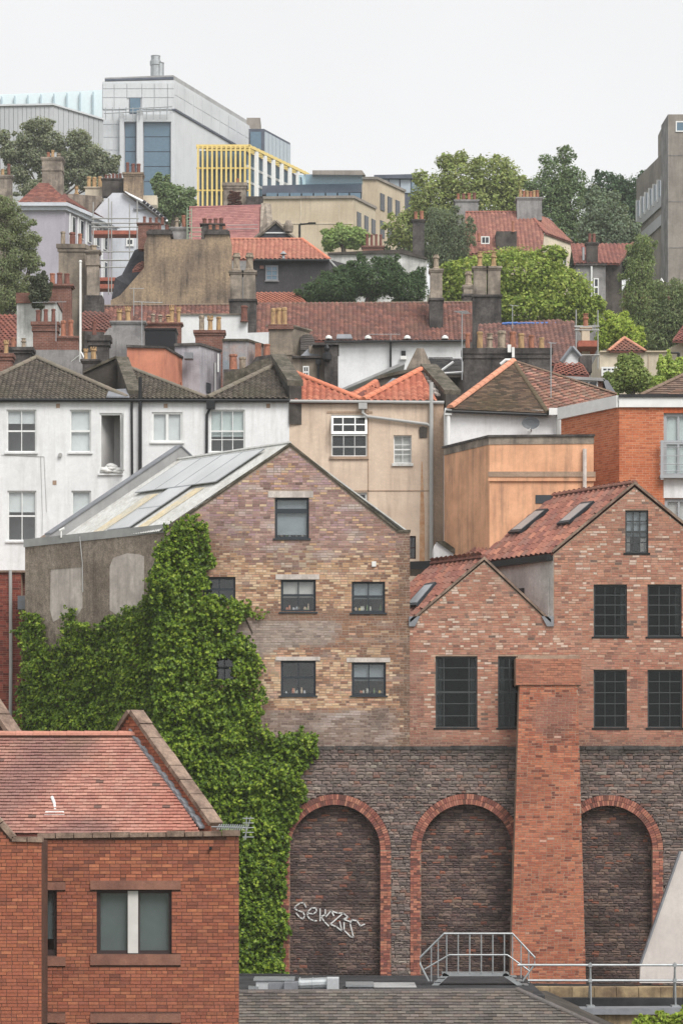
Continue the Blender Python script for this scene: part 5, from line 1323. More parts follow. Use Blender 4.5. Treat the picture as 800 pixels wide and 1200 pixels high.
win(bh, DT, *BW[1], cols=2, rows=(.33, .5, .67), fw=.04, bar=.02, sill='white_dirty', sillh=.1, rec=.1, blind='curtain', bfrac=1)
win(bh, DT, *BW[2], cols=1, rows=(), fw=.07, rec=.08, sill=None); win(bh, DT, *BW[3], cols=2, rows=(.5,), fw=.05, rec=.1, sill=None, mat='brown_frame')
pipe(bh, [P(505, 448, DT - .15), P(505, 690, DT - .15)], .075, 'pipe_grey', 'soil_pipe')
pipe(bh, [P(425, 472, DT - .1), P(425, 484, DT - .1), P(430, 488, DT - .1), P(500, 497, DT - .1), P(505, 500, DT - .15)], .055, 'pipe_grey'); rbox('hopper', 'pipe_grey', bh, DT - .2, 420, 472, 430, 479, .18)
gutter(bh, P(339, 470, DT - .16), P(520, 471.5, DT - .16), .055, 'pipe_grey')
part('vent_cover', 'dark_render', bh, lambda mb: (mb.tube([P(495, 504, DT), P(495, 504, DT - .06)], .14, 10), mb.box(X(491, DT), X(500, DT), DT - .04, DT + .02, Z(513, DT), Z(501, DT))))
part('render_joint', 'beige_dark', bh, lambda mb: (mb.box(X(405, DT), X(506, DT), DT - .012, DT, Z(576, DT), Z(574.5, DT)), mb.box(X(430.5, DT), X(431.8, DT), DT - .012, DT, Z(660, DT), Z(480, DT)), mb.box(X(383, DT), X(436, DT), DT - .02, DT, Z(484.5, DT), Z(482, DT))))
part('rust_stain', 'rust', bh, lambda mb: mb.prism([P(x, y, DT - .004) for x, y in [(493.5, 541), (494.5, 541), (497, 600), (497.5, 690), (491, 690), (491.5, 610)]], EY * .003))
for a, b in (((48, 535), (50, 600)), ((50, 600), (49, 700)), ((2, 533), (52, 535)), ((52, 535), (55, 600))):
    part('cable', 'pipe_grey', wt, lambda mb: mb.tube([P(*a, DT - .02), P(*b, DT - .02)], .008, 5))
PR = lambda r: jit(hx(206, 126, 96), .08, r)
tiles(bh, [P(340, 470.5, TE), P(424, 470.5, TE), P(338, 436, 115.6)], .235, .215, 'pan', PANT, 111, nind=50, t=.035, stagger=False, deck='roof_red')
ridge(bh, P(338, 435, 115.6) + UP * .05, P(424, 469.5, TE) + UP * .05, .4, .13, PR)
tiles(bh, [P(425, 470.5, TE), P(512, 470.5, TE), P(493, 435, 115.4)], .235, .215, 'pan', PANT, 112, nind=60, t=.035, stagger=False, deck='roof_red')
ridge(bh, P(425, 469.5, TE) + UP * .05, P(493, 434, 115.4) + UP * .05, .4, .14, PR)
tiles(bh, [P(424, 470.5, TE), P(424, 470.5, TE) + Vector((.6, 3, 0)), P(445, 446, 117), P(418, 462, 113.2)], .235, .215, 'pan', PANT, 113, t=.035, deck='roof_red')
tiles(bh, [P(400, 466, 113.5), P(445, 466, 113.5), P(442, 447, 116.2), P(432, 451, 115.6)], .235, .215, 'pan', PANT, 114, t=.035, deck='roof_red')
ridge(bh, P(412, 466, 113.3) + UP * .04, P(440, 448, 116) + UP * .04, .4, .12, PR)
part('skylight', 'lead', bh, lambda mb: mb.prism([P(441, 463, 115), P(449, 463, 115), P(468, 447, 116), P(460, 446, 116)], UP * .1))
coped(bh, (522, 462, 111.9), (494, 431, 115.8), .5, .16, 'mossy_stone', 1.6)
part('back_coping', 'mossy_stone', bh, lambda mb: mb.obox(P(443, 444, 116.2), pv((443, 444, 116.2), (502, 431, 116.2)), EY * .5, UP * .12))
pbox('back_parapet', 'dark_render', bh, 116.3, [(444, 444), (502, 431), (502, 470), (444, 470)], EY * .3)
pbox('gable_stone', 'old_stone', bh, 118, [(476, 432), (488, 408), (496, 408), (507, 432), (507, 450), (476, 450)], EY * .6)
part('verge_mortar', 'patch_render', bh, lambda mb: [mb.obox(P(lerp(495, 510, k / 6), lerp(438, 466, k / 6), lerp(115.3, 112.2, k / 6)), Vector((.12, -.2, -.12)), EX * .14, UP * .07) for k in range(6)], 'stuff')

wl = thing('small_white_house', 'low white house with mossy brown hipped roof and dish', 'house', P(590, 530, 110))
def wl_body(mb): mb.prism([P(521, 560, 110.4), P(657, 560, 110.4), P(657, 481, 110.4), P(521, 478, 110.4)], EY * 5)
part('wall', 'white_render', wl, wl_body)
MOSS = oldtile([hx(112, 92, 76), hx(98, 80, 68), hx(124, 102, 84), hx(86, 74, 62)], hx(88, 78, 54), .7, .1)
SCAL = oldtile([hx(160, 112, 96), hx(136, 98, 86), hx(178, 130, 112), hx(116, 90, 80), hx(150, 120, 104)], hx(104, 92, 72), .5, .18)
ap = P(601, 424, 114.5)
tiles(wl, [P(526, 480, 110.2), P(641, 485, 110.2), ap], .2, .13, 'plain', MOSS, 121, t=.02, nind=0)
tiles(wl, [P(641, 485, 110.2), P(722, 464, 115.5), ap], .26, .17, 'scallop', SCAL, 122, nind=70, t=.03)
ridge(wl, P(527, 479, 110.2) + UP * .05, ap + UP * .05, .38, .14, lambda r: jit(hx(202, 140, 112), .1, r))
ridge(wl, P(641, 484, 110.2) + UP * .03, ap + UP * .03, .38, .09, lambda r: jit(hx(96, 84, 66), .1, r))
ridge(wl, ap + UP * .03, P(722, 463, 115.5) + UP * .03, .4, .09, lambda r: jit(hx(120, 100, 86), .1, r))
gutter(wl, P(522, 482, 110.1), P(640, 486.5, 110.1), .05); pipe(wl, [P(525, 484, 110.2), P(525, 560, 110.2)], .07, 'upvc_white'); pipe(wl, [P(653, 487, 110.2), P(653, 560, 110.2)], .07, 'pipe_grey')
rbox('hopper', 'upvc_white', wl, 110.1, 521, 480, 529, 486, .2); rbox('box_gutter', 'upvc_white', wl, 110.0, 643, 478, 657, 486, .3)
ds = thing('satellite_dish', 'dark grey satellite dish on the low white wall', 'dish', P(622, 505, 110.2))
def dish(mb):
    c = P(621, 496, 110.05); n = 16; rings = []
    for r, d in ((.0, .06), (.16, .045), (.32, 0)):
        rings.append([c + Vector((math.cos(6.283 * k / n) * r, -d * -1 - .12, math.sin(6.283 * k / n) * r * .72)) for k in range(n)])
    for a, b in zip(rings, rings[1:]):
        for k in range(n): mb.face([a[k], a[(k + 1) % n], b[(k + 1) % n], b[k]])
part('reflector', 'dish', ds, dish, smooth=True); part('arm', 'pipe_grey', ds, lambda mb: (mb.tube([P(621, 502, 109.95), P(618, 506, 109.6)], .02, 6), mb.tube([P(621, 497, 110.0), P(622, 505, 110.38)], .025, 6)))

ob = thing('orange_block', 'orange rendered flat-roofed extension with stone string course', 'building', P(610, 655, 104))
DO = 104.0; ov = rec(573, 513, DO, 520, 526)
part('wall', 'orange_render', ob, lambda mb: mb.prism([P(573, 780, DO), P(695, 780, DO), P(695, 519, DO), P(573, 521, DO)], ov, front=True))
part('parapet_course', 'old_stone', ob, lambda mb: mb.prism([P(572.5, 521, DO) - EY * .02, P(695.5, 520, DO) - EY * .02, P(695.5, 511.5, DO) - EY * .02, P(572.5, 512.5, DO) - EY * .02], ov * 1.005))
part('parapet_coping', 'sooty_stone', ob, lambda mb: mb.prism([P(571.5, 512.5, DO) - EY * .07, P(696.5, 511.5, DO) - EY * .07, P(696.5, 509, DO) - EY * .07, P(571.5, 510, DO) - EY * .07], ov * 1.03))
part('string_course', 'beige_dark', ob, lambda mb: mb.box(X(571.5, DO), X(697, DO), DO - .10, DO, Z(559, DO), Z(553, DO)))
part('string_ledge', 'orange_render', ob, lambda mb: mb.box(X(571.5, DO), X(697, DO), DO - .07, DO, Z(564, DO), Z(559, DO)))
pipe(ob, [P(684.5, 526, DO - .09), P(684.5, 600, DO - .09)], .07, 'patch_render', 'vent_pipe')
rbox('window', 'far_glass', ob, DO - .02, 627, 580, 654, 590, .05)

mb_ = thing('modern_brick_flats', 'modern orange brick flats with white fascia and grey windows', 'building', P(760, 640, 106))
DM = 106.0; mv = rec(725, 478, DM, 657, 492); mvl = mv
MWN = [(777, 484, 812, 558), (778, 584, 812, 650)]
def mb_body(mb):
    fwall(mb, DM, [(725, 474), (860, 474)], 760, MWN, .14)
    a, b = P(725, 474, DM), P(725, 760, DM); mb.face([a, b, b + mv, a + mv]); a, b = P(860, 474, DM), P(860, 760, DM); mb.face([a, b, b + EY * 8, a + EY * 8])
    mb.face([P(725, 474, DM), P(860, 474, DM), P(860, 474, DM) + EY * 8, P(725, 474, DM) + mv])
M('mortar_pale', hx(196, 148, 120), hx(178, 128, 102), bump=.4)
part('wall', 'mortar_pale', mb_, mb_body)
ORB = lambda s, z, r: jit(r.choice([hx(194, 112, 72), hx(186, 104, 66), hx(200, 120, 80), hx(178, 98, 64)]), .08, r)
mop = [opn(DM, *o) for o in MWN] + [opn(DM, 776, 558, 812, 584)]
bricks(mb_, Vector((0, DM, 0)), EX, EY, Z(700, DM), Z(478, DM), allowed_from([(X(725, DM), Z(700, DM)), (X(830, DM), Z(700, DM)), (X(830, DM), Z(477, DM)), (X(725, DM), Z(477, DM))], mop), ORB, seed=16, bl=.215, bh=.062, j=.018, proud=(.002, .005), heads=.02)
mu = mv.normalized(); mn = Vector((mu.y, -mu.x, 0)); mn = mn if mn.x > 0 else -mn
bricks(mb_, P(725, 474, DM), mu, mn, Z(700, DM), Z(478, DM), lambda a, b: [(0, mv.length)], ORB, seed=17, bl=.215, bh=.062, j=.018, proud=(.002, .005), heads=.02)
part('fascia', 'upvc_white', mb_, lambda mb: (mb.box(X(724.5, DM), X(860, DM), DM - .1, DM + .2, Z(477.5, DM), Z(466, DM)), mb.obox(P(724.5, 477.5, DM) - mn * .1 - mu * .0, mv * 1.02, mn * .2, UP * (Z(463.5, DM) - Z(477.5, DM)))))
part('roof_edge', 'membrane', mb_, lambda mb: (mb.box(X(724.5, DM), X(860, DM), DM - .16, DM + 5, Z(466, DM), Z(462.5, DM))))
part('soldier_course', 'piece_attr', mb_, lambda mb: [mb.obox(P(777 + k * 2.6, 484, DM) - EY * .012, EX * .066, EY * .02, UP * .2, 0, jit(hx(190, 98, 56), .1)) for k in range(14)], 'stuff')
win(mb_, DM, 777, 484, 812, 558, cols=2, rows=(.54,), fw=.11, bar=.07, mat='grey_frame', sill=None, blind='blind_green', bfrac=1.)
win(mb_, DM, 778, 584, 812, 650, cols=2, rows=(), fw=.11, bar=.07, mat='grey_frame', sill=None, blind='curtain', bfrac=1.)
rbox('spandrel', 'white_render', mb_, DM - .012, 777, 559, 812, 583.5, .1)
bal = part('balcony', 'grey_frame', mb_, lambda mb: (mb.box(X(772, DM), X(830, DM), DM - .28, DM, Z(561, DM), Z(557.5, DM)), mb.box(X(772.5, DM), X(776, DM), DM - .26, DM - .2, Z(563, DM), Z(517, DM))))
for k, y in enumerate((518, 524, 534, 544, 552)): part('balcony_rail', 'grey_frame', bal, lambda mb: mb.tube([P(772, y, DM - .24), P(830, y, DM - .24)], .014, 6))

# ================================================================ ROW ABOVE THE TERRACE
FAR_BRICK = 'brick_far'
oh = thing('salmon_house', 'salmon-orange rendered rear extension above white terrace roof', 'house', P(180, 460, 135))
v = rec(193, 406, 135, 219, 421)
pbox('wall', 'salmon', oh, 135, [(149, 520), (193, 520), (193, 407), (149, 405.5)], Vector((v.x, v.y, 0)))
part('side_wall', 'salmon', oh, lambda mb: mb.prism([P(193.1, 520, 135), P(193.1, 407, 135), P(193.1, 407, 135) + v, P(193.1, 520, 135) + v], Vector((-.1, .1, 0))))
part('roof_edge', 'sooty_stone', oh, lambda mb: mb.prism([P(148, 407, 134.9), P(194, 408, 134.9), P(194, 405.5, 134.9), P(148, 404, 134.9)], v * 1.02))
pipe(oh, [P(193, 406, 135) + v * .7 - UP * 1.2 - EX * -.05, P(193, 406, 135) + v * .72 - UP * 3.5 + EX * .05], .05, 'terracotta')
gy = thing('mauve_house', 'mauve-grey stained rendered house with thin downpipes', 'house', P(235, 460, 138))
v = rec(234, 404, 138, 259, 412)
pbox('wall', 'mauve_render', gy, 138, [(205, 520), (234, 520), (234, 404), (205, 405)], v)
part('roof_edge', 'sooty_stone', gy, lambda mb: mb.prism([P(204, 405.5, 137.9), P(234.6, 404.5, 137.9), P(234.6, 401.5, 137.9), P(204, 402.5, 137.9)], v * 1.03))
part('window', 'far_glass', gy, lambda mb: mb.obox(P(234, 458, 138) + v * .28 + EX * .02, v * .2, EX * .03, UP * .46))
pipe(gy, [P(234, 420, 138) + v * .66 + EX * .06, P(234, 460, 138) + v * .66 + EX * .06], .04, 'pipe_grey'); pipe(gy, [P(234, 408, 138) + v * .8 + EX * .06, P(234, 430, 138) + v * .8 + EX * .06], .04, 'upvc_white')
rbox('shed', 'lead', gy, 137, 216, 413, 226, 420, .6)
bw = thing('blue_wall_house', 'faded blue and pink painted rear wall with broken pots', 'house', P(285, 440, 141))
v = rec(290, 399, 141, 309, 405)
pbox('wall', 'blue_wall', bw, 141, [(261, 480), (290, 480), (290, 399), (261, 399)], v)
part('roof_edge', 'mossy_stone', bw, lambda mb: mb.prism([P(260, 399.5, 140.9), P(290.5, 399.5, 140.9), P(290.5, 397, 140.9), P(260, 397, 140.9)], v * 1.03))
rbox('brick_jamb', 'terracotta', bw, 140.8, 299, 402, 306, 420, .4)
pots(bw, 139.5, [(273, 414, 433, 12, 'plain', 'terracotta'), (284, 417, 434, 9, 'barrel', 'stone_pot'), (312.5, 402, 417, 10, 'plain', 'terracotta')])
pbox('low_wall', 'sooty_stone', bw, 139.6, [(258, 470), (322, 470), (322, 415), (300, 418), (290, 432), (262, 433)], EY * .6)
wp2 = thing('white_parapet', 'white painted stepped parapet wall below the long tiled roof', 'wall', P(265, 400, 160))
pbox('wall', 'white_far', wp2, 160, [(211, 430), (320, 430), (320, 389), (290, 390), (290, 375), (287, 375), (287, 369), (211, 369)], EY * .5)
part('coping', 'old_stone', wp2, lambda mb: mb.box(X(210.5, 160), X(287.5, 160), 159.9, 160.6, Z(369, 160), Z(367.8, 160)))
pots(wp2, 159.5, [(286, 357, 376, 10, 'plain', 'red_pot')])
def solo(name, label, D, *a, **k):
    t = thing(name, label, 'chimney', P((a[0] + a[2]) / 2, a[3], D)); stack(t, D, *a, **k); return t
solo('chimney', 'low red brick chimney with three buff pots before the white parapet', 150, 229, 387, 262, 425, FAR_BRICK, plst=prow(236, 256, 3, 369, 387, 7.5, ('barrel', 'crown', 'plain'), ('stone_pot', 'buff_pot', 'buff_pot')), caph=6)
solo('chimney', 'tall stained rendered chimney with three buff pots and brick top', 142, 315, 381, 343, 470, 'stained', plst=prow(320, 333, 3, 358, 379, 6.5, 'barrel', 'buff_pot'), caph=3, skew=Vector((.75, 1.3, 0)), band=416)
rbox('brick_top', FAR_BRICK, bpy.data.objects['chimney.001'], 141.9, 314, 380, 344, 385.5, .6)
tk = thing('water_tank', 'black rectangular water tank on roof beside salmon house', 'tank', P(188, 405, 146))
rbox('tank_body', 'black_tarp', tk, 146, 170, 386, 206, 406, 1.6); rbox('lid', 'black_tarp', tk, 145.95, 169, 384.5, 207, 386.5, 1.7)
solo('chimney', 'grey rendered chimney with two ornate buff crown pots', 152, 131, 376, 169, 420, 'grey_render', plst=[(139.5, 360, 376, 7.5, 'crown', 'buff_pot'), (149.5, 358, 376, 8, 'crown', 'buff_pot')], caph=4)
solo('chimney', 'rooftop chimney with five mixed buff pots behind the black tank', 153, 173, 378, 212, 410, FAR_BRICK, plst=[(179, 366, 384, 6, 'cowl', 'stone_pot'), (187.5, 367, 384, 6, 'cowl', 'stone_pot'), (197, 367, 384, 7, 'cowl', 'buff_pot'), (201, 356, 378, 7, 'crown', 'buff_pot'), (209, 358, 378, 6, 'crown', 'buff_pot')], caph=3)
mh = thing('mustard_house', 'stained mustard rendered rear wing with small sash and lead dormer', 'house', P(370, 455, 140))
pbox('wall', 'stained', mh, 140, [(343, 500), (380, 500), (380, 419), (343, 416)], EY * 3)
pbox('return_wall', 'sooty_stone', mh, 139.6, [(380, 500), (396, 500), (396, 406), (380, 405)], EY * 3)
pbox('upper_wall', 'old_stone', mh, 140.3, [(362, 425), (382, 425), (382, 405), (362, 405)], EY * 2)
part('cornice', 'sooty_stone', mh, lambda mb: (mb.box(X(342, 140), X(382, 140), 139.8, 140.3, Z(420, 140), Z(417.5, 140)), mb.box(X(366, 140), X(397, 140), 139.5, 143, Z(406, 140), Z(404, 140))))
part('dormer_roof', 'lead', mh, lambda mb: mb.prism([P(352, 417, 140), P(366, 404, 141), P(380, 421, 140), P(352, 421, 140)], EY * 1.5))
win(mh, 139.96, 355, 429, 362, 443, cols=2, rows=(.5,), fw=.05, bar=.03, rec=-.03, sill='old_stone', void=False, glass='far_glass')
pipe(mh, [P(373, 424, 139.8), P(373, 428, 139.8), P(372.5, 470, 139.8)], .06, 'pipe_black'); rbox('hopper', 'pipe_black', mh, 139.7, 370, 421, 376, 427, .25)
part('finial', 'pipe_black', mh, lambda mb: mb.lathe(P(383, 424, 139.4), [(.1, 0), (.22, .1), (.2, .35), (.08, .45), (.14, .6), (.05, .8)], 8))
tiles(mh, [P(352, 411, 141), P(372, 412, 141), P(366, 398, 143), P(352, 392, 143)], .3, .25, 'plain', oldtile([hx(92, 86, 82), hx(80, 74, 72)], hx(90, 88, 76)), 131)
# left jumble of stacks
jb = thing('white_outbuilding', 'white painted wall with red brick coping and creeper on it', 'building', P(44, 406, 160))
pbox('wall', 'white_dirty', jb, 160, [(20, 430), (67, 430), (67, 354), (20, 354)], EY * 3)
pbox('brick_top', FAR_BRICK, jb, 159.9, [(19, 355), (68, 355), (68, 343), (19, 343)], EY * 3.1)
solo('chimney', 'wide red brick chimney with three red pots left of white pole', 146, 39, 377, 67.5, 425, FAR_BRICK, plst=prow(44, 62, 3, 361, 377, 6.5, 'plain', 'red_pot'), caph=7, band=388)
solo('chimney', 'lower red brick chimney with two orange pots beside white pole', 144, 68, 394, 92, 425, FAR_BRICK, plst=prow(73.5, 82.5, 2, 374, 394, 7, 'barrel', ('terracotta',)), caph=4)
solo('chimney', 'tall red brick chimney with slab top behind white outbuilding', 166, 53, 333, 83.5, 400, FAR_BRICK, plst=prow(61, 78, 3, 319, 333, 8, 'plain', ('terracotta', 'red_pot', 'red_pot')), caph=4, cap=.15)
solo('chimney', 'tall peeling rendered chimney with three terracotta pots and moss', 172, 69, 286, 98.5, 400, 'stained', plst=[(73, 269, 286, 7, 'plain', 'stone_pot'), (84, 270, 286, 8, 'barrel', 'red_pot'), (93, 271.5, 286, 6, 'plain', 'terracotta')], caph=9, skew=Vector((.35, 1.2, 0)))
t = solo('chimney', 'slender panelled stone chimney right of peeling rendered chimney', 171, 102, 293, 116, 346, 'old_stone', caph=4, band=311, plst=[(109, 286, 293, 9, 'square', 'stone_pot')])
rbox('base', 'sooty_stone', t, 170.8, 99, 346, 120, 385, 1.6)
pl = thing('white_pole', 'tall white flue pipe standing above the rooftops at left', 'pipe', P(94.5, 424, 141))
part('pole', 'white_paint', pl, lambda mb: (mb.tube([P(94.5, 424, 141), P(94.5, 308, 141)], .055, 10), mb.lathe(P(94.5, 308, 141), [(.05, 0), (.08, .05), (.05, .12)], 8)))
part('brace', 'white_paint', pl, lambda mb: (mb.tube([P(95, 412, 141), P(104, 428, 140.4)], .03, 6), mb.tube([P(94, 416, 141), P(84, 424, 141.4)], .03, 6)))
sl = thing('rendered_ridge_wall', 'long grey rendered wall under the left brick chimneys', 'wall', P(65, 425, 143))
pbox('wall', 'grey_render', sl, 143, [(12, 470), (112, 470), (112, 413), (92, 413), (92, 410), (37, 410), (36, 424), (12, 424)], EY * 1.0)
solo('chimney', 'squat sooty chimney with three small pots at left edge', 142, 12, 407, 36, 440, 'sooty_stone', plst=[(15, 394, 407, 7, 'plain', 'terracotta'), (27, 395, 407, 7, 'stepped', 'stone_pot')], caph=7, cap=.16)
solo('chimney', 'red brick chimney cut by the left edge with buff pot', 139, -8, 414, 14, 460, FAR_BRICK, plst=[(6.5, 397, 414, 7, 'crown', 'buff_pot')], caph=8)
solo('chimney', 'low sooty chimney with two buff crown pots above boarded gable', 138, 97, 421, 116, 450, 'sooty_stone', plst=[(100, 407, 421, 6, 'crown', 'buff_pot'), (109, 405, 421, 8.5, 'crown', 'buff_pot')], caph=4)
solo('chimney', 'round-shouldered sooty chimney with one red pot beside white pole', 147, 105, 393, 127, 425, 'sooty_stone', plst=[(110, 375, 393, 6.5, 'plain', 'red_pot')], caph=12, cap=.14)
pb = thing('rooftop_parapets', 'grey rendered parapet below the buff crown pots', 'wall', P(150, 405, 150))
pbox('wall', 'grey_render', pb, 150, [(112, 440), (212, 440), (212, 404), (170, 404), (150, 384), (128, 384), (112, 405)], EY * 1.2)
lp = thing('pantile_house', 'red pantiled roof behind the leftmost chimneys', 'house', P(30, 420, 165))
tiles(lp, [P(-20, 412, 164), P(38, 412, 164), P(38, 370, 168), P(-20, 372, 168)], .26, .28, 'pan', oldtile([hx(150, 92, 78), hx(132, 82, 72)], hx(110, 84, 74)), 141, deck='roof_red')
pbox('wall', 'dark_render', lp, 164.3, [(-20, 440), (37, 440), (37, 412), (-20, 412)], EY * 4)
tiles(pb, [P(96, 386, 158), P(132, 388, 158), P(132, 368, 161), P(96, 370, 161)], .26, .28, 'pan', oldtile([hx(132, 86, 76), hx(120, 80, 72)], hx(104, 84, 76)), 142, deck='roof_red')
# big stack with a row of orange pots
bs = solo('chimney', 'broad sooty chimney with long row of orange pots and white cowls', 125, 543, 408, 645, 470, 'sooty_stone', plst=[(548, 389, 408, 7, 'plain', 'terracotta'), (562.5, 387, 408, 9, 'plain', 'buff_pot'), (574, 389, 408, 9, 'stepped', 'stone_pot'), (588, 386, 408, 11, 'barrel', 'stone_pot'), (601, 387, 408, 9.5, 'plain', 'terracotta'), (611, 389, 408, 9, 'plain', 'buff_pot'), (623, 391, 408, 8.5, 'plain', 'terracotta'), (635, 394, 408, 8, 'plain', 'buff_pot')], caph=12, cap=.08)
part('flashing', 'white_paint', bs, lambda mb: (mb.box(X(594, 125), X(598, 125), 124.7, 125.1, Z(414, 125), Z(405, 125)), mb.box(X(599, 125), X(602, 125), 124.7, 125.1, Z(420, 125), Z(408, 125)), mb.tube([P(586, 427, 124.6), P(592, 422, 124.6), P(602, 422, 124.6), P(604, 427, 124.6)], .07, 8)))
yagi('tv_aerial', 'many-armed aerial on a mast before the broad sooty chimney', P(541, 445, 124.6), Z(366, 124.6) - Z(445, 124.6), .7, 6, .55, 1.2)
gh = thing('slate_gable_house', 'small slate roof with white bargeboard behind orange pantiles', 'house', P(530, 445, 128))
tiles(gh, [P(502, 440, 127), P(542, 440, 127), P(540, 422, 129.5), P(502, 420, 129.5)], .25, .2, 'plain', oldtile([hx(84, 82, 82), hx(72, 70, 72)], hx(92, 90, 84)), 151)
part('bargeboard', 'white_far', gh, lambda mb: (mb.tube([P(513, 437, 126.8), P(531, 424, 126.8)], .05, 5), mb.tube([P(513, 438, 126.8), P(542, 436, 126.8)], .04, 5)))
pbox('wall', 'dark_render', gh, 127.4, [(500, 480), (545, 480), (545, 438), (500, 438)], EY * 4)

# ================================================================ LONG TERRACE UNDER THE TREES
lt = thing('long_tiled_terrace', 'long terrace with brown tiled roof and plain white rear wall', 'house', P(440, 455, 175))
LTC = oldtile([hx(140, 96, 84), hx(126, 86, 77), hx(150, 104, 90), hx(112, 80, 74), hx(132, 96, 88)], hx(104, 88, 76), .5, .12)
part('wall', 'white_far', lt, lambda mb: mb.prism([P(290, 500, 175), P(545, 500, 175), P(545, 398, 175), P(290, 398, 175)], EY * 8))
tiles(lt, [P(292, 400, 174.7), P(556, 399, 174.7), P(556, 355, 179), P(292, 358.5, 179)], .25, .26, 'pan', LTC, 161, nind=0, t=.035, stagger=False, deck='roof_red')
tiles(lt, [P(120, 402, 174.7), P(292, 400, 174.7), P(292, 358.5, 179), P(120, 360, 179)], .25, .26, 'pan', LTC, 162, nind=0, t=.035, stagger=False, deck='roof_red')
ridge(lt, P(120, 359, 179) + UP * .03, P(556, 354.5, 179) + UP * .03, .3, .09, lambda r: jit(hx(128, 110, 96), .15, r), single=False)
gutter(lt, P(380, 400.5, 174.5), P(546, 399.5, 174.5), .06, 'pipe_black'); pipe(lt, [P(457.5, 400, 174.8), P(457.5, 440, 174.8)], .06, 'pipe_black')
part('roof_patch', 'lead', lt, lambda mb: mb.prism([P(394, 398, 174.7), P(413, 398, 174.7), P(411, 393, 174.9), P(395, 393, 174.9)], UP * .06 - EY * .05))
rbox('vent', 'black_metal', lt, 174.9, 470, 411, 475, 417, .2); rbox('vent_hood', 'white_paint', lt, 174.7, 469, 417, 476, 421, .3)
part('lean_to_roof', 'fascia_grey', lt, lambda mb: mb.prism([P(396, 457, 173), P(472, 424, 173), P(474, 427, 173), P(400, 458, 173)], EY * 2))
for x in (385, 431, 477, 521): part('roof_light', 'white_paint', lt, lambda mb: mb.lathe(P(x, 397, 174.6), [(.2, 0), (.18, .12), (.06, .2)], 8))
yagi('tv_aerial', 'long flat aerial lying low along the long tiled roof', P(457.5, 399, 174.4), .35, 1.8, 12, .3, 3.14)
def tallstack(label, D, x0, x1, ypot, ycap, ymid, ybot, n, mat='old_stone', bmat='sooty_stone', pot=('octagon', 'stone_pot'), pw=8, double=False):
    t = thing('chimney', label, 'chimney', P((x0 + x1) / 2, ybot, D)); w = x1 - x0
    rbox('base', bmat, t, D, x0 - 1, ymid, x1 + 1, ybot, 1.2); rbox('base_moulding', bmat, t, D - .08, x0 - 2.2, ymid - 2, x1 + 2.2, ymid + .5, 1.36)
    if double:
        for a, b in ((x0, (x0 + x1) / 2 - .8), ((x0 + x1) / 2 + .8, x1)): stack(t, D, a, ycap, b, ymid - 2, mat, dep=1., caph=4, cap=.09, plst=[((a + b) / 2, ypot, ycap, pw, *pot)], name='shaft')
    else: stack(t, D, x0, ycap, x1, ymid - 2, mat, dep=1., caph=4, cap=.09, plst=prow(x0 + w * (.5 if n == 1 else .28), x1 - w * (.5 if n == 1 else .28), n, ypot, ycap, pw, *pot), name='shaft')
    return t
tallstack('tall twin-shaft sooty chimney with two slim buff pots before round tree', 165, 555, 586, 293, 312, 347, 392, 2, pot=('stepped', 'buff_pot'), pw=7.5, double=True)
tallstack('slim pale chimney with single octagonal pot rising from long roof', 176, 504, 518, 296, 315, 351, 374, 1, pw=8)
tallstack('short stone chimney with octagonal pot left of the twin-shaft chimney', 185, 543, 555, 316, 334, 346, 365, 1, pw=9)
tallstack('twin-shaft stone chimney with two ornate pots before brown gable wall', 168, 270, 299, 295, 317, 352, 390, 2, pot=('octagon', 'stone_pot'), pw=10, double=True)
th = thing('tarp_ridge_house', 'brown tiled roof with blue tarpaulin along its ridge', 'house', P(640, 425, 160))
tiles(th, [P(560, 432, 158), P(674, 425, 158), P(673, 379, 162), P(600, 379, 162), P(560, 385, 162)], .24, .26, 'pan', oldtile([hx(140, 102, 92), hx(126, 92, 84), hx(112, 84, 80)], hx(112, 96, 88)), 171, deck='roof_red', stagger=False)
part('tarpaulin', 'bluetarp', th, lambda mb: [mb.tube([P(588 + k * 9, 379.5 + RNG.uniform(-.5, .5), 161.8), P(597 + k * 9, 378.8, 161.8)], RNG.uniform(.05, .08), 5) for k in range(8)], 'stuff')
pbox('wall', 'grey_render', th, 158.4, [(560, 480), (673, 480), (673, 426), (560, 432)], EY * 5)
yagi('tv_aerial', 'thin whip aerial leaning above blue tarpaulin ridge', P(600, 385, 160), 1.2, .5, 3, .3, .5)
dm = thing('dormer_house', 'slate house with white dormer windows behind orange flats', 'house', P(680, 470, 130))
tiles(dm, [P(646, 440, 129), P(690, 440, 129), P(682, 427, 131), P(650, 427, 131)], .26, .24, 'pan', oldtile([hx(158, 98, 82), hx(140, 88, 76)], hx(120, 88, 78)), 172, deck='roof_red')
pbox('dormer_wall', 'brown_stone', dm, 128.6, [(652, 480), (706, 480), (706, 446), (652, 443)], EY * 2.5)
part('dormer_roof', 'fascia_grey', dm, lambda mb: mb.prism([P(651, 443.5, 128.4), P(708, 446.5, 128.4), P(708, 443, 128.4), P(651, 440, 128.4)], EY * 3))
win(dm, 128.58, 670, 446, 700, 459, cols=3, rows=(), fw=.06, bar=.07, rec=-.03, sill='upvc_white', void=False, glass='far_glass')
part('verge_lead', 'lead', dm, lambda mb: mb.prism([P(706, 444, 128.4), P(712, 446, 128.4), P(722, 462, 128.4), P(712, 464, 128.4)], EY * 2.5))
pbox('white_gable', 'white_far', dm, 134, [(660, 432), (663, 420), (670, 408), (680, 420), (682, 440)], EY * 2)
part('gable_verge', 'lead', dm, lambda mb: (mb.tube([P(657, 424, 133.9), P(670, 406.5, 133.9)], .09, 5), mb.tube([P(670, 406.5, 133.9), P(680, 418, 133.9)], .09, 5)))
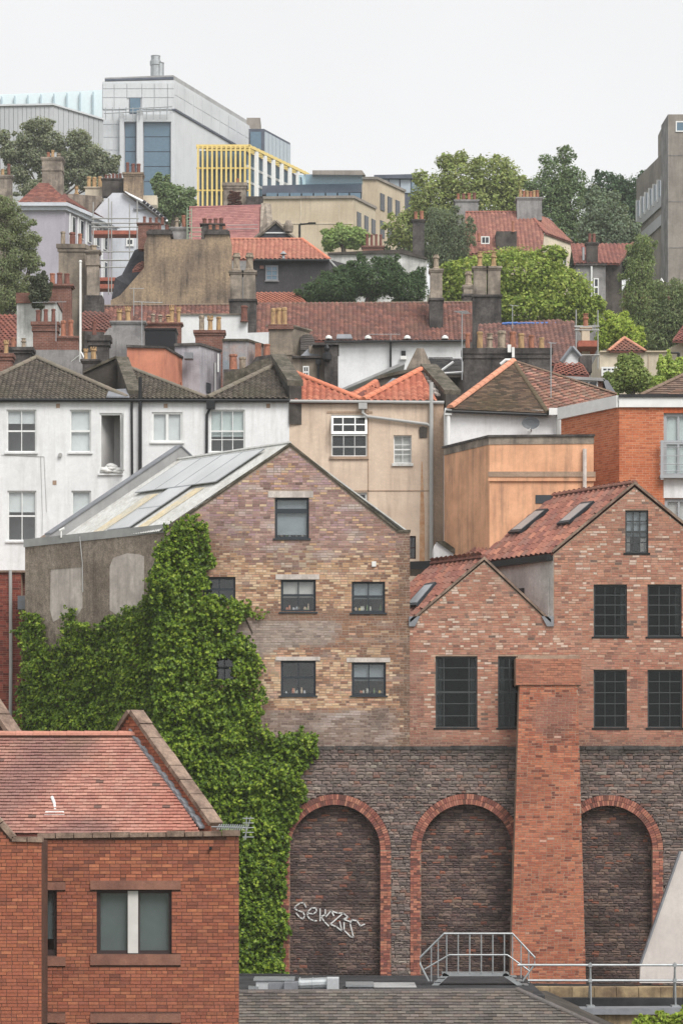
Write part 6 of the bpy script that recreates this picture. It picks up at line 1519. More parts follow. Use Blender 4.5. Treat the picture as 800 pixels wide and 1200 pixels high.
rbox('stub_chimney', 'sooty_stone', dm, 131, 679, 417, 693, 436, 1)
sc = thing('chimney', 'white rendered chimney with terracotta pot wrapped in scaffolding', 'chimney', P(686, 440, 140))
stack(sc, 140, 681.5, 383, 690.5, 430, 'cream', plst=[(686.5, 366, 383, 8, 'stepped', 'terracotta')], caph=3)
def scaffold(label, D, xs, ys, y0, y1, dep, boards=(), group=None, r=.035, hang=None):
    t = thing('scaffold', label, 'scaffold', P((xs[0] + xs[-1]) / 2, y1, D))
    for x in xs:
        for d in (0, dep): part('standard', 'scaffold_tube', t, lambda mb: mb.tube([P(x, y0 + RNG.uniform(-4, 4), D + d), P(x, y1, D + d)], r, 6))
    for y in ys:
        for d in (0, dep): part('ledger', 'scaffold_tube', t, lambda mb: mb.tube([P(xs[0] - 2, y + RNG.uniform(-.6, .6), D + d - .05), P(xs[-1] + 2, y, D + d - .05)], r * .9, 6))
    for a, b, y, h_ in boards: part('board', 'scaffold_board', t, lambda mb: mb.box(X(a, D), X(b, D), D, D + dep, Z(y + h_, D), Z(y, D)))
    return t
scaffold('small scaffold platform round the white chimney', 138.5, (674.5, 700), (382.5, 387, 416), 364, 432, 3, ((677, 701, 399, 7),), r=.03)
cb = thing('cream_building', 'cream rendered building with small tiled pediment beyond orange flats', 'building', P(750, 455, 172))
pbox('wall', 'cream', cb, 172, [(702, 490), (860, 490), (860, 372), (840, 380), (777, 411.5), (702, 411.5)], EY * 6)
tiles(cb, [P(713, 411.5, 171.8), P(755, 411.5, 171.8), P(731, 396.5, 173.5)], .26, .26, 'pan', oldtile([hx(150, 100, 82), hx(132, 90, 78)], hx(120, 92, 78)), 173, deck='roof_red')
ridge(cb, P(712, 411.5, 171.7) + UP * .03, P(731, 396, 173.4) + UP * .03, .4, .1, lambda r: jit(hx(196, 136, 110), .1, r), single=False); ridge(cb, P(731, 396, 173.4) + UP * .03, P(756, 411.5, 171.7) + UP * .03, .4, .1, lambda r: jit(hx(196, 136, 110), .1, r), single=False)
part('string_course', 'ashlar', cb, lambda mb: mb.box(X(702, 172), X(780, 172), 171.85, 172, Z(413, 172), Z(411.3, 172)))
rbox('seam', 'ashlar', cb, 171.95, 759, 413, 760, 450, .1)
win(cb, 171.9, 704, 430, 722, 441, cols=3, rows=(.5,), fw=.1, bar=.06, rec=-.05, sill=None, void=False, glass='far_glass')
tiles(cb, [P(787, 400, 171), P(860, 400, 171), P(860, 380, 174), P(800, 388, 174)], .26, .26, 'pan', oldtile([hx(150, 90, 80), hx(132, 82, 74)], hx(120, 88, 78)), 174, deck='roof_red')
lamp = thing('street_lamp', 'black street lamp with horizontal arm before cream building', 'street lamp', P(794.5, 440, 160))
part('post', 'black_metal', lamp, lambda mb: mb.tube([P(794.5, 445, 160), P(794.5, 413.5, 160)], .08, 8)); part('arm', 'black_metal', lamp, lambda mb: mb.tube([P(794.5, 413.5, 160), P(784, 413.5, 160)], .05, 6)); part('lantern', 'black_metal', lamp, lambda mb: mb.box(X(780, 160), X(786, 160), 159.8, 160.2, Z(415, 160), Z(413, 160)))
rr = thing('brown_roof_house', 'brown tiled roof slope at right edge above orange flats', 'house', P(790, 465, 122))
tiles(rr, [P(748, 465, 121), P(860, 465, 121), P(860, 412, 126)], .3, .25, 'plain', oldtile([hx(128, 104, 92), hx(112, 92, 82), hx(140, 114, 100)], hx(104, 92, 80)), 175)
ridge(rr, P(749, 464, 121) + UP * .03, P(860, 411.5, 126) + UP * .03, .42, .1, lambda r: jit(hx(126, 106, 92), .1, r))
pbox('wall', 'brick_far', rr, 121.5, [(752, 500), (860, 500), (860, 465), (752, 465)], EY * 5)
tiles(rr, [P(775, 466, 120.4), P(860, 466, 120.4), P(860, 452, 122.5), P(800, 452, 122.5)], .3, .25, 'plain', oldtile([hx(150, 116, 98), hx(130, 104, 90)], hx(104, 92, 80)), 176)

# ================================================================ BROWN GABLE WALL AND HOUSES ROUND IT
bg_ = thing('brown_gable_house', 'big stained brown rendered gable wall with chimney rows on top', 'house', P(205, 358, 195))
pbox('gable_wall', 'brown_render', bg_, 195, [(130, 380), (272, 380), (271, 284), (268, 274), (241, 274), (240, 280.5), (200, 280.5), (199, 274), (174, 274), (169, 288), (169, 314), (141, 346), (130, 352)], EY * 1.4)
for a, b in ((173, 201), (240, 268)):
    part('cap_course', 'sooty_stone', bg_, lambda mb: (mb.box(X(a - 1, 195), X(b + 1, 195), 194.85, 196.5, Z(275, 195), Z(271, 195)), mb.box(X(a + 1, 195), X(b - 1, 195), 194.95, 196.4, Z(271, 195), Z(269, 195))))
pots(bg_, 195, prow(178, 195, 3, 262, 270, 5.5, 'plain', 'red_pot') + prow(246, 262, 3, 262.5, 270, 5.5, 'plain', 'terracotta'), dd=.3)
stack(bg_, 196.6, 162, 261, 186, 292, FAR_BRICK, plst=prow(169, 190, 4, 253, 262, 4.5, 'plain', 'red_pot'), caph=2)
stack(bg_, 196.8, 236, 262, 262, 285, 'sooty_stone', plst=prow(239.5, 259, 4, 254, 262, 5, 'square', 'red_pot'), caph=2)
stack(bg_, 196.6, 200, 266, 221, 282, 'grey_render', plst=[(207, 254, 266, 6, 'stepped', 'stone_pot'), (215, 251, 266, 6, 'plain', 'terracotta')], caph=4)
part('mansard_roof', 'mansard', bg_, lambda mb: mb.prism([P(131, 350, 196), P(135, 326, 196), P(143, 322, 197.5), P(158, 293, 198.5), (P(170, 289, 198.5)), P(170, 345, 197)], EY * 5))
tiles(bg_, [P(155, 318, 195.5), P(170, 316, 195.5), P(170, 306, 197), P(160, 312, 196.5)], .26, .26, 'pan', oldtile([hx(150, 98, 82), hx(132, 86, 76)], hx(110, 86, 78)), 181, deck='roof_red')
lad = thing('ladder', 'pale green ladder and guard rails on top of brown gable', 'ladder', P(222, 280, 196))
for x in (219.5, 224.5): part('stile', 'green_ladder', lad, lambda mb: mb.tube([P(x, 281, 196.2), P(x, 244, 196.2)], .035, 6))
for k in range(9): part('rung', 'green_ladder', lad, lambda mb: mb.tube([P(219.5, 247 + k * 4, 196.2), P(224.5, 247 + k * 4, 196.2)], .025, 5))
for y in (267, 272, 277): part('guard_bar', 'green_ladder', lad, lambda mb: mb.tube([P(224.5, y, 196.3), P(237, y, 196.3)], .028, 5))
pk = thing('pink_roof_house', 'house with faded pink-red roof and flint chimney', 'house', P(268, 280, 226))
tiles(pk, [P(222, 284, 224), P(303, 281, 224), P(306, 242, 229), P(222, 244, 229)], .28, .3, 'plain', oldtile([hx(170, 116, 112), hx(160, 108, 106), hx(176, 122, 116)], hx(150, 106, 104), .4, .06), 182, t=.02, deck='pink_roof')
pbox('wall', 'grey_render', pk, 224.5, [(224, 330), (303, 330), (303, 281), (224, 284)], EY * 6)
part('ridge_line', 'pink_roof', pk, lambda mb: mb.tube([P(222, 243.5, 229), P(306, 241.5, 229)], .12, 6))
part('verge_wall', 'old_stone', pk, lambda mb: mb.prism([P(304, 284, 223.8), P(314, 270, 223.8), P(311, 238, 228.5), P(306, 238, 228.5)], EX * .4 + EY * .3))
for y in (264, 268.5): part('snow_rail', 'scaffold_tube', pk, lambda mb: mb.tube([P(266, y, 225), P(302, y - .5, 225)], .03, 5))
fc = stack(pk, 230, 262, 214, 288, 246, 'old_stone', dep=1.4, caph=7, cap=.12, plst=[(278, 207, 214, 4.5, 'plain', 'terracotta')])
part('flint_panel', 'brick_far', fc, lambda mb: [mb.lathe(P(275 + RNG.uniform(-6, 6), 232 + RNG.uniform(-8, 8), 229.98), [(.02, -.06), (.2, 0), (.02, .06)], 6) for _ in range(50)], 'stuff')
rbox('low_stack', 'sooty_stone', pk, 229, 288, 230, 308, 246, 1.2)
bc = thing('black_clad_house', 'black clad house with orange pantile roof and small window', 'house', P(340, 350, 205))
v = Vector((2.2, 6, 0))
pbox('wall', 'black_clad', bc, 205, [(290, 380), (387, 380), (384, 304), (299, 304), (290, 304)], EY * 5)
part('side_wall', 'black_clad', bc, lambda mb: mb.prism([P(386, 380, 205), P(384, 304, 205), P(384, 304, 205) + Vector((1.2, 3, .2)), P(400, 380, 205) + Vector((2.0, 3, 0))], EX * .1))
tiles(bc, [P(270, 304, 204.6), P(385, 304, 204.6), P(354, 281, 208.5), P(270, 281, 208.5)], .3, .26, 'pan', oldtile([hx(186, 124, 104), hx(176, 114, 96), hx(194, 134, 112)], hx(160, 112, 94), .4, .1), 183, deck='roof_red', stagger=False)
ridge(bc, P(270, 280.5, 208.5) + UP * .04, P(354, 280.5, 208.5) + UP * .04, .42, .1, lambda r: jit(hx(200, 132, 106), .08, r), single=False); ridge(bc, P(354, 280.5, 208.5) + UP * .04, P(386, 304, 204.6) + UP * .04, .42, .12, lambda r: jit(hx(206, 128, 100), .08, r), single=False)
win(bc, 204.95, 311, 311, 326, 329, cols=2, rows=(.33, .66), fw=.1, bar=.05, mat='lead', rec=-.04, sill='grey_render', void=False, glass='blue_glass')
rbox('vent', 'brick_far', bc, 204.9, 304.5, 311, 309, 315, .1); gutter(bc, P(298, 305, 204.4), P(386, 305, 204.4), .07)
part('verge_board', 'white_far', bc, lambda mb: mb.tube([P(386, 305, 205), P(402, 322, 206)], .06, 5))
part('roof_flue', 'galv', bc, lambda mb: (mb.tube([P(332, 304, 204.5), P(332, 297, 205)], .1, 8), mb.lathe(P(332, 298, 204.8), [(.25, 0), (.05, .2)], 8)))
pbox('back_gable', 'mansard', bc, 213, [(297, 281), (323, 259, ), (347, 281)][0:1] + [(347, 281), (323, 259.5)], EY * 4)
part('gable_ridge', 'old_stone', bc, lambda mb: (mb.tube([P(297, 281, 212.9), P(323, 259, 212.9)], .13, 5), mb.tube([P(323, 259, 212.9), P(347, 281, 212.9)], .13, 5)))
rbox('gable_light', 'white_far', bc, 212.95, 308, 272, 336, 273.5, .1); part('finial', 'old_stone', bc, lambda mb: mb.lathe(P(338, 272, 211), [(.3, 0), (.35, .4), (.15, .8)], 8))
tiles(bc, [P(300, 360, 188), P(363, 360, 188), P(350, 344, 191), P(300, 344, 191)], .28, .26, 'pan', oldtile([hx(186, 118, 94), hx(170, 106, 86)], hx(140, 100, 84)), 184, deck='roof_red')
sl_ = thing('street_lamp', 'dark street lamp arm in front of beige stone building', 'street lamp', P(351, 281, 235))
part('post', 'black_metal', sl_, lambda mb: mb.tube([P(351, 290, 235), P(351, 263, 235)], .1, 6)); part('arm', 'black_metal', sl_, lambda mb: mb.tube([P(351, 263, 235), P(369, 261.5, 235)], .07, 6)); part('lantern', 'black_metal', sl_, lambda mb: mb.box(X(361, 235), X(370, 235), 234.8, 235.2, Z(262.5, 235), Z(261, 235)))
ww = thing('white_garden_wall', 'low white painted house wall behind the dark conifers', 'wall', P(445, 320, 215))
pbox('wall', 'white_dirty', ww, 215, [(384, 350), (500, 350), (500, 304), (470, 297), (384, 298)], EY * 5)
part('roof_edge', 'roof_dark', ww, lambda mb: mb.prism([P(384, 298, 214.8), P(470, 297, 214.8), P(500, 304, 214.8), P(500, 302, 214.8), P(472, 292, 214.8), P(384, 296, 214.8)], EY * 4))
stack(ww, 216, 425, 288, 449, 300, FAR_BRICK, plst=prow(430, 446, 4, 273, 288, 4.5, 'plain', 'red_pot'), caph=3)
solo('chimney', 'tall dark chimney with two orange pots left of the willow', 222, 483.5, 257, 497, 310, 'sooty_stone', plst=prow(487, 494, 2, 246, 257, 5.5, 'plain', 'terracotta'), caph=3)

# ================================================================ LEFT HOUSES AND SCAFFOLD
lh = thing('lavender_house', 'lavender rendered house with red hipped roof and side windows', 'house', P(55, 325, 240))
v = rec(77, 245, 240, 132, 271)
pbox('wall', 'lavender', lh, 240, [(20, 360), (77, 360), (77, 244), (20, 244)], v)
part('cornice', 'pale_blue', lh, lambda mb: (mb.prism([P(23, 246, 239.7), P(78, 246, 239.7), P(78, 240, 239.7), P(23, 240, 239.7)], v * 1.0 + Vector((.3, 0, 0))), mb.prism([P(21, 241, 239.4), P(79, 241, 239.4), P(79, 237, 239.4), P(21, 237, 239.4)], v + Vector((.5, .3, 0)))))
tiles(lh, [P(21, 237.5, 239.5), P(79, 237.5, 239.5), P(58, 216, 243), P(46, 215, 243)], .28, .28, 'plain', oldtile([hx(146, 92, 80), hx(130, 84, 76), hx(158, 104, 90)], hx(120, 92, 84)), 191, deck='roof_red')
tiles(lh, [P(79, 237.5, 239.5), P(79, 237.5, 239.5) + v, P(46, 215, 243) + v, P(58, 216, 243)], .28, .28, 'plain', oldtile([hx(146, 92, 80), hx(130, 84, 76)], hx(120, 92, 84)), 192, deck='roof_red')
for k in range(5):
    f = .12 + k * .17
    wn_ = part('window', 'upvc_white', lh, lambda mb: mb.obox(P(77, 272, 240) + v * f + EX * .02, v * .07, EX * .06, UP * 1.5)); part('pane', 'far_glass', wn_, lambda mb: mb.obox(P(77, 272, 240) + v * (f + .01) + EX * .05 + UP * .08, v * .05, EX * .06, UP * 1.34))
    part('pilaster', 'white_far', lh, lambda mb: mb.obox(P(77, 345, 240) + v * (f - .055) + EX * .02, v * .02, EX * .1, UP * 6.5))
    w2 = part('window', 'upvc_white', lh, lambda mb: mb.obox(P(77, 310, 240) + v * f + EX * .02, v * .07, EX * .06, UP * 1.6)); part('pane', 'far_glass', w2, lambda mb: mb.obox(P(77, 310, 240) + v * (f + .01) + EX * .05 + UP * .08, v * .05, EX * .06, UP * 1.44))
stack(lh, 243, 49.5, 184, 73, 238, 'old_stone', dep=1.6, caph=4, band=200, plst=[(56, 176, 184, 5, 'plain', 'terracotta'), (61, 173.5, 184, 5, 'plain', 'buff_pot'), (68, 177, 184, 6, 'stepped', 'stone_pot')])
pbox('parapet_wall', 'old_stone', lh, 246, [(80, 227), (119, 230), (119, 236), (107, 250), (90, 244), (80, 240)], EY * .6)
pots(lh, 246, [(89.5, 217, 227, 5.5, 'stepped', 'buff_pot')])
solo('chimney', 'grey chimney with stumpy pots at far left edge', 250, -8, 205, 14, 245, 'old_stone', plst=[(3, 197, 205, 5, 'plain', 'buff_pot'), (10, 191, 205, 5, 'plain', 'red_pot'), (-2, 190, 205, 5, 'plain', 'red_pot')], caph=4)
wg = thing('pale_gable_house', 'pale blue-white gabled house behind red scaffold', 'house', P(150, 310, 250))
pbox('wall', 'pale_blue', wg, 250, [(108, 350), (196, 350), (194, 258), (168, 238), (146, 226), (132, 226), (110, 248)], EY * 7)
part('bargeboard', 'white_far', wg, lambda mb: (mb.tube([P(146, 226, 249.8), P(170, 238, 249.8), P(196, 260, 249.8)], .16, 5),))
part('verge_dark', 'mansard', wg, lambda mb: [mb.tube([P(168 + k * 4, 235.5 + k * 3.2, 249.7), P(171 + k * 4, 238 + k * 3.2, 249.7)], .13, 5) for k in range(7)], 'stuff')
tiles(wg, [P(196, 261, 249.6), P(196, 261, 249.6) + EY * 7, P(146, 225, 249.6) + EY * 7, P(146, 225, 249.6)], .4, .4, 'plain', oldtile([hx(84, 82, 84), hx(74, 72, 76)], hx(90, 90, 88)), 193)
win(wg, 249.95, 148, 272, 157, 288, cols=1, rows=(.5,), fw=.12, bar=.08, rec=-.05, sill='white_far', void=False, glass='far_glass')
part('lintel', 'lead', wg, lambda mb: mb.box(X(157, 250), X(172, 250), 249.8, 250, Z(246, 250), Z(244, 250)))
stack(wg, 252, 120, 209, 146, 230, 'dark_render', caph=2, plst=prow(124, 141, 5, 203, 209, 4.5, 'plain', 'red_pot'))
stack(wg, 251, 145, 202, 167, 236, 'brown_render', caph=4, dep=1.5, plst=prow(149, 162, 3, 189, 202, 5, ('plain', 'plain', 'barrel'), 'red_pot'))
stack(wg, 253, 100, 219, 121, 234, 'cream', caph=2, plst=prow(104, 117, 3, 206, 219, 5.5, 'barrel', 'buff_pot'))
rbox('cream_block', 'cream', wg, 252, 167, 229, 184, 240, 1.5)
scaffold('tall red-boarded scaffold against the pale gable house', 236, (109.5, 127.5, 131, 152, 161), (256, 261.5, 266, 295, 305, 313), 236, 345, 1.6, ((108, 162, 270, 4.5), (110, 136, 325, 4), (112, 134, 333, 5)), r=.05)

# ================================================================ RIGHT HOUSES AND TOWER
rh = thing('red_roof_house', 'cream walled house with red tiled roof among the trees', 'house', P(610, 320, 235))
RRC = oldtile([hx(166, 114, 100), hx(156, 106, 94), hx(174, 122, 106), hx(148, 102, 92)], hx(132, 96, 84), .4, .1)
A, B = P(540, 298, 234), P(635, 296, 234); C_, E_ = P(619, 249, 239), P(545, 249.5, 239)
tiles(rh, [A, B, P(637, 272, 236.6), C_, E_], .3, .3, 'pan', RRC, 201, deck='roof_red', stagger=False)
v = rec(637, 274, 236, 670, 286)
part('side_wall', 'cream', rh, lambda mb: mb.prism([P(633, 300, 235), P(637, 274, 236.2), P(637, 274, 236.2) + v, P(633, 300, 235) + v, P(631, 350, 235) + v, P(631, 350, 235)], Vector((-.2, .2, 0))))
tiles(rh, [P(638, 273, 236), P(638, 273, 236) + v, P(619, 249, 239) + v * .75, P(619, 249, 239)], .3, .3, 'pan', RRC, 202, deck='roof_red')
ridge(rh, E_ + UP * .05, C_ + UP * .05, .42, .13, lambda r: jit(hx(150, 96, 84), .1, r), single=False); ridge(rh, C_ + UP * .05, P(638, 272, 236.3) + UP * .05, .42, .13, lambda r: jit(hx(150, 96, 84), .1, r), single=False)
pbox('wall', 'cream', rh, 235, [(546, 360), (632, 360), (632, 296), (546, 298)], EY * 5)
for f in (.3, .72):
    wn_ = part('window', 'upvc_white', rh, lambda mb: mb.obox(P(634, 303, 235.4) + v * f + EX * .05, v * .11, EX * .06, UP * 1.25)); part('pane', 'far_glass', wn_, lambda mb: mb.obox(P(634, 303, 235.4) + v * (f + .02) + EX * .08 + UP * .1, v * .07, EX * .06, UP * 1.05))
stack(rh, 238, 605.5, 231, 634.5, 258, 'grey_render', dep=1.6, caph=3, plst=prow(610, 630, 6, 221, 231, 5, 'plain', ('buff_pot', 'terracotta')))
stack(rh, 240, 533, 234, 560, 300, 'grey_render', dep=1.6, caph=3, plst=prow(537, 556, 4, 224, 234, 5, 'plain', ('terracotta', 'red_pot')))
rbox('dormer_box', 'dark_render', rh, 234.4, 581, 271, 605, 292, 1.6); pots(rh, 234, [(601, 258, 271, 4, 'plain', 'terracotta'), (561, 272, 282, 5, 'plain', 'terracotta')])
win(rh, 234.2, 563, 278, 573, 287, cols=2, rows=(), fw=.08, bar=.05, rec=-.4, sill=None, void=False, glass='far_glass')
r2 = thing('grey_house', 'dark grey rendered house with red roof and white downpipe', 'house', P(700, 345, 224))
tiles(r2, [P(672, 309, 222), P(725, 309, 222), P(740, 286, 226), P(668, 287, 226)], .3, .3, 'pan', oldtile([hx(150, 98, 88), hx(136, 90, 82), hx(160, 106, 94)], hx(118, 86, 80), .4, .1), 203, deck='roof_red', stagger=False)
part('verge', 'red_pot', r2, lambda mb: mb.tube([P(741, 285, 226), P(723, 310, 222)], .14, 5))
v = rec(709, 312, 222, 724, 318)
pbox('wall', 'dark_render', r2, 222.4, [(674, 390), (728, 390), (728, 309), (674, 309)], EY * 5); pbox('annexe', 'grey_render', r2, 221, [(675, 380), (709, 380), (709, 311), (675, 310)], EY * 1.4)
part('annexe_coping', 'sooty_stone', r2, lambda mb: mb.box(X(674, 221), X(710, 221), 220.8, 222, Z(311.5, 221), Z(309.5, 221)))
pipe(r2, [P(692.5, 312, 220.9), P(692.5, 370, 220.9)], .07, 'upvc_white'); win(r2, 220.95, 695, 326, 701, 347, cols=1, rows=(.5,), fw=.08, bar=.06, rec=-.04, sill='upvc_white', void=False, glass='far_glass')
stack(r2, 222, 687, 284, 700, 312, 'dark_render', caph=3, plst=prow(691, 696, 2, 273, 284, 5, 'plain', 'red_pot')); pipe(r2, [P(683, 305, 221.8), P(683, 290, 221.8)], .08, 'galv', 'flue')
ct = thing('concrete_tower', 'tall weathered concrete stair tower at right edge', 'building', P(790, 335, 255))
v = rec(782, 134, 255, 774, 147)
pbox('shaft', 'concrete', ct, 255, [(782, 380), (880, 380), (880, 134), (782, 134)], EY * 8)
part('side_face', 'grey_render', ct, lambda mb: mb.prism([P(782.05, 380, 254.99), P(782.05, 134, 254.99), P(782.05, 134, 254.99) + v, P(782.05, 380, 254.99) + v], EX * .3 + EY * .1))
part('board_joint', 'grey_render', ct, lambda mb: [mb.box(X(782, 255), X(880, 255), 254.97, 255, Z(y + .5, 255), Z(y, 255)) for y in (182, 236, 290)])
win(ct, 254.95, 791, 142, 806, 154.5, cols=1, rows=(), fw=.1, rec=-.03, sill=None, void=False, glass='blue_glass')
part('pipe', 'white_paint', ct, lambda mb: mb.tube([P(771, 336, 240), P(771, 330, 240), P(774, 327, 240), P(776, 331, 240)], .12, 8))
ctb = thing('slab_block', 'grey concrete slab block receding behind the stair tower', 'building', P(760, 260, 285))
v = rec(778, 177, 259, 745, 210)
part('wall', 'concrete', ctb, lambda mb: mb.prism([P(778, 290, 259), P(778, 177, 259), P(778, 177, 259) + v, P(778, 290, 259) + v], EX * 3))
part('window_band', 'blue_glass', ctb, lambda mb: mb.prism([P(777.5, 232, 259), P(777.5, 208, 259), P(777.5, 208, 259) + v * .9, P(777.5, 232, 259) + v * .9], -EX * .1))
for k in range(7): part('band_mullion', 'upvc_white', ctb, lambda mb: mb.obox(P(777.3, 232, 259) + v * (.9 * k / 6), v * .02, -EX * .2, UP * 1.9))
for y in (262, 240): part('spandrel', 'clad_grey', ctb, lambda mb: mb.obox(P(777.4, y, 259), v * .9, -EX * .12, UP * .9))
bo = thing('brown_outhouse', 'low roof and brick wall between the poplars and tower', 'building', P(770, 345, 236))
pbox('wall', 'brick_far', bo, 236, [(735, 370), (800, 370), (800, 338), (760, 336), (735, 332)], EY * 4); pbox('roof_edge', 'roof_dark', bo, 235.8, [(735, 334), (800, 340), (800, 336), (735, 329)], EY * 4)

# ================================================================ HILLTOP INSTITUTE BUILDINGS
lab = thing('laboratory_tower', 'white panelled laboratory tower with blue strip windows on hilltop', 'building', P(165, 240, 330))
DL = 330.0; lv = rec(205, 93, DL, 297, 149)
zc = Z(128, DL)
pbox('wall', 'lab_cream', lab, DL, [(120, 290), (202, 290), (202, 129), (120, 129)], lv)
part('upper_wall', 'lab_panel', lab, lambda mb: mb.prism([P(120, 129, DL) - EY * .05, P(204.5, 129, DL) - EY * .05, P(204.5, 94, DL) - EY * .05, P(120, 96, DL) - EY * .05], lv))
part('cornice', 'slate_band', lab, lambda mb: mb.prism([P(201, 130, DL) - EY * .2, P(205.5, 130, DL) - EY * .2, P(205.5, 128, DL) - EY * .2, P(201, 128, DL) - EY * .2], lv))
part('parapet', 'fascia_grey', lab, lambda mb: mb.prism([P(123, 96, DL + .5), P(203, 94, DL + .5), P(203, 88, DL + .5), P(123, 91, DL + .5)], lv * .97))
part('parapet_band', 'slate_band', lab, lambda mb: mb.prism([P(123, 94.5, DL + .3), P(203.5, 92.5, DL + .3), P(203.5, 90, DL + .3), P(123, 92.5, DL + .3)], EY * .3))
cols_ = [120.6, 134, 149, 166.5, 181, 196.5, 204.2]; rows_ = [97, 104, 114.5, 128]
for a, b in zip(cols_, cols_[1:]):
    for c, d in zip(rows_, rows_[1:]):
        if a > 145 and b < 170 and c > 110: continue
        rbox('panel', 'lab_panel', lab, DL - .17, a + .3, c + .3, b - .3, d - .3, .1)
ln = Vector((lv.y, -lv.x, 0)).normalized(); ln = ln if ln.x > 0 else -ln
for k in range(9):
    for (c, d) in ((97, 111), (111.6, 127)):
        p = P(204.5, d, DL) - EY * .05 + lv * (k / 9 + .004); part('panel', 'lab_panel', lab, lambda mb: mb.obox(p, lv * (1 / 9 - .008), ln * .08, UP * ((d - c) * DL / FPX)))
for k, y in enumerate((131, 146, 161, 176, 191, 206)):
    for a, b in ((120.6, 133.5), (134, 145.5)): rbox('panel', 'lab_panel', lab, DL - .1, a, y + .4, b - .3, y + 14.6, .1)
def glazing(name, D, x0, y0, x1, y1, nr, parent, fm='slate_band'):
    o = rbox(name, fm, parent, D - .06, x0, y0, x1, y1, .1)
    for k in range(nr):
        a, b = lerp(y0, y1, k / nr) + .5, lerp(y0, y1, (k + 1) / nr) - .5; rbox('pane', 'blue_glass', o, D - .1, x0 + .6, a, x1 - .6, b, .05)
glazing('window', DL, 146.5, 144, 159.5, 228, 5, lab); glazing('window', DL, 168.5, 143, 200, 230, 5, lab); glazing('window', DL - .1, 152, 114.5, 165, 133, 1, lab)
rbox('fin', 'lab_panel', lab, DL - 1.0, 160.5, 129, 167.5, 290, 1.0); rbox('fin', 'lab_panel', lab, DL - .8, 140.5, 133, 145.5, 290, .8); rbox('fin', 'lab_panel', lab, DL - .4, 200.5, 130, 202.5, 290, .4)
rbox('window_head', 'lab_panel', lab, DL - .5, 145, 134, 201, 142.5, .5)
rl = part('balcony_rail', 'galv', lab, lambda mb: [mb.tube([P(122, y, DL - 1.2), P(202, y - 4, DL - 1.2)], .05, 5) for y in (129, 133)] + [mb.tube([P(x, 126, DL - 1.2), P(x, 140, DL - 1.2)], .05, 5) for x in range(124, 202, 8)])
flue = part('roof_flue', 'galv', lab, lambda mb: (mb.lathe(P(182.5, 90, DL + 4), [(.55, 0), (.55, 1.2), (.62, 1.25), (.62, 1.7), (.5, 1.8), (.5, 2.2), (.55, 2.25), (.2, 2.3)], 14), mb.lathe(P(188, 90, DL + 4), [(.4, 0), (.4, 1.4), (.45, 1.5), (.2, 1.55)], 12)))
rbox('rooftop_block', 'concrete', lab, 352, 289, 138, 305, 156, 4)
mbx = thing('metal_clad_block', 'grey vertical metal clad block in front of translucent wing', 'building', P(60, 220, 318))
v = rec(62, 121.5, 318, 121, 139)
pbox('wall', 'clad_grey', mbx, 318, [(-60, 290), (62, 290), (62, 123), (-60, 125)], v)
for k in range(16):
    x = -20 + k * 5.2; rbox('cladding_panel', 'clad_grey', mbx, 317.9, x, 124.5, x + 4.7, 200, .1)
for k in range(10):
    p = P(62, 200, 318) + v * (k / 10 + .005); n_ = Vector((v.y, -v.x, 0)).normalized(); part('cladding_panel', 'clad_grey', mbx, lambda mb: mb.obox(p, v * .09, n_ * .08, UP * (Z(123.5, 318) - Z(200, 318))))
part('parapet', 'lab_panel', mbx, lambda mb: mb.prism([P(-60, 125, 317.7), P(63, 123, 317.7), P(63, 121, 317.7), P(-60, 123, 317.7)], v * 1.02))
tb = thing('translucent_wing', 'pale blue-green translucent glass wing of the laboratory', 'building', P(60, 200, 340))
FLAT('frost', hx(214, 228, 232), .35, 0, .4, .04); FLAT('frost_fin', hx(172, 192, 200), .4)
pbox('core', 'frost', tb, 342.5, [(-60, 250), (122, 250), (122, 106), (-60, 113)], EY * 6)
for k in range(9): pbox('glass_panel', 'frost', tb, 342, [(-13 + k * 15.3, 250), (1.5 + k * 15.3, 250), (1.5 + k * 15.3, 111.5 - k * .82), (-13 + k * 15.3, 112.3 - k * .82)], EY * .3)
for k in range(9): rbox('fin', 'frost_fin', tb, 341.6, 1.7 + k * 15.3 - .2, 113 - k * .8, 2.9 + k * 15.3, 250, .5)
yb = thing('yellow_finned_block', 'glass block wrapped in yellow vertical fins and pergola roof', 'building', P(270, 240, 315))
DY = 315.0; yv = rec(292, 172, DY, 361, 205)
part('core', 'slate_band', yb, lambda mb: mb.prism([P(234, 290, DY + 1.2), P(288, 290, DY + 1.2), P(288, 177, DY + 1.2), P(234, 177, DY + 1.2)], yv * .95))
for k in range(6):
    for j in range(3): rbox('pane', 'blue_glass', yb, DY + 1.1, 235 + k * 8.8, 178 + j * 22, 243 + k * 8.8, 199 + j * 22, .08)
for k in range(12):
    x = 231 + k * 5.5; rbox('fin', 'yellow', yb, DY - .1, x, 171.5, x + 2.1, 262, .55)
for y in (172, 196, 222): part('rail', 'yellow', yb, lambda mb: mb.box(X(230, DY), X(293, DY), DY + .05, DY + .3, Z(y + 1.5, DY), Z(y, DY)))
for k in range(14):
    part('pergola_beam', 'yellow', yb, lambda mb: mb.obox(P(230, 172, DY) + yv * (k / 14) + UP * .02, EX * (X(293, DY) - X(230, DY)), yv * .02, UP * .22))
part('pergola_edge', 'yellow', yb, lambda mb: mb.obox(P(291.5, 173.5, DY), yv, EX * .2, UP * .3))
yn = Vector((yv.y, -yv.x, 0)).normalized(); yn = yn if yn.x > 0 else -yn
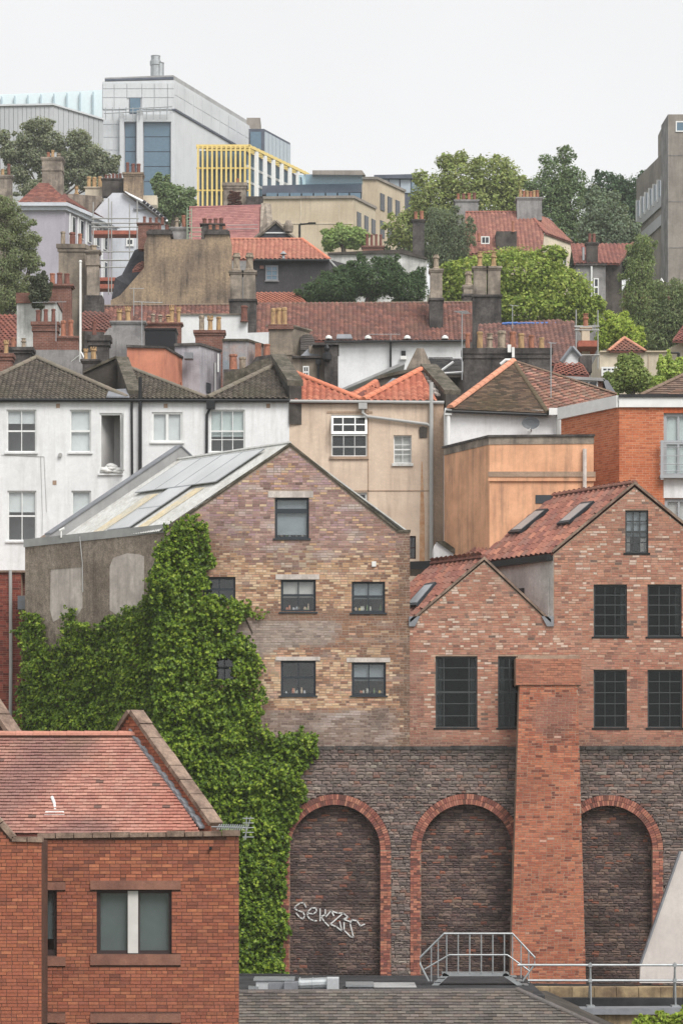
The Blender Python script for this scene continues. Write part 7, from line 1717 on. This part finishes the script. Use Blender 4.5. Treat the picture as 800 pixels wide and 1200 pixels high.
for k in range(7):
    part('column', 'upvc_white', yb, lambda mb: mb.obox(P(291, 262, DY) + yv * (.1 + k * .14), yv * .03, EX * .25, UP * (Z(174, DY) - Z(262, DY))))
    part('pane', 'blue_glass', yb, lambda mb: mb.obox(P(288.5, 240, DY + 1.2) + yv * .95 * (k / 7 + .01), yv * .12, EX * .06, UP * (Z(180, DY) - Z(240, DY))))
part('floor_slab', 'upvc_white', yb, lambda mb: [mb.obox(P(288, y, DY + 1.2), yv * .95, EX * .2, UP * .25) for y in (196, 214)])
gx = thing('glass_plant_room', 'dark framed glass box on the laboratory roof end', 'building', P(312, 190, 345))
v = rec(309.5, 152, 345, 340, 168.5)
pbox('core', 'slate_band', gx, 345, [(291.5, 230), (309.5, 230), (309.5, 151), (291.5, 151)], v)
rbox('pane', 'blue_glass', gx, 344.9, 293.5, 154.5, 306, 176, .1)
for k in range(7): part('pane', 'glass_grey', gx, lambda mb: mb.obox(P(309.6, 200, 345) + v * (k / 7 + .015), v * (1 / 7 - .03), EX * .08, UP * (Z(154, 345) - Z(200, 345)))) if 'glass_grey' in MATS else (FLAT('glass_grey', (.36, .42, .47), .08, 0, .8), part('pane', 'glass_grey', gx, lambda mb: mb.obox(P(309.6, 200, 345) + v * (k / 7 + .015), v * (1 / 7 - .03), EX * .08, UP * (Z(154, 345) - Z(200, 345)))))
bst = thing('beige_stone_block', 'beige stone clad block with slate-blue flat roof and slit windows', 'building', P(380, 290, 285))
v = rec(414, 231, 285, 440, 244)
pbox('wall', 'ashlar', bst, 285, [(306, 330), (414, 330), (414, 231), (306, 232)], v)
part('coping', 'concrete', bst, lambda mb: mb.prism([P(305, 233, 284.8), P(415, 232, 284.8), P(415, 229, 284.8), P(305, 230, 284.8)], v * 1.02))
part('joint', 'cream', bst, lambda mb: (mb.box(X(352, 285), X(353.2, 285), 284.95, 285, Z(300, 285), Z(233, 285)), mb.box(X(310, 285), X(414, 285), 284.95, 285, Z(262.5, 285), Z(261.5, 285)), mb.box(X(397, 285), X(398, 285), 284.95, 285, Z(300, 285), Z(233, 285))))
for f in (.15, .48, .8): part('window', 'far_glass', bst, lambda mb: mb.obox(P(414, 263, 285) + v * f, v * .16, EX * .08, UP * 1.35))
v2 = rec(441, 209, 292, 474, 224)
pbox('upper_wall', 'ashlar', bst, 292, [(424, 320), (441, 320), (441, 208), (424, 208)], v2)
part('upper_coping', 'concrete', bst, lambda mb: mb.prism([P(423.5, 210, 291.8), P(442, 210, 291.8), P(442, 207, 291.8), P(423.5, 207, 291.8)], v2 * 1.02))
for z_ in (244, 276):
    for f in (.12, .38, .66): part('window', 'far_glass', bst, lambda mb: mb.obox(P(441, z_, 292) + v2 * f, v2 * .14, EX * .08, UP * 1.6))
pbox('flat_roof', 'slate_band', bst, 288, [(307, 228), (424, 225), (424, 214.5), (307, 217.5)], EY * 8)
for k in range(8): rbox('pane', 'blue_glass', bst, 287.9, 312 + k * 14, 226, 324.5 + k * 14, 232, .2)
rbox('balustrade', 'glass_pale', bst, 287.5, 350, 205, 425, 216, .1); pbox('penthouse', 'glass_grey', bst, 300, [(358, 220), (424, 220), (424, 204), (358, 204)], EY * 6)
pbox('penthouse_roof', 'concrete', bst, 299, [(366, 204.5), (428, 205), (424, 199.5), (366, 199.5)], EY * 8)
gp = thing('glass_pavilion', 'blue-grey glass pavilion with dark flat roof on the ridge', 'building', P(465, 230, 300))
v = rec(481, 205, 300, 495, 212.5)
pbox('core', 'slate_band', gp, 300, [(440, 260), (481, 260), (481, 209), (440, 209)], v); pbox('roof', 'slate_band', gp, 299.5, [(438, 209), (482, 209), (482, 204), (438, 205)], v * 1.1)
for k in range(3): rbox('pane', 'glass_grey', gp, 299.9, 443 + k * 13, 210, 454.5 + k * 13, 226, .1)
for k in range(3): part('pane', 'blue_glass', gp, lambda mb: mb.obox(P(481.2, 232, 300) + v * (k / 3 + .03), v * .27, EX * .1, UP * 1.7))

# ================================================================ TREES
def g(*a): return [hx(*c) for c in a]
tree('plane_tree', 'broad pale green tree on the skyline behind red roof house', 272, [(505, 232, 26, 32), (540, 212, 32, 30), (582, 210, 32, 30), (560, 246, 48, 34), (474, 268, 22, 22), (602, 236, 24, 34), (520, 262, 28, 26), (492, 250, 20, 24)], 26000, .19, g((108, 120, 64), (130, 142, 80), (148, 158, 96)), (555, 300), clumps=34)
tree('feathery_tree', 'tall feathery tree with leaning top on the skyline', 266, [(650, 205, 22, 24), (662, 182, 12, 12), (640, 226, 24, 28), (668, 236, 22, 32), (648, 252, 24, 24), (676, 212, 14, 14), (662, 270, 26, 24), (682, 286, 20, 24)], 15000, .15, g((86, 106, 74), (104, 124, 84), (120, 138, 98)), (655, 290), clumps=34, clump=.24)
tree('dark_broadleaf', 'dark glossy evergreen tree beside the concrete tower', 284, [(712, 222, 26, 22), (745, 230, 28, 26), (726, 256, 44, 32), (760, 262, 24, 30), (740, 285, 34, 26)], 18000, .2, g((50, 70, 50), (66, 88, 60), (80, 102, 70)), (735, 310), clumps=36)
tree('grey_leaved_tree', 'grey-green loose tree in front of the dark evergreen', 250, [(706, 250, 24, 28), (722, 270, 24, 24), (692, 272, 20, 22), (712, 285, 24, 16)], 11000, .15, g((104, 118, 98), (124, 138, 116), (92, 106, 86)), (708, 300), clumps=34, clump=.24)
tree('weeping_tree', 'drooping grey-green weeping tree left of red roof house', 228, [(520, 262, 22, 20), (506, 284, 18, 26), (532, 284, 18, 26), (518, 300, 24, 20), (545, 274, 12, 18)], 13000, .14, g((98, 110, 84), (116, 128, 100), (84, 98, 74)), (520, 320), droop=4., aspect=.3, clumps=34)
tree('round_tree', 'large round bright green tree below the red roof house', 200, [(602, 322, 58, 34), (652, 344, 46, 34), (556, 328, 38, 30), (620, 362, 68, 26), (684, 366, 18, 20), (575, 350, 40, 26), (535, 340, 20, 26)], 40000, .15, g((92, 112, 42), (122, 142, 54), (142, 158, 70), (156, 168, 84)), (620, 395), clumps=52, clump=.2, shell=.7)
tree('dark_conifers', 'dark feathery yew row above the long tiled roof', 190, [(395, 338, 36, 20), (440, 328, 34, 24), (478, 340, 26, 20), (368, 346, 18, 12), (420, 318, 14, 16), (455, 312, 14, 14), (405, 322, 12, 12), (490, 328, 10, 14), (385, 326, 8, 10), (468, 322, 9, 12)], 22000, .13, g((56, 76, 50), (74, 96, 62), (92, 114, 74)), (430, 362), aspect=.35, clumps=40)
tree('slender_birch', 'tall slender soft green birch left of the concrete tower base', 215, [(752, 290, 15, 18), (748, 318, 20, 26), (750, 352, 26, 32), (742, 388, 30, 28), (760, 385, 26, 30)], 20000, .13, g((92, 108, 64), (112, 128, 78), (128, 142, 92)), (750, 425), clumps=36, droop=2., aspect=.4)
tree('edge_birch', 'soft green birch crown cut by the right edge', 210, [(790, 350, 20, 24), (785, 378, 22, 30), (806, 372, 22, 36), (775, 400, 20, 20)], 14000, .13, g((92, 106, 68), (110, 124, 82), (122, 134, 92)), (790, 425), clumps=36, droop=1.5, aspect=.45)
tree('lime_shrub', 'small lime green tree behind the scaffolded chimney', 185, [(724, 386, 20, 18), (708, 396, 12, 14), (742, 396, 14, 14)], 9000, .12, g((122, 142, 46), (146, 164, 60), (158, 174, 74)), (725, 420), clumps=30)
tree('garden_tree', 'small rounded olive green tree above the white fascia', 150, [(738, 440, 22, 20), (722, 450, 14, 14), (756, 450, 16, 14), (742, 425, 12, 10)], 12000, .1, g((100, 116, 54), (120, 136, 68), (136, 150, 84)), (740, 470), clumps=34, trunk_r=.12, clump=.26)
tree('sapling', 'yellow-green sapling at right edge by black street lamp', 148, [(775, 430, 6, 14), (790, 436, 12, 12), (772, 448, 10, 10), (800, 430, 8, 14), (783, 422, 4, 10)], 2600, .11, g((140, 160, 70), (158, 176, 84)), (785, 468), clumps=26, trunk_r=.07)
tree('small_street_tree', 'small bright tree in front of beige stone block', 262, [(402, 276, 18, 13), (388, 282, 12, 12), (420, 278, 12, 12)], 7000, .17, g((120, 142, 78), (138, 158, 96)), (405, 306), clumps=26)
tree('eucalyptus', 'olive grey-green eucalyptus before the metal clad block', 300, [(46, 148, 18, 12), (32, 164, 16, 12), (60, 166, 18, 14), (14, 178, 18, 14), (40, 184, 20, 14), (92, 164, 18, 14), (104, 180, 20, 14), (84, 186, 18, 13), (118, 196, 18, 12), (66, 204, 22, 13), (134, 190, 8, 10), (3, 160, 10, 10), (20, 204, 20, 12), (96, 206, 22, 12), (50, 222, 34, 12), (110, 218, 20, 10)], 24000, .17, g((98, 106, 82), (118, 126, 100), (134, 140, 116)), (70, 260), clumps=18, clump=.34, sprays=3)
tree('left_edge_tree', 'grey-green willow-leaved tree at left edge before lavender house', 188, [(6, 244, 18, 16), (22, 262, 16, 14), (34, 282, 14, 14), (8, 280, 20, 16), (20, 304, 20, 16), (40, 308, 10, 14), (6, 318, 20, 18), (24, 332, 16, 16), (8, 350, 22, 18), (30, 350, 10, 14)], 17000, .11, g((110, 120, 84), (130, 140, 102), (98, 108, 74)), (8, 395), clumps=22, clump=.32, aspect=.4, sprays=4)
tree('young_tree', 'small leafy tree between the laboratory and brown gable', 262, [(204, 232, 20, 18), (190, 220, 12, 14), (216, 242, 12, 14), (196, 244, 16, 12)], 9000, .15, g((100, 118, 80), (118, 136, 94)), (204, 285), clumps=30, clump=.26)
tree('wall_creeper', 'dark creeper growing over the red brick coping', 159, [(48, 330, 10, 12), (42, 346, 8, 12), (54, 342, 7, 12), (46, 356, 6, 6)], 3000, .1, g((66, 74, 56), (86, 92, 70)), (47, 368), cat='plant', clumps=22, trunk_r=.06)
tree('foreground_shrub', 'bright green shrub tips at the bottom right corner', 80, [(752, 1200, 12, 10), (778, 1196, 14, 10), (798, 1194, 10, 12), (765, 1214, 30, 14), (795, 1216, 24, 16)], 1500, .07, g((120, 140, 40), (146, 162, 58)), (775, 1280), cat='shrub', clumps=18, trunk_r=.05)
# scrub and hedges that fill the slope between the houses
lob = [(x, 262 + 26 * (1 + nz(x * .02, 3.)) + (26 if x > 640 else 0), 24, 18) for x in range(470, 800, 14)] + [(x, 300, 22, 18) for x in range(640, 800, 16)] + [(x, 262, 18, 12) for x in range(-10, 240, 16)]
c_, n_, i_ = crown_points(lob, 284, 26000, .25, 1.2, 18)
pc = np.array(g((66, 82, 56), (84, 100, 68), (100, 114, 80))); tt = NPR.integers(0, 3, i_.max() + 1)
link('hillside_scrub', leaf_mesh('hillside_scrub', c_, n_, .2 * NPR.uniform(.6, 1.3, len(c_)), pc[tt][i_] * NPR.uniform(.6, 1.4, (len(c_), 1)), 'leaf'), None, 'stuff')
bpy.data.objects['hillside_scrub']['label'] = 'dull green scrub filling the slope between the houses'
# roof aerials and small fittings on the skyline of chimneys
yagi('tv_aerial', 'spindly aerial above black tank and salmon house', P(166.5, 405, 145), Z(354, 145) - Z(405, 145), 1.4, 7, .35, .2)
yagi('tv_aerial', 'rusty horizontal aerial in front of white outbuilding', P(66, 400, 143), Z(354, 143) - Z(400, 143), 1.6, 9, .3, 3.0)
yagi('tv_aerial', 'pale aerial before the foot of brown gable wall', P(157, 370, 168), Z(338, 168) - Z(370, 168), .8, 4, .4, .1)
yagi('tv_aerial', 'slim aerial on roof hip of small white house', P(645, 470, 112), Z(402, 112) - Z(470, 112), .3, 2, .2, .4)
# every wall and stack stands on the slope: carry its foot down into the ground
FOOT = {'wall', 'shaft', 'gable_wall', 'core', 'upper_wall', 'dormer_wall', 'side_wall', 'return_wall', 'annexe', 'base', 'chimney_stack', 'low_wall', 'party_wall', 'low_stack', 'side_face'}
for o in bpy.data.objects:
    if o.type != 'MESH' or o.name.split('.')[0] not in FOOT: continue
    if o.data.users > 1 or o.parent is None: continue
    kin = o.parent.name.split('.')[0]; nm = o.name.split('.')[0]
    if (nm == 'shaft' and kin != 'concrete_tower') or (nm == 'chimney_stack' and kin != 'chimney'): continue
    off = OFF[o.name]; n = len(o.data.vertices); co = np.empty(n * 3, np.float32); o.data.vertices.foreach_get('co', co); co = co.reshape(-1, 3)
    if (co[:, 1] + off.y).min() < 105: continue
    zm = co[:, 2].min()
    for i in np.nonzero(co[:, 2] < zm + .12)[0]: co[i, 2] = min(co[i, 2], hill_z(co[i, 1] + off.y) - 1.5 - off.z)
    o.data.vertices.foreach_set('co', co.ravel()); o.data.update()
# ================================================================ HAZE
HAZE = True
if HAZE:
    hz = MB(); hz.box(-900, 900, -30, 520, -16, 92)
    m = bpy.data.materials.new('haze'); m.use_nodes = True; nt = m.node_tree; nt.nodes.clear(); MATS['haze'] = m
    o_ = nt.nodes.new('ShaderNodeOutputMaterial'); vv = nt.nodes.new('ShaderNodeVolumePrincipled')
    vv.inputs['Density'].default_value = .00022; vv.inputs['Color'].default_value = (.93, .95, 1, 1); vv.inputs['Anisotropy'].default_value = .2
    nt.links.new(vv.outputs[0], o_.inputs['Volume'])
    hz.build('haze', 'haze', None, 'stuff')
